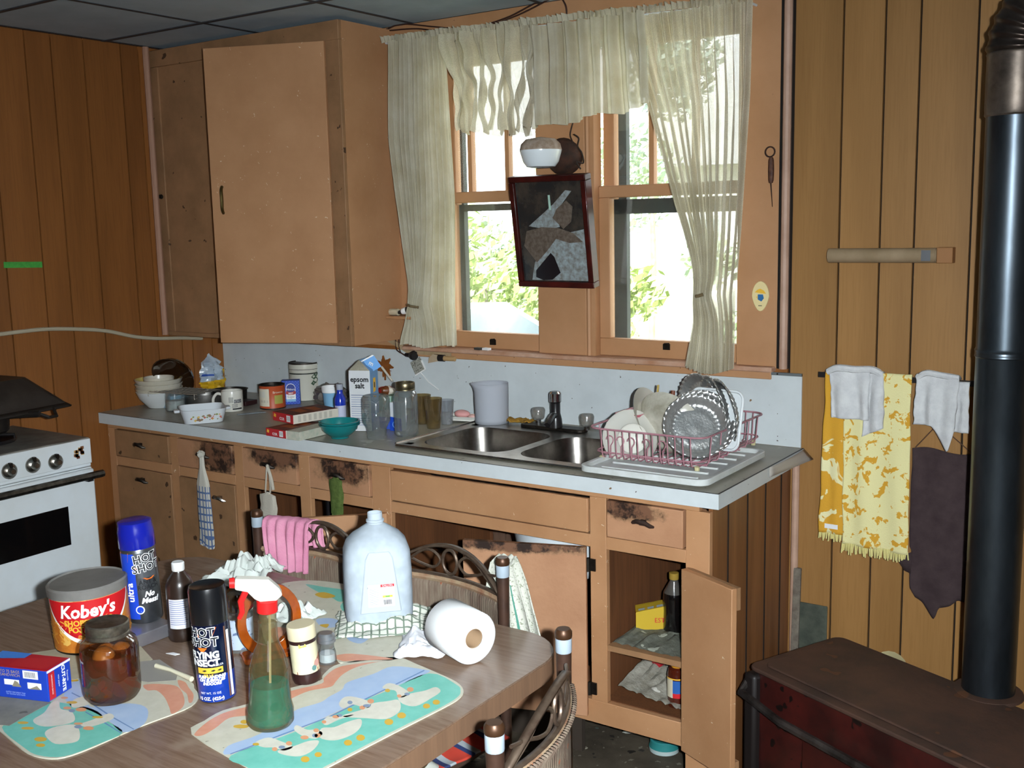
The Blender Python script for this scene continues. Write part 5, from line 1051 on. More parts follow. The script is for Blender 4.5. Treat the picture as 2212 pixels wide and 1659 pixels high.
# ================================================================ DISH RACK
TRZ = .9225
c4 = [az(1262, 1018, TRZ), az(1515, 1045, TRZ), az(1645, 975, TRZ), az(1400, 950, TRZ)]
tx0, tx1, ty0, ty1 = -1.535, -1.140, -.638, -.185
tr_ = T('drain_tray', 'white plastic draining tray on the worktop right of the sink, under the pink rack', 'tray', ((tx0+tx1)/2, (ty0+ty1)/2, TRZ+.0005))
ax_, ay_ = (tx1-tx0)/2, (ty1-ty0)/2; WPL = mat('white_tray_plastic', 'cfd2d2', .35, var='b9bcb8', sc=14)
o1 = rrect(-ax_, ax_, -ay_, ay_, .035, 6); i1 = rrect(-ax_+.014, ax_-.014, -ay_+.014, ay_-.014, .028, 6); n = len(o1)
vs = [(x, y, 0) for x, y in o1]+[(x, y, .018) for x, y in o1]+[(x, y, .018) for x, y in i1]+[(x, y, .005) for x, y in i1]
MB().add(vs, [tuple(range(n-1, -1, -1))]+[(k*n+i, k*n+(i+1) % n, (k+1)*n+(i+1) % n, (k+1)*n+i) for k in range(3) for i in range(n)]+[tuple(range(3*n, 4*n))]).build('body', WPL, tr_, smooth=40, bevel=.002)
for i in range(6): MB().prism(rrect(-.15, .15, -.006, .006, .005, 3), .005, .010).build('ridge', WPL, tr_, smooth=40).location = (0, -ay_+.06+i*(2*ay_-.12)/5, 0)
PK = mat('pink_coated_wire', 'b08088', .45, var='9a6a74', sc=40)
rk = T('dish_rack', 'pink coated wire dish rack standing in the white draining tray', 'dish rack', (0, 0, 0))
# rack corners fitted on top-rim height
rz0, rz1 = TRZ+.022, TRZ+.105
rx0, rx1, ry0, ry1 = -1.548, -1.205, -.520, -.075
rk.location = ((rx0+rx1)/2, (ry0+ry1)/2, TRZ+.006); hx_, hy_ = (rx1-rx0)/2, (ry1-ry0)/2
top = rrect(-hx_-.018, hx_+.010, -hy_-.008, hy_+.008, .04, 6); mid_ = rrect(-hx_, hx_, -hy_, hy_, .035, 6)
RH = .100
MB().tube([(x, y, RH) for x, y in top], .0030, 6, closed=True).build('top_rim', PK, rk)
MB().tube([(x, y, .030) for x, y in mid_], .0026, 6, closed=True).build('lower_rim', PK, rk)
def wv(x, y, ix, iy):
    MB().tube([(x*1.0+ix*.008, y+iy*.008, RH), (x+ix*.002, y+iy*.002, .030), (x-ix*.004, y-iy*.004, .016), (x-ix*.02, y-iy*.02, .012)], .0020, 5).build('wire', PK, rk)
for i in range(13): x = -hx_+.03+i*(2*hx_-.06)/12; wv(x, -hy_, 0, -1); wv(x, hy_, 0, 1)
for i in range(6): y = -hy_+.05+i*(2*hy_-.1)/5; wv(-hx_, y, -1, 0); wv(hx_, y, 1, 0)
for i in range(13): x = -hx_+.02+i*(2*hx_-.04)/12; MB().tube([(x, -hy_+.015, .012), (x, hy_-.015, .012)], .0020, 5).build('floor_wire', PK, rk)
for i in range(3): y = -hy_+.06+i*.12; MB().tube([(-hx_+.01, y, .010), (hx_-.01, y, .010)], .0022, 5).build('cross_wire', PK, rk)
for i in range(5):
    x = -hx_+.035+i*.035 if i < 3 else -hx_+.105+(i-2)*.05; yy = -hy_+.03
    pts = [(x+.006, yy, .012), (x+.006, yy, .045)]+[(x+.003+.012*math.cos(R(-30+a)), yy, .062+.012*math.sin(R(-30+a))) for a in range(0, 240, 30)]
    MB().tube(pts, .0020, 5).build('plate_prong', PK, rk)
for x, y in ((-hx_+.02, -hy_+.015), (hx_-.02, -hy_+.015), (-hx_+.02, hy_-.015), (hx_-.02, hy_-.015)): MB().at((x, y, 0)).lathe([(0, 0), (.007, .0), (.008, .014), (0, .018)], 10).build('rubber_foot', mat('yellowed_foot', 'c2b98e', .6), rk)
RZB = TRZ+.020
# cutlery cup
cu = T('cutlery_cup', 'pink plastic cutlery cup hooked inside the left end of the rack', 'cutlery cup', (-1.490, -.30, RZB))
pkp = mat('pink_plastic', 'b3626c', .4, var='a2545e', sc=8)
a_ = rrect(-.035, .035, -.11, .09, .012, 3); b_ = rrect(-.042, .042, -.125, .10, .012, 3); n = len(a_)
MB().add([(x, y, 0) for x, y in a_]+[(x, y, .115) for x, y in b_], [tuple(range(n))]+[(i, (i+1) % n, n+(i+1) % n, n+i) for i in range(n)]).build('cup', pkp, cu, solid=.002, smooth=40)
# dishes in the rack
def disc(name, label, cat, px, py, dist_y, prof, tilt, mats, grp=None, n=32, mi=0, ell=1.):
    p = ay(px, py, dist_y); t = T(name, label, cat, p, tilt=tilt)
    if grp: t['group'] = grp
    MB().lathe(prof, n, mi, ell).build('body', mats, t, smooth=50); return t, p
CER = mat('white_china', 'd9d6cc', .2, coat=.5)
def plate(r, d=.018): return [(0, .004), (r*.55, .004), (r*.62, .006), (r*.96, d), (r, d+.001), (r*.97, d-.003), (r*.6, .0), (0, 0)]
def toward(p, yaw=0, pitch=0):
    """euler turning local +z to face the camera, swung by yaw and pitch"""
    th = face(p)+yaw; return (R(90)+pitch, 0, th)
p = ay(1362, 945, -.42); disc('white_plate', 'round white china bowl standing face out at the front left of the rack', 'bowl', 1362, 945, -.42, [(0, .040), (.038, .040), (.044, .046), (.045, .038), (.072, .020), (.084, 0), (.080, .0), (.060, .022), (0, .030)], toward(p, R(8), R(-8)), CER)
p = ay(1410, 900, -.40); disc('oval_platter', 'long white oval platter leaning to the left behind the china bowl', 'platter', 1398, 905, -.33, plate(.118), (R(68), R(18), face(p)+R(62)), mat('white_china_warm', 'd6d0c2', .2, coat=.5), ell=.8)
disc('enamel_bowl', 'wide grey-stained white enamel bowl tipped on its side mid-rack', 'bowl', 1452, 915, -.34, [(0, .055), (.05, .055), (.08, .045), (.105, .01), (.112, 0), (.105, .0), (.078, .038), (.0, .048)], toward(p, R(-35), R(25)), mat('stained_enamel', 'cfcabc', .22, coat=.4, var='8d8878', sc=9))
FOIL = mat('crinkled_foil', 'e2e2e0', .28, .85, bump=.35, bsc=120, var='c4c4c2', sc=20)
def foil(name, label, px, py, y, r, tilt, h=.022, n=64):
    p = ay(px, py, y); t = T(name, label, 'pie tin', p, tilt=tilt); t['group'] = 'foil pie tins in the rack'
    def f(u, v):
        a = 2*math.pi*u; q = pl([(0, 0), (.45, .72), (.50, .76), (.85, .96), (.93, 1.02), (1, 1.04)], v)*r; z = pl([(0, .003), (.2, .001), (.3, .003), (.45, 0), (.50, .002), (.85, h), (.93, h+.001), (1, h-.002)], v)
        k = 1+(.020*math.cos(a*33) if .48 < v < .97 else 0)+.012*noise.noise((math.cos(a)*2, math.sin(a)*2, 5))
        return (q*k*math.cos(a), q*k*math.sin(a), z+(.0018*math.cos(a*33) if .48 < v < .97 else 0))
    MB().sheet(f, 198, 14, 0, True).build('foil', FOIL, t, smooth=60, solid=.0006); return t
p = ay(1500, 925, -.42)
foil('foil_pie_tin', 'foil pie tin facing out at the front of the rack, the largest one', 1503, 925, -.40, .094, toward(p, R(8), R(-30)))
foil('foil_pie_tin', 'foil pie tin nested just behind the largest one', 1513, 918, -.375, .096, toward(p, R(8), R(-28)))
foil('foil_pie_tin', 'foil pie tin standing steeply at the right of the rack with its back out', 1556, 880, -.30, .098, toward(p, R(-72), R(10)))
foil('foil_pie_tin', 'rust-edged foil pie tin, rightmost in the rack', 1572, 888, -.30, .098, toward(p, R(-66), R(8)))
foil('foil_pie_tin', 'foil pie tin poking up behind the white tray in the rack', 1518, 868, -.26, .085, toward(p, R(-50), R(0)))
p = ay(1545, 905, -.33)
wt_ = T('white_square_tray', 'white plastic tray standing slanted between the foil tins', 'tray', p, tilt=toward(p, R(-30), R(-12)))
MB().prism(rrect(-.085, .085, -.085, .085, .025, 5), 0, .003).tube([(x, y, .004) for x, y in rrect(-.085, .085, -.085, .085, .025, 5)], .0045, 6, closed=True).build('body', mat('pale_tray', 'd6dadc', .3), wt_, bevel=.001)
p = az(1388, 905, 1.0); yp = T('yellow_pencil', 'thin yellow chopstick poking up from the cutlery cup', 'chopstick', (-1.475, -.28, RZB+.01), tilt=(R(4), R(8), 0)); MB().tube([(0, 0, 0), (0, 0, .18)], .0032, 6).build('stick', mat('yellow_stick', 'b99a4a', .5), yp)
wk = T('wooden_knife', 'knife with a red-brown wooden handle standing in the cutlery cup', 'knife', (-1.465, -.24, RZB+.005), tilt=(0, R(14), 0))
MB().prism([(-.008, 0), (.008, 0), (.009, .09), (-.007, .09)], -.001, .001).build('blade', STEEL, wk).rotation_euler = (R(90), 0, 0); MB().tube([(0, 0, .085), (0, 0, .10), (.002, 0, .14), (0, 0, .165)], [.007, .009, .009, .006], 8).build('handle', mat('redwood_handle', '7a3a1c', .45, var='5e2a14', sc=20), wk)
p = ay(1483, 848, -.28); bl = T('blue_scrub_pad', 'small blue plastic piece showing behind the bowls in the rack', 'scrub pad', (p.x, -.29, RZB)); MB().ball((0, 0, .095), .022, 12, 0, (1, .6, .9), .2).tube([(0, 0, 0), (0, 0, .08)], .006, 8).build('body', mat('cobalt_plastic', '1e3fa0', .4), bl)
# ================================================================ CLOTHS HANGING ON THE DRAWER PULLS
def hungcloth(name, label, cat, x, zt, zb, wt_, wb_, mats, grp=None, stripes=None, seed=0, y=FY-.034, neck=.25):
    t = T(name, label, cat, (x, y, zt)); Hh = zt-zb
    def f(u, v):
        a = 2*math.pi*u; w = pl([(0, .010), (neck*.4, .012), (neck, wt_), (.6, (wt_+wb_)/2), (1, wb_)], v); k = 1+.10*math.sin(6*a+v*3)+.12*noise.noise((math.cos(a), math.sin(a), v*3+seed))
        return (w*math.cos(a)*k+.006*noise.noise((v*3, seed, 1)), .012*math.sin(a)*k*(.5+.5*v), -Hh*v+(0 if v < .9 else .01*math.sin(a*2)))
    MB().sheet(f, 40, 50, stripes or 0, True).build('cloth', mats, t, smooth=60); return t
p = ay(437, 985, FY-.03)
ck = lambda u, v: 1 if (v > .34 and (int(v*50) % 4 == 0 or int(u*40) % 3 == 0)) else 0
tck = hungcloth('checked_tea_towel', 'blue checked white tea towel tied to the second drawer pull', 'tea towel', p.x, .805, ay(440, 1175, FY-.03).z, .032, .040, [mat('teatowel_white', 'c6c2b6', .9, spec=.1), mat('teatowel_blue', '5a6f98', .9, spec=.1)], 'cloths on the drawer pulls', ck, 2, neck=.32)
MB().ball((0, -.002, .004), .016, 14, 0, (1, .8, .8), .4).build('knot', MC['teatowel_white'], tck)
p = ay(578, 1020, FY-.03)
lc = hungcloth('string_bag', 'small off-white crocheted bag hanging by its loop from the third drawer pull', 'bag', p.x+.0, ay(575, 1062, FY-.03).z, ay(575, 1120, FY-.03).z, .036, .042, [mat('crochet_white', 'bdb6a8', .9, bump=.6, bsc=160, spec=.1)], 'cloths on the drawer pulls', None, 4, neck=.1)
zt = .806-lc.location.z
MB().tube(smooth_pts([(-.012, 0, 0), (-.006, 0, .04), (.004, 0, zt), (.014, 0, .04), (.012, 0, 0)], 5), .003, 6).build('loop', MC['crochet_white'], lc); MB().tube(smooth_pts([(.008, -.004, zt), (.022, -.006, zt-.03), (.030, -.006, zt-.055), (.034, -.006, zt-.085)], 5), [.006]*16, 7).build('tail', MC['crochet_white'], lc)
p = ay(727, 1030, FY-.03)
gc = hungcloth('green_knit_cloth', 'green knitted cloth hanging from the fourth drawer pull', 'cloth', p.x, .800, ay(722, 1112, FY-.03).z, .028, .026, [mat('olive_knit', '5b6b38', .9, var='46562a', sc=60, bump=.8, bsc=180, spec=.1)], 'cloths on the drawer pulls', None, 6, neck=.08)
# ================================================================ IN THE END CUPBOARD
CS, CB_ = .413, .238
t, r, h = put('dark_syrup_bottle', 'dark cola-coloured plastic bottle with a gold cap on the cupboard shelf', 'bottle', 1456, 1372, 1228, 48, z=CS)
t.location.y = min(t.location.y, -.2)
MB().lathe([(0, 0), (r*.9, .0), (r, .01), (r*.95, h*.35), (r, h*.55), (r*.96, h*.66), (r*.4, h*.84), (r*.36, h*.88), (r*.36, h*.9)], 24, [0, 0, 0, 0, 0, 1, 1, 1]).build('body', [mat('black_syrup', '0d0a0a', .1, coat=1), mat('smoky_neck', '4a4642', .12, coat=1)], t); MB().lathe([(r*.42, h*.88), (r*.44, h*.89), (r*.44, h*.985), (0, h)], 18).build('cap', mat('gold_cap', '9a7d34', .4), t)
t, r, h = put('sauce_bottle', 'brown sauce bottle with a blue, red and white label on the cupboard floor', 'bottle', 1463, 1532, 1424, 44, z=CB_)
MB().lathe([(0, 0), (r*.9, .0), (r, .008), (r*.97, h*.25), (r*.97, h*.68), (r, h*.75), (r*.85, h*.88), (r*.55, h*.93)], 24).build('body', mat('brown_sauce', '4a1a0e', .12, coat=1), t); MB().lathe([(r*.6, h*.92), (r*.62, h*.93), (r*.62, h*.99), (0, h)], 18).build('cap', mat('yellow_cap', 'c98a28', .4), t)
k = MB(); q = r+.0006; k.patch(q, -1.3, -.45, h*.25, h*.68, 0, 8); k.patch(q, -.45, 1.2, h*.36, h*.66, 1, 12); k.patch(q, -.45, 1.2, h*.25, h*.36, 2, 12); k.patch(q+.0004, .35, .75, h*.40, h*.58, 3, 4); k.patch(q+.0002, -1.3, 1.2, h*.68, h*.71, 3, 14); k.build('label_print', [mat('label_cream', 'c9bfa8', .5), mat('label_blue', '2c5ea8', .45), REDI, YELI], t, smooth=0, kind='stuff')
t, r, h = put('red_spice_bottle', 'small amber bottle with a red label behind the sauce bottle', 'bottle', 1422, 1475, 1405, 28, z=CB_); h = min(h, .15)
MB().lathe([(0, 0), (r*.9, 0), (r*.9, h*.45), (r, h*.5), (r, h*.95), (0, h)], 18, [0, 0, 1, 1, 1]).build('body', [mat('amber_low', '5a3416', .2, coat=.6), mat('red_band', '9c1f26', .4)], t)
yc = T('yellow_carton', 'open yellow carton with a blue print tipped over on the cupboard shelf', 'box', (-1.385, -.42, CS+.004), R(30))
MB().add([(-.07, -.03, 0), (.07, -.03, 0), (.07, .03, 0), (-.07, .03, 0), (-.07, -.03, .055), (.07, -.03, .085), (.07, .03, .085), (-.07, .03, .055)], [(0, 3, 2, 1), (4, 5, 6, 7), (0, 1, 5, 4), (2, 3, 7, 6), (3, 0, 4, 7)], [0, 1, 1, 0, 2]).build('carton', [mat('grey_card', '8f8c86', .7), mat('yellow_card', 'c2a22a', .5), mat('orange_tab', 'd98a2a', .5)], yc, smooth=0, solid=.001)
k = MB()
for i in range(5): k.add([(-.062+i*.027, -.024, .0575+.0058*i), (-.044+i*.027, -.024, .0612+.0058*i), (-.044+i*.027, -.008, .0612+.0058*i), (-.062+i*.027, -.008, .0575+.0058*i)], [(0, 1, 2, 3)], 0)
k.text('EST', .02, 1, 0, .03, -.0312); k.build('print', [mat('print_pale_blue', 'a9b9c4', .5), REDI], yc, smooth=0, kind='stuff')
yd = T('yellow_display_box', 'yellow display box with a raised dark flap behind the tipped carton', 'box', (-1.335, -.26, CS+.004), R(-20))
MB().box(-.05, .05, -.03, .03, 0, .06).build('carton', MC['yellow_card'], yd); MB().poly([(-.05, .03, .06), (.05, .03, .06), (.03, .05, .13), (-.07, .05, .13)]).build('flap', mat('dark_flap', '3f3416', .7), yd, solid=.001, smooth=0); MB().poly([(.035, .02, .06), (.06, .0, .06), (.055, .01, .11), (.04, .03, .12)]).build('side_flap', mat('navy_flap', '2a2a6a', .6), yd, solid=.001, smooth=0)
bb_ = tag(MB().box(-.045, .045, -.018, .018, 0, .022).build('sky_blue_box', mat('sky_blue_card', '4a9ad2', .5), bevel=.001), 'flat sky-blue box lying in front of the yellow display box', 'box', loc=(-1.325, -.36, CS+.005), rz=R(-18))
def rags(name, label, x0, x1, y0, y1, z, hh, hexs, seed):
    mb = MB(); mb.sheet(lambda u, v: (x0+(x1-x0)*u, y0+(y1-y0)*v, z+.004+hh*max(0, (1-u)**1.3)*(.35+.65*v)+.018*abs(noise.noise((u*9, v*9, seed)))), 40, 30)
    return mb.build(name, mat(name+'_m', hexs[0], .9, var=hexs[1], sc=25, bump=.8, bsc=90, spots=[(hexs[2], 18, .66), ('5f8f5a', 10, .74)]), smooth=30)
o = rags('shredded_paper', 'heap', -1.44, -1.16, -.58, -.15, CB_, .10, ('a9a498', '7e786a', 'd2cec4'), 5); tag(o, 'heap of shredded nest litter on the floor of the end cupboard', 'litter', kind='stuff')
o = rags('shelf_litter', 'x', -1.445, -1.16, -.60, -.05, CS-.003, .006, ('7c7e72', '55564a', 'b4b8a8'), 8); tag(o, 'thin grey-green litter strewn over the cupboard shelf', 'litter', kind='stuff')
# ================================================================ TABLE
tb_ = T('dining_table', 'brown wood-grain laminate dining table with rounded corners in the foreground', 'table', (-1.79, -1.9, 0))
tx0_, tx1_, ty0_, ty1_ = -2.44, -1.150, -2.62, -1.295
def tgrain(t, c, v):
    g = noi(t, coord(t, (3, 40, 40)), 3, 4, .6); c = mixc(t, ramp(t, g, .4, .7), c, lin('6a5343'))
    d = noi(t, v, 3.2, 4, .6); return mixc(t, ramp(t, d, .58, .72), c, lin('928070'))
TOPM = mat('walnut_laminate_top', '7c6656', .26, spec=.5, extra=tgrain, bump=.04, bsc=120)
MB().prism(rrect(tx0_, tx1_, ty0_, ty1_, .130, 10), TZ-.004, TZ).build('top', TOPM, tb_, world=True, smooth=30)
MB().prism(rrect(tx0_-.002, tx1_+.002, ty0_-.002, ty1_+.002, .132, 10), TZ-.046, TZ-.004).build('edge_band', ringwood('table_edge', '80624c', '684f3e', 5, .4), tb_, world=True, smooth=30)
for sx in (-1, 1):
    for sy in (-1, 1):
        x = -1.79+sx*.36; y = -1.94+sy*.38
        MB().tube([(x, y, TZ-.046), (x+sx*.09, y+sy*.08, 0)], [.034, .018], 14).build('leg', mat('bronze_leg', '5a4630', .35, .5, var='3d3022', sc=8), tb_, world=True)
MB().prism(rrect(tx0_+.2, tx1_-.2, ty0_+.2, ty1_-.2, .05, 4), TZ-.075, TZ-.046).build('apron', mat('dark_underside', '30261e', .8), tb_, world=True)
# ================================================================ CHAIRS
BRZ = mat('bronze_chair_metal', '4a3a30', .38, .55, var='6a5a4c', sc=30); BAMB = mat('brown_post', '4a3328', .45, .25, var='2f211b', sc=18)
RAT = mat('grey_woven_rush', '7c6e5e', .8, var='5e4a3e', sc=30, st=(2, 2, .4), spots=[('8e4f34', 50, .70)])
def bk_(x, z, sag=.045): return (x, sag*(1-(x/.2)**2), z)
def chair(label, x, y, rz, z0=0):
    t = T('woven_chair', label, 'chair', (x, y, 0), rz, 'woven-back dining chairs')
    for s in (-1, 1):
        MB().lathe([(.0125, .45), (.0145, .78), (.0150, .820)], 16).tube([(0, 0, .45), (0, .0, .30), (0, .02, 0)], [.013, .013, .012], 12).build('post', BAMB, t).location = (s*.2, 0, 0)
        p_ = t.children[-1]
        MB().lathe([(.0152, .818), (.0158, .820), (.0158, .846), (.0152, .848)], 16).build('pale_band', mat('grey_tape_band', '97a3ae', .5), p_)
        MB().lathe([(.0158, .846), (.0168, .849), (.0168, .858), (.013, .864), (0, .864)], 16).build('cap', mat('copper_cap', '49301f', .4, .5), p_)
        MB().tube([(s*.18, -.36, .44), (s*.19, -.38, 0)], [.014, .012], 12).build('leg', BAMB, t)
    n = 20; arch = [bk_(-.19+.38*i/n, .845-2.3*(-.19+.38*i/n)**2) for i in range(n+1)]
    MB().sheet(lambda u, v: tuple(Vector(bk_(-.19+.38*u, .845-2.3*(-.19+.38*u)**2))+Vector((0, -.007+.014*v, 0))), n, 1).build('arched_rail', BRZ, t, solid=.007)
    MB().sheet(lambda u, v: tuple(Vector(bk_(-.19+.38*u, .765))+Vector((0, -.006+.012*v, 0))), n, 1).build('lower_rail', BRZ, t, solid=.008)
    MB().tube([bk_(.023*math.cos(2*math.pi*i/20), .804+.031*math.sin(2*math.pi*i/20)) for i in range(20)], .0042, 7, closed=True).build('centre_ring', BRZ, t)
    for s in (-1, 1):
        pts = [(.165, .772), (.12, .798), (.085, .822), (.055, .826), (.030, .806), (.050, .784), (.085, .788), (.12, .800), (.165, .808)]
        pts = [bk_(s*a, b) for a, b in pts]; MB().tube(smooth_pts(pts, 4), .0036, 6).build('scroll', BRZ, t)
    MB().sheet(lambda u, v: tuple(Vector(bk_(-.188+.376*u, .757-.28*v))+Vector((0, .004*math.sin(u*2*math.pi*44)+(.010*math.cos(v/.05*math.pi/2) if v < .05 else 0), .004*(v < .02)))), 264, 16).build('woven_panel', RAT, t, solid=.010, smooth=60, kind='stuff')
    MB().tube([bk_(-.19+.38*i/12, .757) for i in range(13)], .010, 8).build('rolled_rim', mat('rim_rush', '9a876c', .8, var='7a4f38', sc=24), t)
    MB().prism(rrect(-.195, .195, -.39, .03, .05, 5), .41, .455).build('seat', mat('brown_seat_vinyl', '4b3a2f', .6, var='3a2c24', sc=12), t, bevel=.008)
    for z in (.16,): MB().tube([(-.185, -.37, z), (.185, -.37, z)], .008, 8).tube([(-.2, .01, z), (.2, .01, z)], .008, 8).build('stretcher', BAMB, t, kind='stuff')
    return t
chA = chair('woven-back chair behind the table with a pink towel over its left end', -1.995, -1.245, 0)
chB = chair('woven-back chair behind the table to the right of the milk jug, a spotted towel on its right post', -1.572, -1.238, R(-3))
chB['label'] = 'woven-back chair behind the table with a spotted white towel on its right post'
chC = chair('woven-back chair at the right end of the table, nearest the camera', -.967, -1.743, R(-74))
# towels on chairs
def over(name, label, ch, xa, xb, z_top, z_b, mats, seed, stripes=None, flare=.02, yo=-.022, grp=None, ppts=None, nf=5):
    t = T(name, label, 'towel', (ch.location.x, ch.location.y, z_top), 0, grp); c0 = (xa+xb)/2
    def f(u, v):
        x = xa+(xb-xa)*u; k = 1+flare*v*8; x = c0+(x-c0)*k; bx_, by_, _ = bk_(max(-.2, min(.2, x)), 0)
        if v < .5: w = v/.5; z = z_top-(z_top-z_b)*(1-w); yy = yo
        else: w = (v-.5)/.5; z = z_top-(z_top-z_b)*.55*w; yy = -yo+.004
        if abs(v-.5) < .04: yy = yo*(.5-v)/.04*1.0 if False else yo+(-2*yo+.004)*(v-.46)/.08; z = z_top+.010*math.cos((v-.5)/.04*math.pi/2)
        a = (1-v*2 if v < .5 else v*2-1)
        yy += .009*math.sin(2*math.pi*nf*u+seed+2*noise.noise((u*3, seed, a)))*(.3+a)*(-1 if v < .5 else 1)*.8
        return (x*(1)+.006*noise.noise((u*3, v*4, seed)), by_+yy, z-z_top+.008*noise.noise((u*6, seed, 9))*(1 if v < .02 else 0))
    MB().sheet(f, 60, 60, stripes or 0).build('cloth', mats, t, solid=.004, smooth=180); return t
PINK = mat('pink_terry', 'd795ac', .95, var='c77f9a', sc=14, bump=.6, bsc=220, spec=.1)
over('pink_towel', 'pink towel hanging over the left end of the chair back behind the table', chA, -.165, -.035, .838, .705, PINK, 3, flare=.030)
def spotk(t, c, v): return mixc(t, ramp(t, noi(t, v, 190, 3, .6), .56, .62), c, lin('8c907c'))
SPT = mat('spotted_towel', 'c3c2b6', .95, spec=.1, bump=.4, bsc=200, extra=spotk); GRN = mat('towel_green_stripe', '4d8474', .9, spec=.1)
st_ = T('spotted_towel', 'speckled white towel with green stripes draped over the right post of the second chair', 'towel', (-1.405, -1.205, .83))
def stf(u, v):
    if v < .5: w = 1-v*2; yo_ = .0
    else: w = v*2-1; yo_ = .030
    l = -.030-.065*w; r_2 = .022+.085*w**.8; x = l+(r_2-l)*u
    return (x+.003*noise.noise((v*6, u*3, 2)), yo_+.010*math.sin(u*15+w*2)*w+.012*math.sin(v*math.pi)*0, .010*(1-w)**6-.235*w+.008*noise.noise((u*5, 1, 1)))
MB().sheet(stf, 60, 44, lambda u, v: 1 if (.14 < u < .17 or .73 < u < .77) and abs(v-.5) > .12 else 0).build('cloth', [SPT, GRN], st_, solid=.003, smooth=60)
st_.location.z = .832
# cloths on the near chair's seat
rs = T('striped_cloth', 'red, navy and grey striped cloth on a chair seat under the table edge', 'cloth', (-1.445, -1.415, .458), R(-12))
MB().sheet(lambda u, v: ((u-.5)*.24, (v-.5)*.22, .004+.008*noise.noise((u*4, v*4, 3))+.012), 40, 40, lambda u, v: 3 if (u < .30 or (u < .5 and v < .45)) else (0, 0, 1, 2, 0)[int(v*15) % 5]).build('cloth', [mat('cloth_red', 'b83a2a', .9), mat('cloth_navy', '26335e', .9), mat('cloth_grey', '9aa0a4', .9), mat('cloth_navy_plain', '26335e', .9)], rs, solid=.004, smooth=180)
w3 = T('grey_white_cloth', 'grey-white rumpled cloth under the table edge, in front of the striped cloth', 'cloth', (-1.435, -1.575, .458), R(-12))
MB().sheet(lambda u, v: ((u-.5)*.28, (v-.5)*.15, .012+.030*abs(noise.noise((u*3, v*3, 9)))), 30, 24).build('cloth', mat('rumpled_cloth', 'b6b6ae', .9, var='a3a49c', sc=14), w3, solid=.004, smooth=180)
# ================================================================ PLACEMATS
def TP(px, py, z): p = az(px, py, z); return (p.x, p.y)
def flat(name, px_pts, z0, z1, m, parent=None, **k):
    return MB().prism([TP(a, b, z0) for a, b in px_pts], z0, z1).build(name, m, parent, world=parent is not None, smooth=0, **k)
MATW = mat('placemat_white', 'c9c5b4', .35, var='bdb9a6', sc=30, spots=[('8f8a78', 60, .72)])
PP = [mat('mat_teal', '76bfb0', .35, var='68b4a4', sc=30), mat('mat_blue', '9cb2d2', .35, var='a9bcd6', sc=20), mat('mat_peach', 'd69a80', .35, var='cd8c72', sc=30), mat('mat_goose', 'd4d0c2', .35, var='c8c4b6', sc=40), mat('mat_yellow', 'c9a23c', .4), mat('mat_orange', 'd3936c', .4), mat('mat_greyblue', '7c8ca4', .4), mat('mat_line', '5f7fae', .4)]
def placemat(label, outline, polys, conv, z=TZ+.0003, th=.0022):
    c = sum((Vector((*TP(a, b, z), 0)) for a, b in outline), Vector())/len(outline)
    t = T('goose_placemat', label, 'placemat', (c.x, c.y, z), 0, 'goose placemats'); flat('mat', closed(outline, 3), z, z+th, MATW, t)
    mb = MB(); zt = z+th; k = 0
    for m, pts in polys:
        k += 1; zz = zt+.00018*(1+{0: 0, 1: 0, 2: 0, 7: 1, 3: 2, 5: 3, 6: 3, 4: 3}[m]); q = [conv(*p) for p in (pts if m == 7 else closed(pts, 4))]; mb.poly([(*TP(a, b, zz), zz) for a, b in q], m)
    o = mb.build('printed_geese', PP, t, world=True, smooth=0, kind='stuff'); return t
c4_ = lambda x, y: (400+x/3.568, 1380+y/3.568)
out = [(414, 1587), (442, 1559), (481, 1537), (534, 1523), (580, 1503), (624, 1489), (691, 1472), (697, 1461), (722, 1440), (764, 1430), (792, 1425), (860, 1422), (899, 1436), (946, 1456), (986, 1475), (1001, 1492), (994, 1509), (958, 1531), (848, 1587), (708, 1660), (640, 1697), (600, 1694), (534, 1660)]
def blot(cx, cy, r, n=7, e=.7): return [(cx+r*math.cos(2*math.pi*i/n+cx), cy+r*e*math.sin(2*math.pi*i/n+cx)) for i in range(n)]
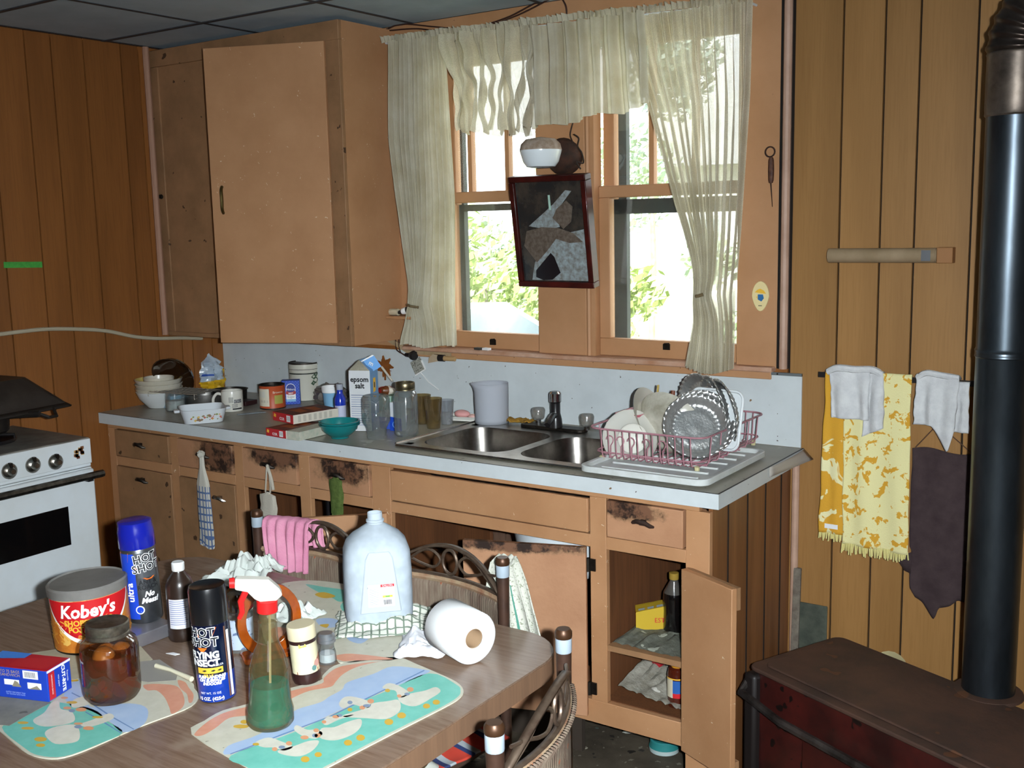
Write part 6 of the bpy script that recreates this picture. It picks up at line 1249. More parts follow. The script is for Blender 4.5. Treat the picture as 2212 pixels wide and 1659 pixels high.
geese = [
 (2, [(70, 735), (170, 640), (300, 570), (480, 522), (700, 470), (820, 400), (1050, 345), (1070, 300), (1160, 228), (1300, 195), (1640, 160), (1500, 175), (1330, 215), (1220, 270), (1160, 330), (1120, 370), (960, 400), (830, 455), (760, 500), (500, 585), (340, 610), (230, 690), (130, 745)]),
 (1, [(1830, 235), (1600, 212), (1450, 270), (1250, 335), (1210, 390), (1110, 445), (1040, 490), (860, 545), (760, 620), (560, 740), (330, 825), (345, 890), (850, 705), (1300, 500), (1560, 390), (1870, 262)]),
 (0, [(1880, 265), (2090, 352), (2122, 400), (2100, 448), (1975, 525), (1580, 722), (1080, 982), (880, 1085), (640, 1075), (470, 985), (350, 900), (850, 715), (1300, 505), (1570, 395)]),
 (7, [(345, 885), (1100, 600), (1840, 240), (1846, 246), (1105, 608), (350, 891)]),
 (3, [(1640, 455), (1680, 502), (1780, 518), (1900, 455), (1968, 405), (1930, 372), (1850, 398), (1740, 420), (1690, 436)]), (3, [(1520, 375), (1560, 343), (1620, 350), (1690, 385), (1725, 420), (1680, 450), (1640, 440), (1620, 400), (1560, 390)]),
 (3, [(1210, 595), (1400, 612), (1550, 617), (1640, 570), (1662, 520), (1640, 470), (1560, 480), (1440, 498), (1380, 540)]), (3, [(1185, 500), (1230, 448), (1320, 450), (1430, 490), (1400, 535), (1290, 505), (1220, 535)]),
 (3, [(1050, 690), (1035, 760), (1150, 783), (1280, 742), (1352, 680), (1352, 618), (1250, 640), (1150, 680)]), (3, [(860, 665), (940, 700), (1010, 700), (1060, 730), (1000, 770), (900, 745), (840, 700)]), (3, [(1060, 640), (1100, 600), (1180, 600), (1300, 585), (1180, 625), (1090, 665)]),
 (3, [(715, 862), (760, 893), (880, 905), (980, 862), (1032, 788), (950, 788), (850, 822)]), (3, [(540, 800), (640, 760), (740, 790), (830, 830), (760, 862), (690, 838), (600, 835)]),
 (4, blot(1570, 640, 34)), (4, blot(1668, 590, 34)), (4, blot(1860, 518, 28)), (4, blot(1935, 488, 28)), (4, blot(1255, 800, 32)), (4, blot(1352, 762, 34)), (4, blot(925, 928, 34)), (4, blot(1025, 892, 28)), (4, blot(1270, 545, 20)), (4, blot(1560, 398, 20)), (4, blot(545, 812, 26, 6, .4)), (4, blot(430, 675, 60, 7, .25)), (4, blot(455, 640, 30, 6, .5)),
 (5, blot(1735, 390, 26)), (5, blot(1650, 440, 18)), (5, blot(1430, 480, 26)), (5, blot(1365, 530, 22)), (5, blot(1160, 600, 26, 7, .5)), (5, blot(1070, 640, 18)), (5, blot(1010, 705, 22)), (5, blot(920, 760, 32, 7, .5)), (5, blot(1020, 745, 24)), (5, blot(800, 805, 24)), (5, blot(690, 850, 22)),
 (6, blot(1710, 425, 22, 7, .5)), (6, blot(1400, 515, 30, 7, .4)), (6, blot(1270, 490, 20)), (6, blot(1000, 745, 22)), (6, blot(745, 835, 26, 7, .5)), (6, blot(1190, 590, 22, 7, .5))]
placemat('placemat printed with white geese on teal, in the middle under the green spray bottle', out, geese, c4_)
c5_ = lambda x, y: (x/5.027, 1380+y/5.027)
out = [(-60, 1545), (-20, 1572), (0, 1581), (26, 1603), (60, 1629), (99, 1640), (139, 1638), (199, 1617), (298, 1573), (398, 1535), (426, 1515), (428, 1500), (420, 1489), (418, 1479), (404, 1470), (398, 1462), (370, 1458), (310, 1440), (240, 1435), (150, 1445), (60, 1465), (-30, 1500)]
gl = [
 (0, [(20, 960), (280, 840), (440, 720), (560, 680), (1000, 760), (1180, 900), (1330, 1020), (1050, 1150), (700, 1275), (420, 1265), (260, 1180)]),
 (1, [(700, 560), (900, 420), (960, 640), (1000, 740), (1400, 700), (1600, 760), (1560, 930), (1340, 1015), (1180, 890), (960, 770), (760, 720)]),
 (2, [(1560, 500), (1750, 490), (1930, 520), (2000, 640), (1985, 740), (1870, 815), (1840, 750), (1790, 640), (1700, 560), (1600, 560)]), (2, [(1930, 450), (2010, 470), (2050, 530), (2100, 600), (2090, 680), (2050, 690), (2030, 600), (1960, 540)]),
 (7, [(780, 580), (960, 670), (1200, 830), (1460, 980), (1450, 985), (1190, 840), (950, 680), (775, 590)]), (7, [(930, 790), (1100, 880), (1320, 1020), (1312, 1026), (1090, 890), (925, 798)]),
 (3, [(560, 690), (640, 680), (660, 760), (780, 790), (800, 900), (560, 950), (420, 940), (360, 880), (480, 800)]), (3, [(500, 1000), (620, 950), (800, 930), (860, 990), (860, 1090), (780, 1130), (600, 1140), (500, 1060)]),
 (3, [(880, 920), (1000, 880), (1180, 810), (1240, 850), (1160, 900), (1000, 950), (900, 950)]), (3, [(800, 660), (960, 620), (1000, 690), (880, 740), (780, 740)]),
 (4, blot(780, 690, 60, 7, .25)), (4, blot(1060, 850, 60, 7, .2)), (4, blot(440, 1090, 70, 7, .35)), (4, blot(440, 1155, 50, 7, .4)), (4, blot(250, 910, 60, 7, .25)), (4, blot(300, 970, 70, 7, .22)), (4, blot(810, 450, 45, 7, .3)),
 (5, blot(730, 750, 45, 7, .35)), (5, blot(880, 768, 60, 7, .35)), (5, blot(850, 920, 50, 7, .25)), (5, blot(960, 970, 60, 7, .35)), (5, blot(700, 640, 40, 7, .3)), (6, blot(780, 780, 35, 7, .5)), (6, blot(850, 955, 45, 7, .4))]
placemat('placemat printed with geese at the left, under the jar of brown preserves', out, gl, c5_)
out = [(560, 1290), (600, 1265), (650, 1256), (700, 1257), (760, 1266), (830, 1280), (880, 1300), (905, 1340), (900, 1385), (860, 1425), (800, 1428), (768, 1432), (735, 1433), (720, 1423), (660, 1420), (600, 1415), (570, 1380)]
gb = [(0, [(660, 1262), (700, 1268), (745, 1275), (760, 1290), (735, 1300), (715, 1290), (690, 1280)]), (4, [(680, 1284), (700, 1279), (725, 1288), (700, 1292)]), (1, [(683, 1338), (720, 1336), (740, 1350), (700, 1356)]), (4, [(690, 1350), (710, 1348), (705, 1356)]), (2, [(585, 1362), (610, 1355), (640, 1372), (630, 1400), (600, 1400)]),
      (2, [(722, 1418), (760, 1412), (850, 1423), (800, 1426), (765, 1427), (740, 1428)]), (0, [(735, 1310), (745, 1300), (752, 1318), (745, 1325)]), (1, [(760, 1360), (800, 1370), (780, 1390), (750, 1380)])]
placemat('placemat at the back of the table, under the milk jug and cloth', out, gb, lambda x, y: (x, y))
# papers
def sheet_paper(name, label, pts, m, z, cat='paper', th=.0006):
    c = sum((Vector((*TP(a, b, z), 0)) for a, b in pts), Vector())/len(pts); o = flat(name, pts, z, z+th, m); me = o.data
    for v_ in me.vertices: v_.co -= Vector((c.x, c.y, 0)); v_.co.z -= z
    return tag(o, label, cat, loc=(c.x, c.y, z))
zp = TZ+.0040
CRP = mat('cream_paper', 'b5ac94', .8, var='9c9480', sc=12); GRP = mat('grey_newsprint', '86847c', .8, var='6e6c68', sc=16, spots=[('5a5854', 30, .68)])
sheet_paper('cream_paper', 'cream paper under the orange canister, partly on the left placemat', [(-10, 1425), (60, 1412), (140, 1400), (300, 1392), (330, 1425), (240, 1455), (150, 1470), (100, 1478), (20, 1462)], CRP, zp+.0007)
sheet_paper('grey_newspaper', 'grey newspaper at the left edge of the table under the box of wrap', [(-60, 1480), (40, 1490), (95, 1505), (110, 1518), (60, 1545), (20, 1568), (-60, 1560)], GRP, zp)
sheet_paper('grey_tissue', 'thin grey sheet lying behind the jar on the left placemat', [(300, 1430), (345, 1425), (385, 1452), (380, 1470), (320, 1474), (300, 1470)], mat('grey_film_sheet', '8c8880', .5), zp+.0015)
p0, p1 = az(337, 1437, TZ+.01), az(414, 1466, TZ+.01); pm_ = (p0+p1)/2
o = MB().tube([p0-pm_, (p0*.6+p1*.4)-pm_+Vector((0, .004, 0)), p1-pm_], [.005, .004, .0055], 8).build('rolled_paper_strip', mat('cream_roll', 'cfc8ae', .7), smooth=60); tag(o, 'narrow rolled strip of cream paper between the left placemat and the black spray can', 'paper', loc=(pm_.x, pm_.y, TZ+.009))
p0 = az(372, 1413, TZ); o = MB().prism([(-.014, -.006), (.012, -.002), (.016, .008), (-.004, .006)], 0, .001).build('paper_scrap', PAPER); tag(o, 'tiny white paper scrap on the table beside the brown bottle', 'paper', loc=(p0.x, p0.y, TZ+.0002))
# ================================================================ THINGS ON THE TABLE
# canister
t, r, h = put('snack_canister', 'big round orange and red canister of shoestring potatoes with a grey lid', 'canister', 206, 1412, 1228, 160, z=TZ+.0058)
KOR = mat('potato_photo', 'b5651f', .45, var='d98c34', sc=40, spots=[('e6b45c', 30, .6), ('7a3312', 22, .66)])
t.rotation_euler = (R(0), R(-2), t.rotation_euler.z)
MB().lathe([(0, 0), (r*.97, 0), (r*.985, .006), (r*.985, h-.02)], 48, [1, 1, 0]).build('can', [KOR, GUN], t)
MB().lathe([(r*.985, h-.022), (r*1.02, h-.022), (r*1.025, h-.004), (r*.98, h), (r*.94, h-.003), (0, h-.003)], 48).build('lid', mat('grey_plastic_lid', '7d7a76', .45, var='66635f', sc=10), t)
k = MB(); q = r*.985+.0005; zt = h-.024
def arcband(q, a0, a1, ztop, zbot, m, n=24): k.add([(q*math.sin(a0+(a1-a0)*i/n), -q*math.cos(a0+(a1-a0)*i/n), ztop) for i in range(n+1)]+[(q*math.sin(a0+(a1-a0)*i/n), -q*math.cos(a0+(a1-a0)*i/n), zbot(i/n)) for i in range(n+1)], [(i, i+1, n+2+i, n+1+i) for i in range(n)], m)
arcband(q, -1.35, 1.25, zt, lambda u: zt-.010-.088*math.sin(math.pi*u)**.8, 0); arcband(q+.0003, -1.30, 1.20, zt, lambda u: zt-.008-.080*math.sin(math.pi*u)**.8, 1); arcband(q+.0006, -1.25, 1.15, zt, lambda u: zt-.006-.074*math.sin(math.pi*u)**.8, 2)
k.text("Kobey's", .040, 0, .0, zt-.024, wrap=q+.0012, a0=-.08, bold=.0012, ital=.15, sx=.95); k.text('SHOESTRING\nPOTATOES', .0175, 3, 0, zt-.056, wrap=q+.0012, a0=-.08, bold=.0006)
r_ = random.Random(9)
for i in range(70):
    a = r_.uniform(-1.4, 1.4); z = r_.uniform(.03, h*.52); l = r_.uniform(.006, .014); d = r_.uniform(-1, 1); k.polyw([(-l, z-l*d), (-l+.002, z-l*d+.002), (l, z+l*d), (l-.002, z+l*d-.002)], q+.0009+.0001*(i % 5), a, 4)
arcband(q+.0011, -1.35, .1, .045, lambda u: .0+.002, 5) if False else None
k.build('label_print', [WHI, mat('kobey_red', 'b8141c', .45), mat('kobey_red2', 'c41a20', .45), YELI, mat('fry_yellow', 'e0a440', .45), ORI], t, smooth=60, kind='stuff')
# preserves jar
t, r, h = put('preserves_jar', 'tall glass jar of brown preserved fruit with a rusty metal lid on the left placemat', 'jar', 246, 1527, 1322, 120, z=TZ+.003)
JG = clear('amber_brine_glass', '8a5a2c', .35, .03, .10, '7a4a20')
MB().lathe([(0, .002), (r*.85, .0), (r*.97, .010), (r, .02), (r, h*.66), (r*.94, h*.74), (r*.74, h*.80), (r*.70, h*.82)], 40).build('glass', clear('jar_glass_brown', 'e6d8c4', .3, .03, .03, '8a6a4a'), t)
MB().lathe([(0, .006), (r*.82, .005), (r*.94, .014), (r*.965, .022), (r*.965, h*.60), (0, h*.60)], 40).build('brine', clear('brown_brine', 'd0924e', .05, .05, .38, '8a5220'), t)
fr = [(-.35, -.35, .16), (.35, -.3, .18), (-.1, .35, .2), (.45, .3, .22), (-.45, .1, .38), (.25, -.4, .42), (.4, .2, .5), (-.2, -.45, .56), (-.1, .3, .5)]
for i, (a, b, c) in enumerate(fr): MB().ball((a*r, b*r, c*h), r*.42, 14, 0, (1, 1, 1.1), .12, 2).build('fruit', mat('brown_fruit', 'b5763a', .4, var='94561f', sc=30), t, smooth=60)
MB().lathe([(r*.70, h*.80), (r*.745, h*.81), (r*.75, h*.85), (r*.72, h*.86), (r*.745, h*.875), (r*.745, h*.97), (r*.70, h*.985), (r*.62, h*.975), (0, h*.975)], 36).build('lid', mat('rusted_tin_lid', '8f877a', .35, .8, var='3f362c', sc=30), t)
# box of wrap
def boxpx(name, label, cat, A, B, C, hh, z, mats, mi):
    """A left, B front corner, C right bottom corners"""
    a, b, c = az(*A, z), az(*B, z), az(*C, z); d = (b-a); L = d.length; d.normalize(); n = Vector((-d.y, d.x, 0)); w = abs((c-b).dot(n)); an = math.atan2(d.y, d.x); m = (a+b)/2+n*w/2
    t = T(name, label, cat, (m.x, m.y, z), an); MB().add([(-L/2, -w/2, 0), (L/2, -w/2, 0), (L/2, w/2, 0), (-L/2, w/2, 0), (-L/2, -w/2, hh), (L/2, -w/2, hh), (L/2, w/2, hh), (-L/2, w/2, hh)], [(0, 3, 2, 1), (4, 5, 6, 7), (0, 1, 5, 4), (1, 2, 6, 5), (2, 3, 7, 6), (3, 0, 4, 7)], mi).build('carton', mats, t, bevel=.001); return t, L, w
t, L, w = boxpx('wrap_box', 'blue and red box of wax paper bags at the left end of the table', 'box', (-40, 1500), (106, 1517), (143, 1484), .063, TZ+.0048, [mat('box_blue', '1c3fb0', .4, coat=.2), mat('box_red', 'b0202c', .4)], [0, 1, 0, 0, 0, 0])
hh = .063; k = MB(); Y = -w/2-.0006; x1 = L/2
def rq(x0, x1_, z0, z1, m, y=Y): k.add([(x0, y, z0), (x1_, y, z0), (x1_, y, z1), (x0, y, z1)], [(0, 1, 2, 3)], m)
rq(x1-.055, x1-.020, hh*.70, hh*.96, 0)
for i in range(9): rq(x1-.050+i*.0028, x1-.0488+i*.0028, hh*.74, hh*.92, 1, Y-.0004)
rq(x1-.100, x1-.065, hh*.44, hh*.62, 0); rq(x1-.046, x1-.014, hh*.38, hh*.58, 0)
k.add([(x1-.082, Y-.0004, hh*.40), (x1-.060, Y-.0004, hh*.40), (x1-.068, Y-.0004, hh*.56), (x1-.075, Y-.0004, hh*.60)], [(0, 1, 2, 3)], 5); k.add([(x1-.044, Y-.0004, hh*.36), (x1-.016, Y-.0004, hh*.38), (x1-.024, Y-.0004, hh*.50)], [(0, 1, 2)], 5)
k.text('TO 75 BAGS\nSANDWICH', .0085, 2, x1-.085, hh*.82, Y-.0003); k.text('quality wax paper bags\nfor lunches and more', .005, 3, x1-.075, hh*.18, Y-.0003)
k.box(-L*.2, x1-.006, -w*.36, w*.30, hh+.0003, hh+.0006, 1) if False else None
k.add([(-L*.1, -w*.40, hh+.0012), (x1-.008, -w*.40, hh+.0012), (x1-.008, w*.40, hh+.0012), (-L*.1, w*.1, hh+.0012)], [(0, 1, 2, 3)], 4)
k.add([(-L/2, -w*.1, hh+.0013), (-L*.05, w*.15, hh+.0013), (-L*.05, w*.48, hh+.0013), (-L/2, w*.48, hh+.0013)], [(0, 1, 2, 3)], 6)
XR_ = x1+.0007
def rx(y0, y1, z0, z1, m, x=XR_): k.add([(x, y0, z0), (x, y1, z0), (x, y1, z1), (x, y0, z1)], [(0, 1, 2, 3)], m)
rx(-w*.46, -w*.20, .002, hh-.006, 4); rx(-w*.5, w*.5, hh-.005, hh-.0005, 0)
sv = k.M; k.M = Matrix.Translation((XR_+.0006, 0, hh*.5)) @ Matrix.Rotation(R(90), 4, 'Z') @ Matrix.Rotation(R(90), 4, 'Y')
k.text('CUT-RITE', .0125, 0, 0, w*.16, 0, bold=.0006); k.text('Reynolds', .006, 0, 0, w*.33, 0); k.text('wax paper', .006, 0, 0, -w*.04, 0); k.text('SANDWICH BAGS', .005, 0, 0, -w*.33, 0); k.M = sv
k.build('label_print', [WHI, INK, mat('gold_print', 'c9a24a', .5), mat('pale_blue_print', '9fb4e0', .5), mat('box_red2', 'b8262e', .4), mat('food_brown', '8e8470', .5), mat('sky_top', '3f7ed0', .4)], t, smooth=0, kind='stuff')
# metal tray with tall spray can
A_, B_ = az(296, 1374, TZ+.030), az(377, 1343, TZ+.030); d = (B_-A_); L = d.length+.06; d.normalize(); n_ = Vector((-d.y, d.x, 0)); cc = B_-d*L/2+n_*.055
ty = T('aluminium_box', 'flat aluminium box under the tall blue and silver spray can', 'box', (cc.x, cc.y, TZ+.0005), math.atan2(d.y, d.x))
MB().prism(rrect(-L/2, L/2, -.055, .055, .006, 3), 0, .0295).build('body', mat('satin_aluminium', 'b2b0b4', .3, .7, var='9b98a0', sc=8), ty, bevel=.002)
t, r, h = put('ant_spray_can', 'tall silver and blue aerosol can lettered ant and roach spray, with a blue cap', 'spray can', 317, 1347, 1112, 72, z=TZ+.0305)
t.rotation_euler = (R(0), R(-2.5), t.rotation_euler.z)
MB().lathe([(0, .0), (r*.94, 0), (r, .004), (r, h*.72), (r*.96, h*.74)], 40).build('can', mat('silver_can', '8d9094', .28, .85, var='4c4f54', sc=4), t)
MB().lathe([(r*1.03, h*.735), (r*1.04, h*.74), (r*1.04, h*.90), (r*.99, h*.93), (r*.97, h*.985), (r*.75, h), (0, h*.99)], 40).build('cap', mat('deep_blue_cap', '151f96', .2, coat=.6), t)
k = MB(); q = r+.0005; k.patch(q, -1.5, -.30, .012, h*.70, 0, 12, q); k.add([(q*1.001*math.sin(a), -q*1.001*math.cos(a), z) for a, z in ((-1.3, h*.71), (-.6, h*.71), (-.1, h*.52), (-.35, h*.56), (-.7, h*.62), (-1.3, h*.64))], [tuple(range(6))], 1)
k.patch(q+.0006, -.18, .95, h*.455, h*.70, 4, 12)
k.text('HOT\nSHOT', .0255, 5, 0, h*.60, wrap=q+.0012, a0=.36, bold=.0016, rot=.10); k.text('HOT\nSHOT', .0255, 2, 0, h*.60, wrap=q+.0018, a0=.36, bold=.0003, rot=.10)
k.polyw([(-.015, h*.455), (0, h*.42), (.015, h*.455)], q+.001, .45, 1)
k.text('ultra', .026, 3, 0, 0, 0) if False else None
k.M = Matrix.Identity(4)
k.text('ultra', .024, 3, -.003, h*.32, wrap=q+.0012, a0=-.62, bold=.0006, rot=R(90)); k.text('ANT &\nROACH', .014, 2, 0, h*.385, wrap=q+.0012, a0=.36, bold=.0004); k.text('No\nMess!', .017, 3, 0, h*.26, wrap=q+.0012, a0=.36, bold=.0008, ital=.3)
k.polyw(circ(0, h*.145, .010, 14), q+.0012, -.25, 3); k.polyw(circ(0, h*.145, .0075, 12), q+.0016, -.25, 0)
k.build('label_print', [mat('can_blue', '1f46c4', .3), ORI, INK, WHI, mat('dark_panel', '6e7176', .3, .6), WHI], t, smooth=60, kind='stuff')
# peroxide bottle
t, r, h = put('brown_bottle', 'dark brown plastic bottle with a white cap and label', 'bottle', 396, 1388, 1213, 58, z=TZ, neck=True)
MB().lathe([(0, 0), (r*.92, 0), (r, .006), (r, h*.12), (r*.96, h*.14), (r, h*.17), (r, h*.70), (r*.85, h*.78), (r*.42, h*.87), (r*.40, h*.90)], 36).build('body', mat('brown_black_plastic', '2a1e18', .3, coat=.3), t)
MB().lathe([(r*.44, h*.89), (r*.47, h*.90), (r*.47, h*.985), (r*.40, h), (0, h)], 24).build('cap', mat('white_cap', 'dcdcda', .4), t)
k = MB(); k.patch(r+.0005, -.95, .55, h*.18, h*.56, 0, 14)
for i in range(12): k.patch(r+.001, -.88, .35 if i % 3 else .48, h*(.53-i*.027), h*(.538-i*.027), 1, 10)
k.build('label', [mat('white_label', 'd4d4da', .5), mat('label_lines', '6a74a0', .6)], t, smooth=60, kind='stuff')
# flying insect spray can
t, r, h = put('insect_spray_can', 'black-capped dark blue aerosol can lettered flying insect spray', 'spray can', 472, 1520, 1250, 80, z=TZ)
t.rotation_euler = (0, R(-2), t.rotation_euler.z)
MB().lathe([(0, .002), (r*.94, 0), (r, .004), (r, h*.25), (r, h*.5), (r, h*.66), (r*.97, h*.70)], 40, [2, 2, 1, 0, 0, 0]).build('can', [mat('navy_can', '0c1634', .2, .4, coat=.6), mat('bright_blue_can', '1b45b8', .2, .4, coat=.6), STEEL], t)
MB().lathe([(r*.99, h*.69), (r*.99, h*.96), (r*.93, h), (r*.80, h*.985), (0, h*.98)], 40).build('cap', mat('black_cap', '101114', .28, coat=.5), t)
k = MB(); q = r+.0005
k.add([(q*math.sin(a), -q*math.cos(a), z) for a, z in ((-.75, h*.655), (.28, h*.672), (.0, h*.585), (-.75, h*.58))], [(0, 1, 2, 3)], 0); k.text('HOT\nSHOT', .0235, 1, 0, h*.59, wrap=q+.0012, a0=-.50, bold=.0016); k.text('HOT\nSHOT', .0235, 2, 0, h*.59, wrap=q+.0018, a0=-.50, bold=.0005)
k.polyw([(-.010, h*.50), (0, h*.455), (.010, h*.50)], q+.0008, -.55, 0)
k.text('FLYING\nINSECT', .0185, 1, 0, h*.40, wrap=q+.0012, a0=-.52, bold=.0009); k.text('KILLER', .006, 1, 0, h*.345, wrap=q+.0012, a0=.22)
k.patch(q+.0008, -.95, .42, h*.275, h*.325, 3, 12)
for a in (-.55, -.1, .22): k.polyw([(-.005, h*.298), (0, h*.308), (.006, h*.302), (.001, h*.292)], q+.0016, a, 2); k.polyw([(-.003, h*.303), (.004, h*.296), (.003, h*.310)], q+.0016, a, 2)
k.text('KILLS', .008, 3, 0, h*.255, wrap=q+.0012, a0=-.35, bold=.0004); k.text('FLIES LANDING\nON SURFACES\nINDOORS', .008, 1, 0, h*.215, wrap=q+.0012, a0=-.22, bold=.0005, ital=.2); k.text('NET WT. 15 OZ', .006, 1, 0, h*.10, wrap=q+.0012, a0=-.35); k.text('15 OZ. (425g)', .009, 1, 0, h*.05, wrap=q+.0012, a0=-.35, bold=.0003)
k.patch(q+.0004, .66, .76, h*.04, h*.66, 4, 2); k.patch(q+.0004, .80, .98, h*.04, h*.62, 1, 2)
k.build('label_print', [ORI, WHI, INK, YELI, mat('brown_strip', '6a4a3a', .4)], t, smooth=60, kind='stuff')
# spray bottle
t, r, h = put('spray_bottle', 'clear spray bottle half full of green liquid with a white trigger head and red collar', 'spray bottle', 586, 1584, 1296, 100, z=TZ+.003, neck=True)
hb = h; SBG = clear('smoky_bottle', 'f0ead8', .3, .05, .18, '94865e')
prof = [(0, .004), (r*.90, .0), (r*1.0, .006), (r*1.0, .028), (r*.90, .045), (r*.86, .075), (r*.86, hb*.38), (r*.83, hb*.47), (r*.68, hb*.57), (r*.48, hb*.65), (r*.41, hb*.71), (r*.39, hb*.80), (r*.42, hb*.83), (r*.37, hb*.84), (r*.37, hb*.92)]
MB().lathe(prof, 40).build('body', SBG, t)
MB().lathe([(0, .008), (r*.84, .006), (r*.95, .012), (r*.95, .028), (r*.86, .045), (r*.82, .075), (r*.80, hb*.33), (0, hb*.33)], 36).build('liquid', clear('green_liquid', '70e0dc', .1, .05, .85, '12b0a8'), t)
MB().tube([(0, 0, .015), (.004, 0, hb*.9)], .0025, 6).build('dip_tube', mat('dip_tube', 'b0a88c', .5), t)
MB().lathe([(r*.42, hb*.905), (r*.44, hb*.91), (r*.44, hb*.995), (r*.40, hb), (0, hb)], 28).build('collar', mat('red_collar', 'c81e1e', .35), t)
th = MB(Matrix.Translation((0, 0, hb)) @ Matrix.Rotation(R(90), 4, 'X'))
side = [(-.012, 0), (.016, 0), (.028, .010), (.022, .022), (.004, .040), (-.030, .044), (-.055, .046), (-.056, .026), (-.034, .020), (-.022, .006)]
th.prism(side, -.013, .013); th.build('trigger_head', mat('white_head', 'dcd9ce', .4), t, bevel=.0035)
MB(Matrix.Translation((-.060, 0, hb+.036)) @ Matrix.Rotation(R(90), 4, 'Y')).lathe([(0, -.006), (.009, -.005), (.010, .004), (0, .006)], 14).build('nozzle', MC['red_collar'], t)
MB().tube([(-.036, 0, hb+.020), (-.046, 0, hb+.0), (-.044, 0, hb-.020), (-.050, 0, hb-.032)], [.006, .006, .005, .004], 8).build('trigger', MC['red_collar'], t)
t.rotation_euler = (0, R(1.5), t.rotation_euler.z)
# creamer jar
t, r, h = put('powder_jar', 'cream jar with a tan flat lid and a brown picture label, leaning slightly', 'jar', 665, 1480, 1336, 60, z=TZ+.0025)
t.rotation_euler = (0, R(-4), t.rotation_euler.z)
MB().lathe([(0, .002), (r*.94, 0), (r*1.02, .006), (r*1.02, .018), (r*.97, .022), (r*.97, h*.68), (r*.99, h*.70), (r*.99, h*.76), (r*.95, h*.77)], 34, [1, 1, 1, 1, 0, 0, 1, 1]).build('body', [mat('cream_label_paper', 'd9d2ae', .5, var='c9c0a0', sc=20), mat('dark_brown_plastic', '2e1a18', .3)], t)
MB().lathe([(r*1.0, h*.765), (r*1.02, h*.77), (r*1.02, h*.985), (r*.98, h), (0, h)], 34).build('lid', mat('tan_lid', 'c9bd9e', .45), t)
k = MB(); q = r*.97+.0006; k.polyw([(-.006, .024), (.026, .024), (.028, .060), (.018, .052), (.006, .040)], q, .5, 0); k.polyw([(-.022, .022), (.026, .022), (.026, .030), (-.022, .028)], q+.0003, .1, 1); k.polyw(circ(.012, .040, .008, 8), q+.0004, .5, 2); k.polyw(circ(.004, .032, .006, 8), q+.0005, .5, 3); k.polyw([(-.006, .078), (.010, .080), (.008, .086), (-.006, .086)], q+.0004, -.1, 4)
k.build('label_print', [mat('scene_brown', '8a5a48', .5), mat('rust_band', '7a3a24', .5), mat('scene_rose', 'c08f84', .5), mat('scene_teal', '5a7f7c', .5), mat('pale_gold', 'c9b45a', .5)], t, smooth=60, kind='stuff')
# salt shaker
t, r, h = put('salt_shaker', 'small faceted glass salt shaker with a metal cap', 'salt shaker', 708, 1438, 1360, 40, z=TZ)
MB().lathe([(0, .002), (r*.95, 0), (r, .006), (r*.95, h*.35), (r*.78, h*.52), (r*.80, h*.72)], 10).build('glass', CG, t, smooth=0)
MB().lathe([(0, .004), (r*.86, .004), (r*.86, h*.32), (0, h*.34)], 14).build('salt', mat('salt', 'e6e6e6', .8), t)
MB().lathe([(r*.86, h*.70), (r*.98, h*.71), (r*.98, h*.80), (r*.92, h*.82), (r*.92, h*.92), (r*.70, h), (0, h)], 26).build('cap', mat('shaker_cap', 'a9adb2', .3, .8), t)
# amber ring napkin holder
pn_ = az(577, 1432, TZ); nh = T('amber_napkin_holder', 'amber plastic ring-shaped napkin holder standing behind the spray bottle', 'napkin holder', (pn_.x-.02, pn_.y+.03, TZ+.0005), face(pn_)+R(14))
ro, ri = .080, .058; n = 40; cz_ = .082
oo = [(ro*.86*math.cos(2*math.pi*i/n), cz_+ro*math.sin(2*math.pi*i/n)) for i in range(n)]; ii = [(ri*.86*math.cos(2*math.pi*i/n), cz_+.002+ri*math.sin(2*math.pi*i/n)) for i in range(n)]
AMB = mat('amber_plastic', '9a4a12', .15, var='7a3408', sc=20, coat=.8)
vs = [(x, y, z) for y in (-.007, .007) for (x, z) in oo]+[(x, y, z) for y in (-.007, .007) for (x, z) in ii]
fs = []
for i in range(n):
    j = (i+1) % n; fs += [(i, j, n+j, n+i), (2*n+i, 3*n+i, 3*n+j, 2*n+j), (i, 2*n+i, 2*n+j, j), (n+i, n+j, 3*n+j, 3*n+i)]
MB().add(vs, fs).build('ring', AMB, nh, smooth=40, bevel=.001); MB().prism(rrect(-.062, .062, -.028, .028, .008, 3), 0, .012).build('base', AMB, nh, bevel=.003)
# glass clip jar with red label behind the can
t, r, h = put('clip_top_jar', 'clear jar with a metal clip ring, half hidden behind the black-capped can', 'jar', 520, 1412, 1262, 62, z=TZ)
MB().lathe([(0, .002), (r*.95, 0), (r, .006), (r, h*.62), (r*.9, h*.66)], 30).build('glass', clear('pale_jar_glass', 'dfe2dc', .3, .04, .15), t)
MB().lathe([(r*.93, h*.66), (r*.97, h*.66), (r*.99, h*.80), (r*.88, h*.95), (r*.5, h), (0, h)], 30).build('glass_lid', clear('brown_tint_lid', '9a8468', .3, .05, .30, '6a5a48'), t)
MB().lathe([(r*1.0, h*.63), (r*1.03, h*.635), (r*1.03, h*.665), (r*1.0, h*.67)], 30).build('clip_ring', STEEL, t)
k = MB(); k.patch(r+.0004, -.9, 1.2, h*.06, h*.55, 0, 14); k.patch(r*.985+.003, .5, 1.3, h*.70, h*.86, 1, 8, r*.95+.003); k.build('label', [mat('jar_label', 'a9b6c6', .5, spots=[('5a6a8a', 90, .6)]), REDI], t, smooth=60, kind='stuff')
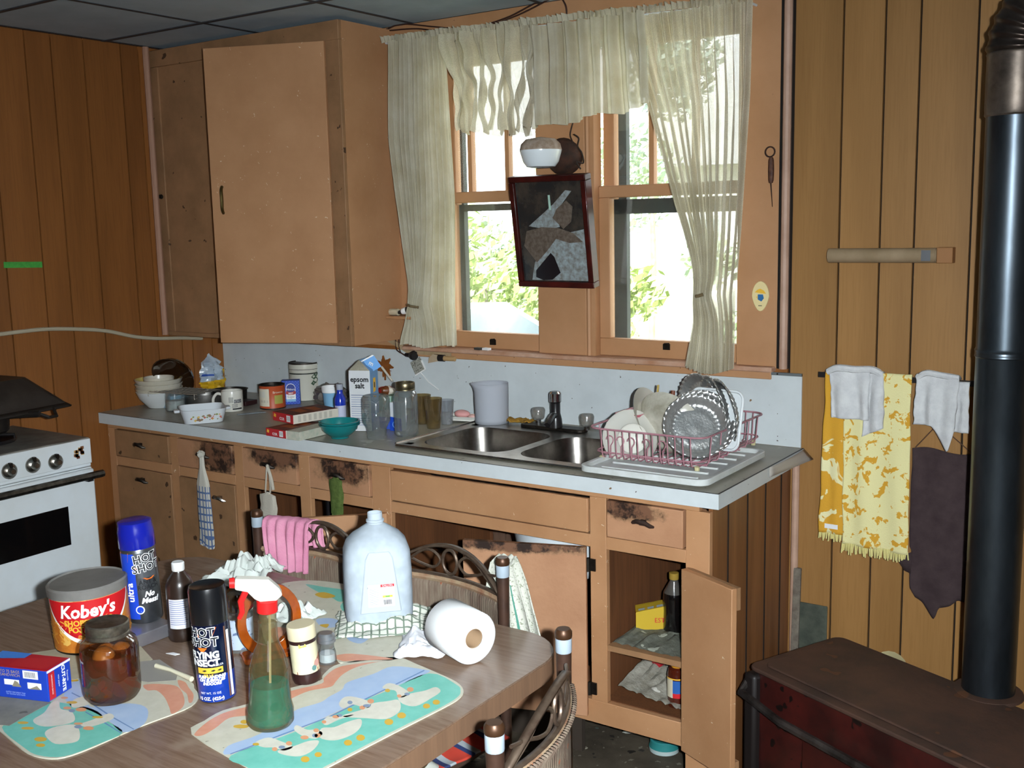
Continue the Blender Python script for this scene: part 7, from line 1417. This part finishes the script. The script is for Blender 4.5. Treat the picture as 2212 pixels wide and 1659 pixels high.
# crumpled papers
def crumple(name, label, cat, pc, sx, sy, hh, rz, m, seed, z=TZ, n=34, edge=.0, peak=(0, 0), fr=3.5, sol=.0012, part='sheet'):
    t = T(name, label, cat, (pc[0], pc[1], z), rz)
    def f(u, v):
        x, y = u-.5, v-.5; e = max(0, 1-2*max(abs(x-peak[0]), abs(y-peak[1]))); b = min(1, e*2.2)
        q = noise.noise((x*fr, y*fr, seed)); w = abs(noise.noise((x*fr*2.3+5, y*fr*2.3, seed)))
        return (x*sx*(1+.25*noise.noise((y*4, seed, 1))), y*sy*(1+.25*noise.noise((x*4, seed, 2))), .003+hh*b*(.55+.8*q)*.9+hh*.35*w*(.25+b)) if True else None
    MB().sheet(f, n, n).build(part, m, t, smooth=28, solid=sol); return t
CP = mat('crumpled_tissue', 'd2d6d0', .8, var='c2c8c2', sc=20)
pc = az(505, 1262, TZ); crumple('crumpled_tissue', 'big crumpled white tissue at the back left of the table, before the pink towel', 'paper', (pc.x-.02, pc.y+.04), .19, .15, .060, R(20), CP, 11, n=46, peak=(.12, .1), fr=5)
pc = az(594, 1350, TZ); crumple('crumpled_tissue', 'small crumpled white tissue behind the amber napkin holder', 'paper', (pc.x, pc.y+.06), .12, .10, .030, R(0), CP, 21, n=24, fr=6, z=TZ+.003)
def chk(t, c, v):
    w1_ = nd(t, 'ShaderNodeTexWave', wave_type='BANDS', bands_direction='X'); w2_ = nd(t, 'ShaderNodeTexWave', wave_type='BANDS', bands_direction='Y')
    for w_ in (w1_, w2_): t.links.new(v, w_.inputs['Vector']); w_.inputs['Scale'].default_value = 17; w_.inputs['Distortion'].default_value = 1.2
    c = mixc(t, ramp(t, w1_.outputs['Fac'], .86, .93), c, lin('6e7a6c')); return mixc(t, ramp(t, w2_.outputs['Fac'], .86, .93), c, lin('6e7a6c'))
pj_ = az(820, 1352, TZ); crumple('checked_dishcloth', 'crumpled green-checked white dishcloth under the milk jug', 'dishcloth', (pj_.x+.005, pj_.y+.01), .22, .17, .030, R(40), mat('check_cloth', 'cfd0c4', .9, spec=.1, extra=chk), 31, z=TZ+.003, n=40, fr=4, sol=.002, part='cloth')
pc = az(905, 1400, TZ); crumple('paper_napkin', 'white paper napkin lying between the milk jug and the toilet roll', 'napkin', (pc.x, pc.y+.015), .105, .14, .026, R(30), mat('napkin_white', 'dadae0', .8), 41, z=TZ+.0005, n=26, fr=3)
# milk jug
t, r, h = put('milk_jug', 'empty translucent plastic gallon jug with a printed label, open at the neck', 'jug', 820, 1364, 1106, 148, z=TZ+.002, neck=True)
r = r*.97; JM = fabric('milky_jug_plastic', 'd2dbe3', .10, .35, var='c6d1dc', sc=3, weave=30)
t.rotation_euler = (0, 0, t.rotation_euler.z+R(4))
def sup(a, w, e=3.2):
    c, s = math.cos(a), math.sin(a); return (w*math.copysign(abs(c)**(2/e), c), w*math.copysign(abs(s)**(2/e), s))
zz = [(0, .80), (.015, .93), (.07, .99), (.14, 1.0), (.5, 1.0), (.66, .97), (.74, .88), (.80, .72), (.86, .45), (.895, .27), (.90, .24), (.915, .235), (.92, .26), (.935, .26), (.94, .215), (1.0, .21)]
def jug(u, v):
    i = v*(len(zz)-1); k_ = int(min(len(zz)-2, i)); f_ = i-k_; z = zz[k_][0]+(zz[k_+1][0]-zz[k_][0])*f_; w = zz[k_][1]+(zz[k_+1][1]-zz[k_][1])*f_
    x, y = sup(2*math.pi*u, r*w, 2.0+1.6*max(0, min(1, (.85-z)/.15)))
    return (x, y*.98, z*h)
MB().sheet(jug, 56, 60, 0, True).build('body', JM, t, smooth=60, solid=.001); MB().lathe([(0, .002), (r*.8, .002)], 24).build('bottom', JM, t)
# recessed label panel
pnl = [(-r*.60, h*.17), (r*.60, h*.17), (r*.40, h*.66), (r*.30, h*.72), (-r*.30, h*.72), (-r*.40, h*.66)]
MB(Matrix.Translation((0, -r*.985, 0)) @ Matrix.Rotation(R(90), 4, 'X')).prism(pnl, -.002, .0035).build('raised_panel', fabric('jug_panel', 'ccd5dd', 0, .3), t, bevel=.003)
k = MB(); Y = -r*.985-.0042; lx0, lx1, lz0, lz1 = -r*.36, r*.40, h*.23, h*.43
def lq(a, b, c, d, m, dy=0): k.add([(lx0+(lx1-lx0)*a, Y-dy, lz0+(lz1-lz0)*c), (lx0+(lx1-lx0)*b, Y-dy, lz0+(lz1-lz0)*c), (lx0+(lx1-lx0)*b, Y-dy, lz0+(lz1-lz0)*d), (lx0+(lx1-lx0)*a, Y-dy, lz0+(lz1-lz0)*d)], [(0, 1, 2, 3)], m)
lq(0, 1, 0, 1, 0); lq(.48, 1, .88, 1, 1, .0004)
for i in range(14): lq(.05, .42 if i % 4 else .30, .79-i*.052, .812-i*.052, 2, .0004)
for i in range(4): lq(.56, .90, .72-i*.04, .735-i*.04, 3, .0004)
lq(.55, .93, .40, .50, 4, .0004); lq(.66, .82, .42, .48, 5, .0008)
for i in range(9): lq(.57+i*.038, .588+i*.038+.01*(i % 2), .08, .30, 6, .0004)
k.text('GALLON', .006, 0, lx0+(lx1-lx0)*.74, lz0+(lz1-lz0)*.94, Y-.0008); k.text('Nutrition Facts', .005, 6, lx0+(lx1-lx0)*.24, lz0+(lz1-lz0)*.88, Y-.0008)
k.build('label_print', [WHI, REDI, GREYI, mat('green_lines', '8ab0a4', .6), mat('label_yellow', 'd2c84a', .5), GRNI, INK], t, smooth=0, kind='stuff')
MB().tube(smooth_pts([(0, r*.70, h*.80), (0, r*1.05, h*.78), (0, r*1.10, h*.62), (0, r*.95, h*.50)], 5), .013, 10).build('handle', JM, t)
# toilet roll
rr0 = .056; pN, pF = az(1024, 1380, TZ+rr0), az(962, 1346, TZ+rr0); dd = (pF-pN); dd.z = 0; dd.normalize(); Lr_ = .108
tpo = T('toilet_roll', 'white roll of toilet paper lying on its side at the back right of the table', 'toilet roll', (pN.x, pN.y, TZ+rr0+.0005), math.atan2(dd.y, dd.x)-R(90))
MM_ = Matrix.Rotation(R(-90), 4, 'X')
MB(MM_).lathe([(.021, .0), (rr0-.003, 0), (rr0, .003), (rr0, Lr_-.003), (rr0-.003, Lr_), (.021, Lr_)], 44).build('paper', mat('toilet_paper', 'e4e4e4', .85, bump=.15, bsc=90), tpo, smooth=50)
MB(MM_).lathe([(.021, .001), (.0198, .001), (.0198, Lr_-.001), (.021, Lr_-.001)], 30).build('cardboard_core', mat('core_card', 'a5886a', .8), tpo)
# ================================================================ FLOOR CLUTTER
k = MB(); r_ = random.Random(4)
for i in range(420):
    x, y = r_.uniform(-3.2, .2), r_.uniform(-1.3, -.05) if r_.random() < .7 else r_.uniform(-2.6, -.6)
    if -.95 < x < .2 and y > -.75: continue
    s = r_.uniform(.003, .012); k.at((x, y, .001), r_.uniform(0, 6)).prism([(-s, -s*.6), (s*.8, -s*.7), (s, s*.5), (-s*.4, s*.8)], 0, r_.uniform(.001, .004), r_.randint(0, 3))
k.at().build('floor_grit', [mat('grit_a', '8a8474', .9), mat('grit_b', '5a5244', .9), mat('grit_c', 'b4b0a4', .9), mat('grit_d', '35302a', .9)], smooth=0); tag(bpy.data.objects['floor_grit'], 'grit and paint chips strewn over the floor under the cabinets', 'debris', kind='stuff')
p = az(1435, 1600, .03); lid = T('teal_jar_lid', 'teal and white plastic jar lid on the floor below the end cupboard', 'lid', (p.x, p.y, .002))
MB().lathe([(0, 0), (.046, 0), (.048, .014), (.046, .016), (.044, .034), (.040, .038), (0, .038)], 26, [1, 1, 0, 0, 0, 0]).build('lid', [mat('lid_teal', '2f7f7e', .4), mat('lid_white', 'b9c9c8', .5)], lid)
p = az(1385, 1578, .0); crumple('floor_paper', 'crumpled whitish paper on the floor left of the teal lid', 'paper', (p.x, p.y), .11, .07, .030, .3, mat('dirty_paper', 'a2a39a', .9, var='7b7a70', sc=30), 51, z=0, n=18, fr=5)
p = az(1210, 1585, 0); dc = T('dry_leaf', 'curled brown leaf on the floor under the cupboard door', 'leaf', (p.x, p.y, .001), .5)
MB().sheet(lambda u, v: ((u-.5)*.07, (v-.5)*.045*math.sin(math.pi*min(.97, max(.03, u))), .004+.014*abs(u-.5)**1.5*2+.008*abs(v-.5)), 10, 6).build('blade', mat('dry_leaf', '4f2a20', .8), dc, solid=.001)
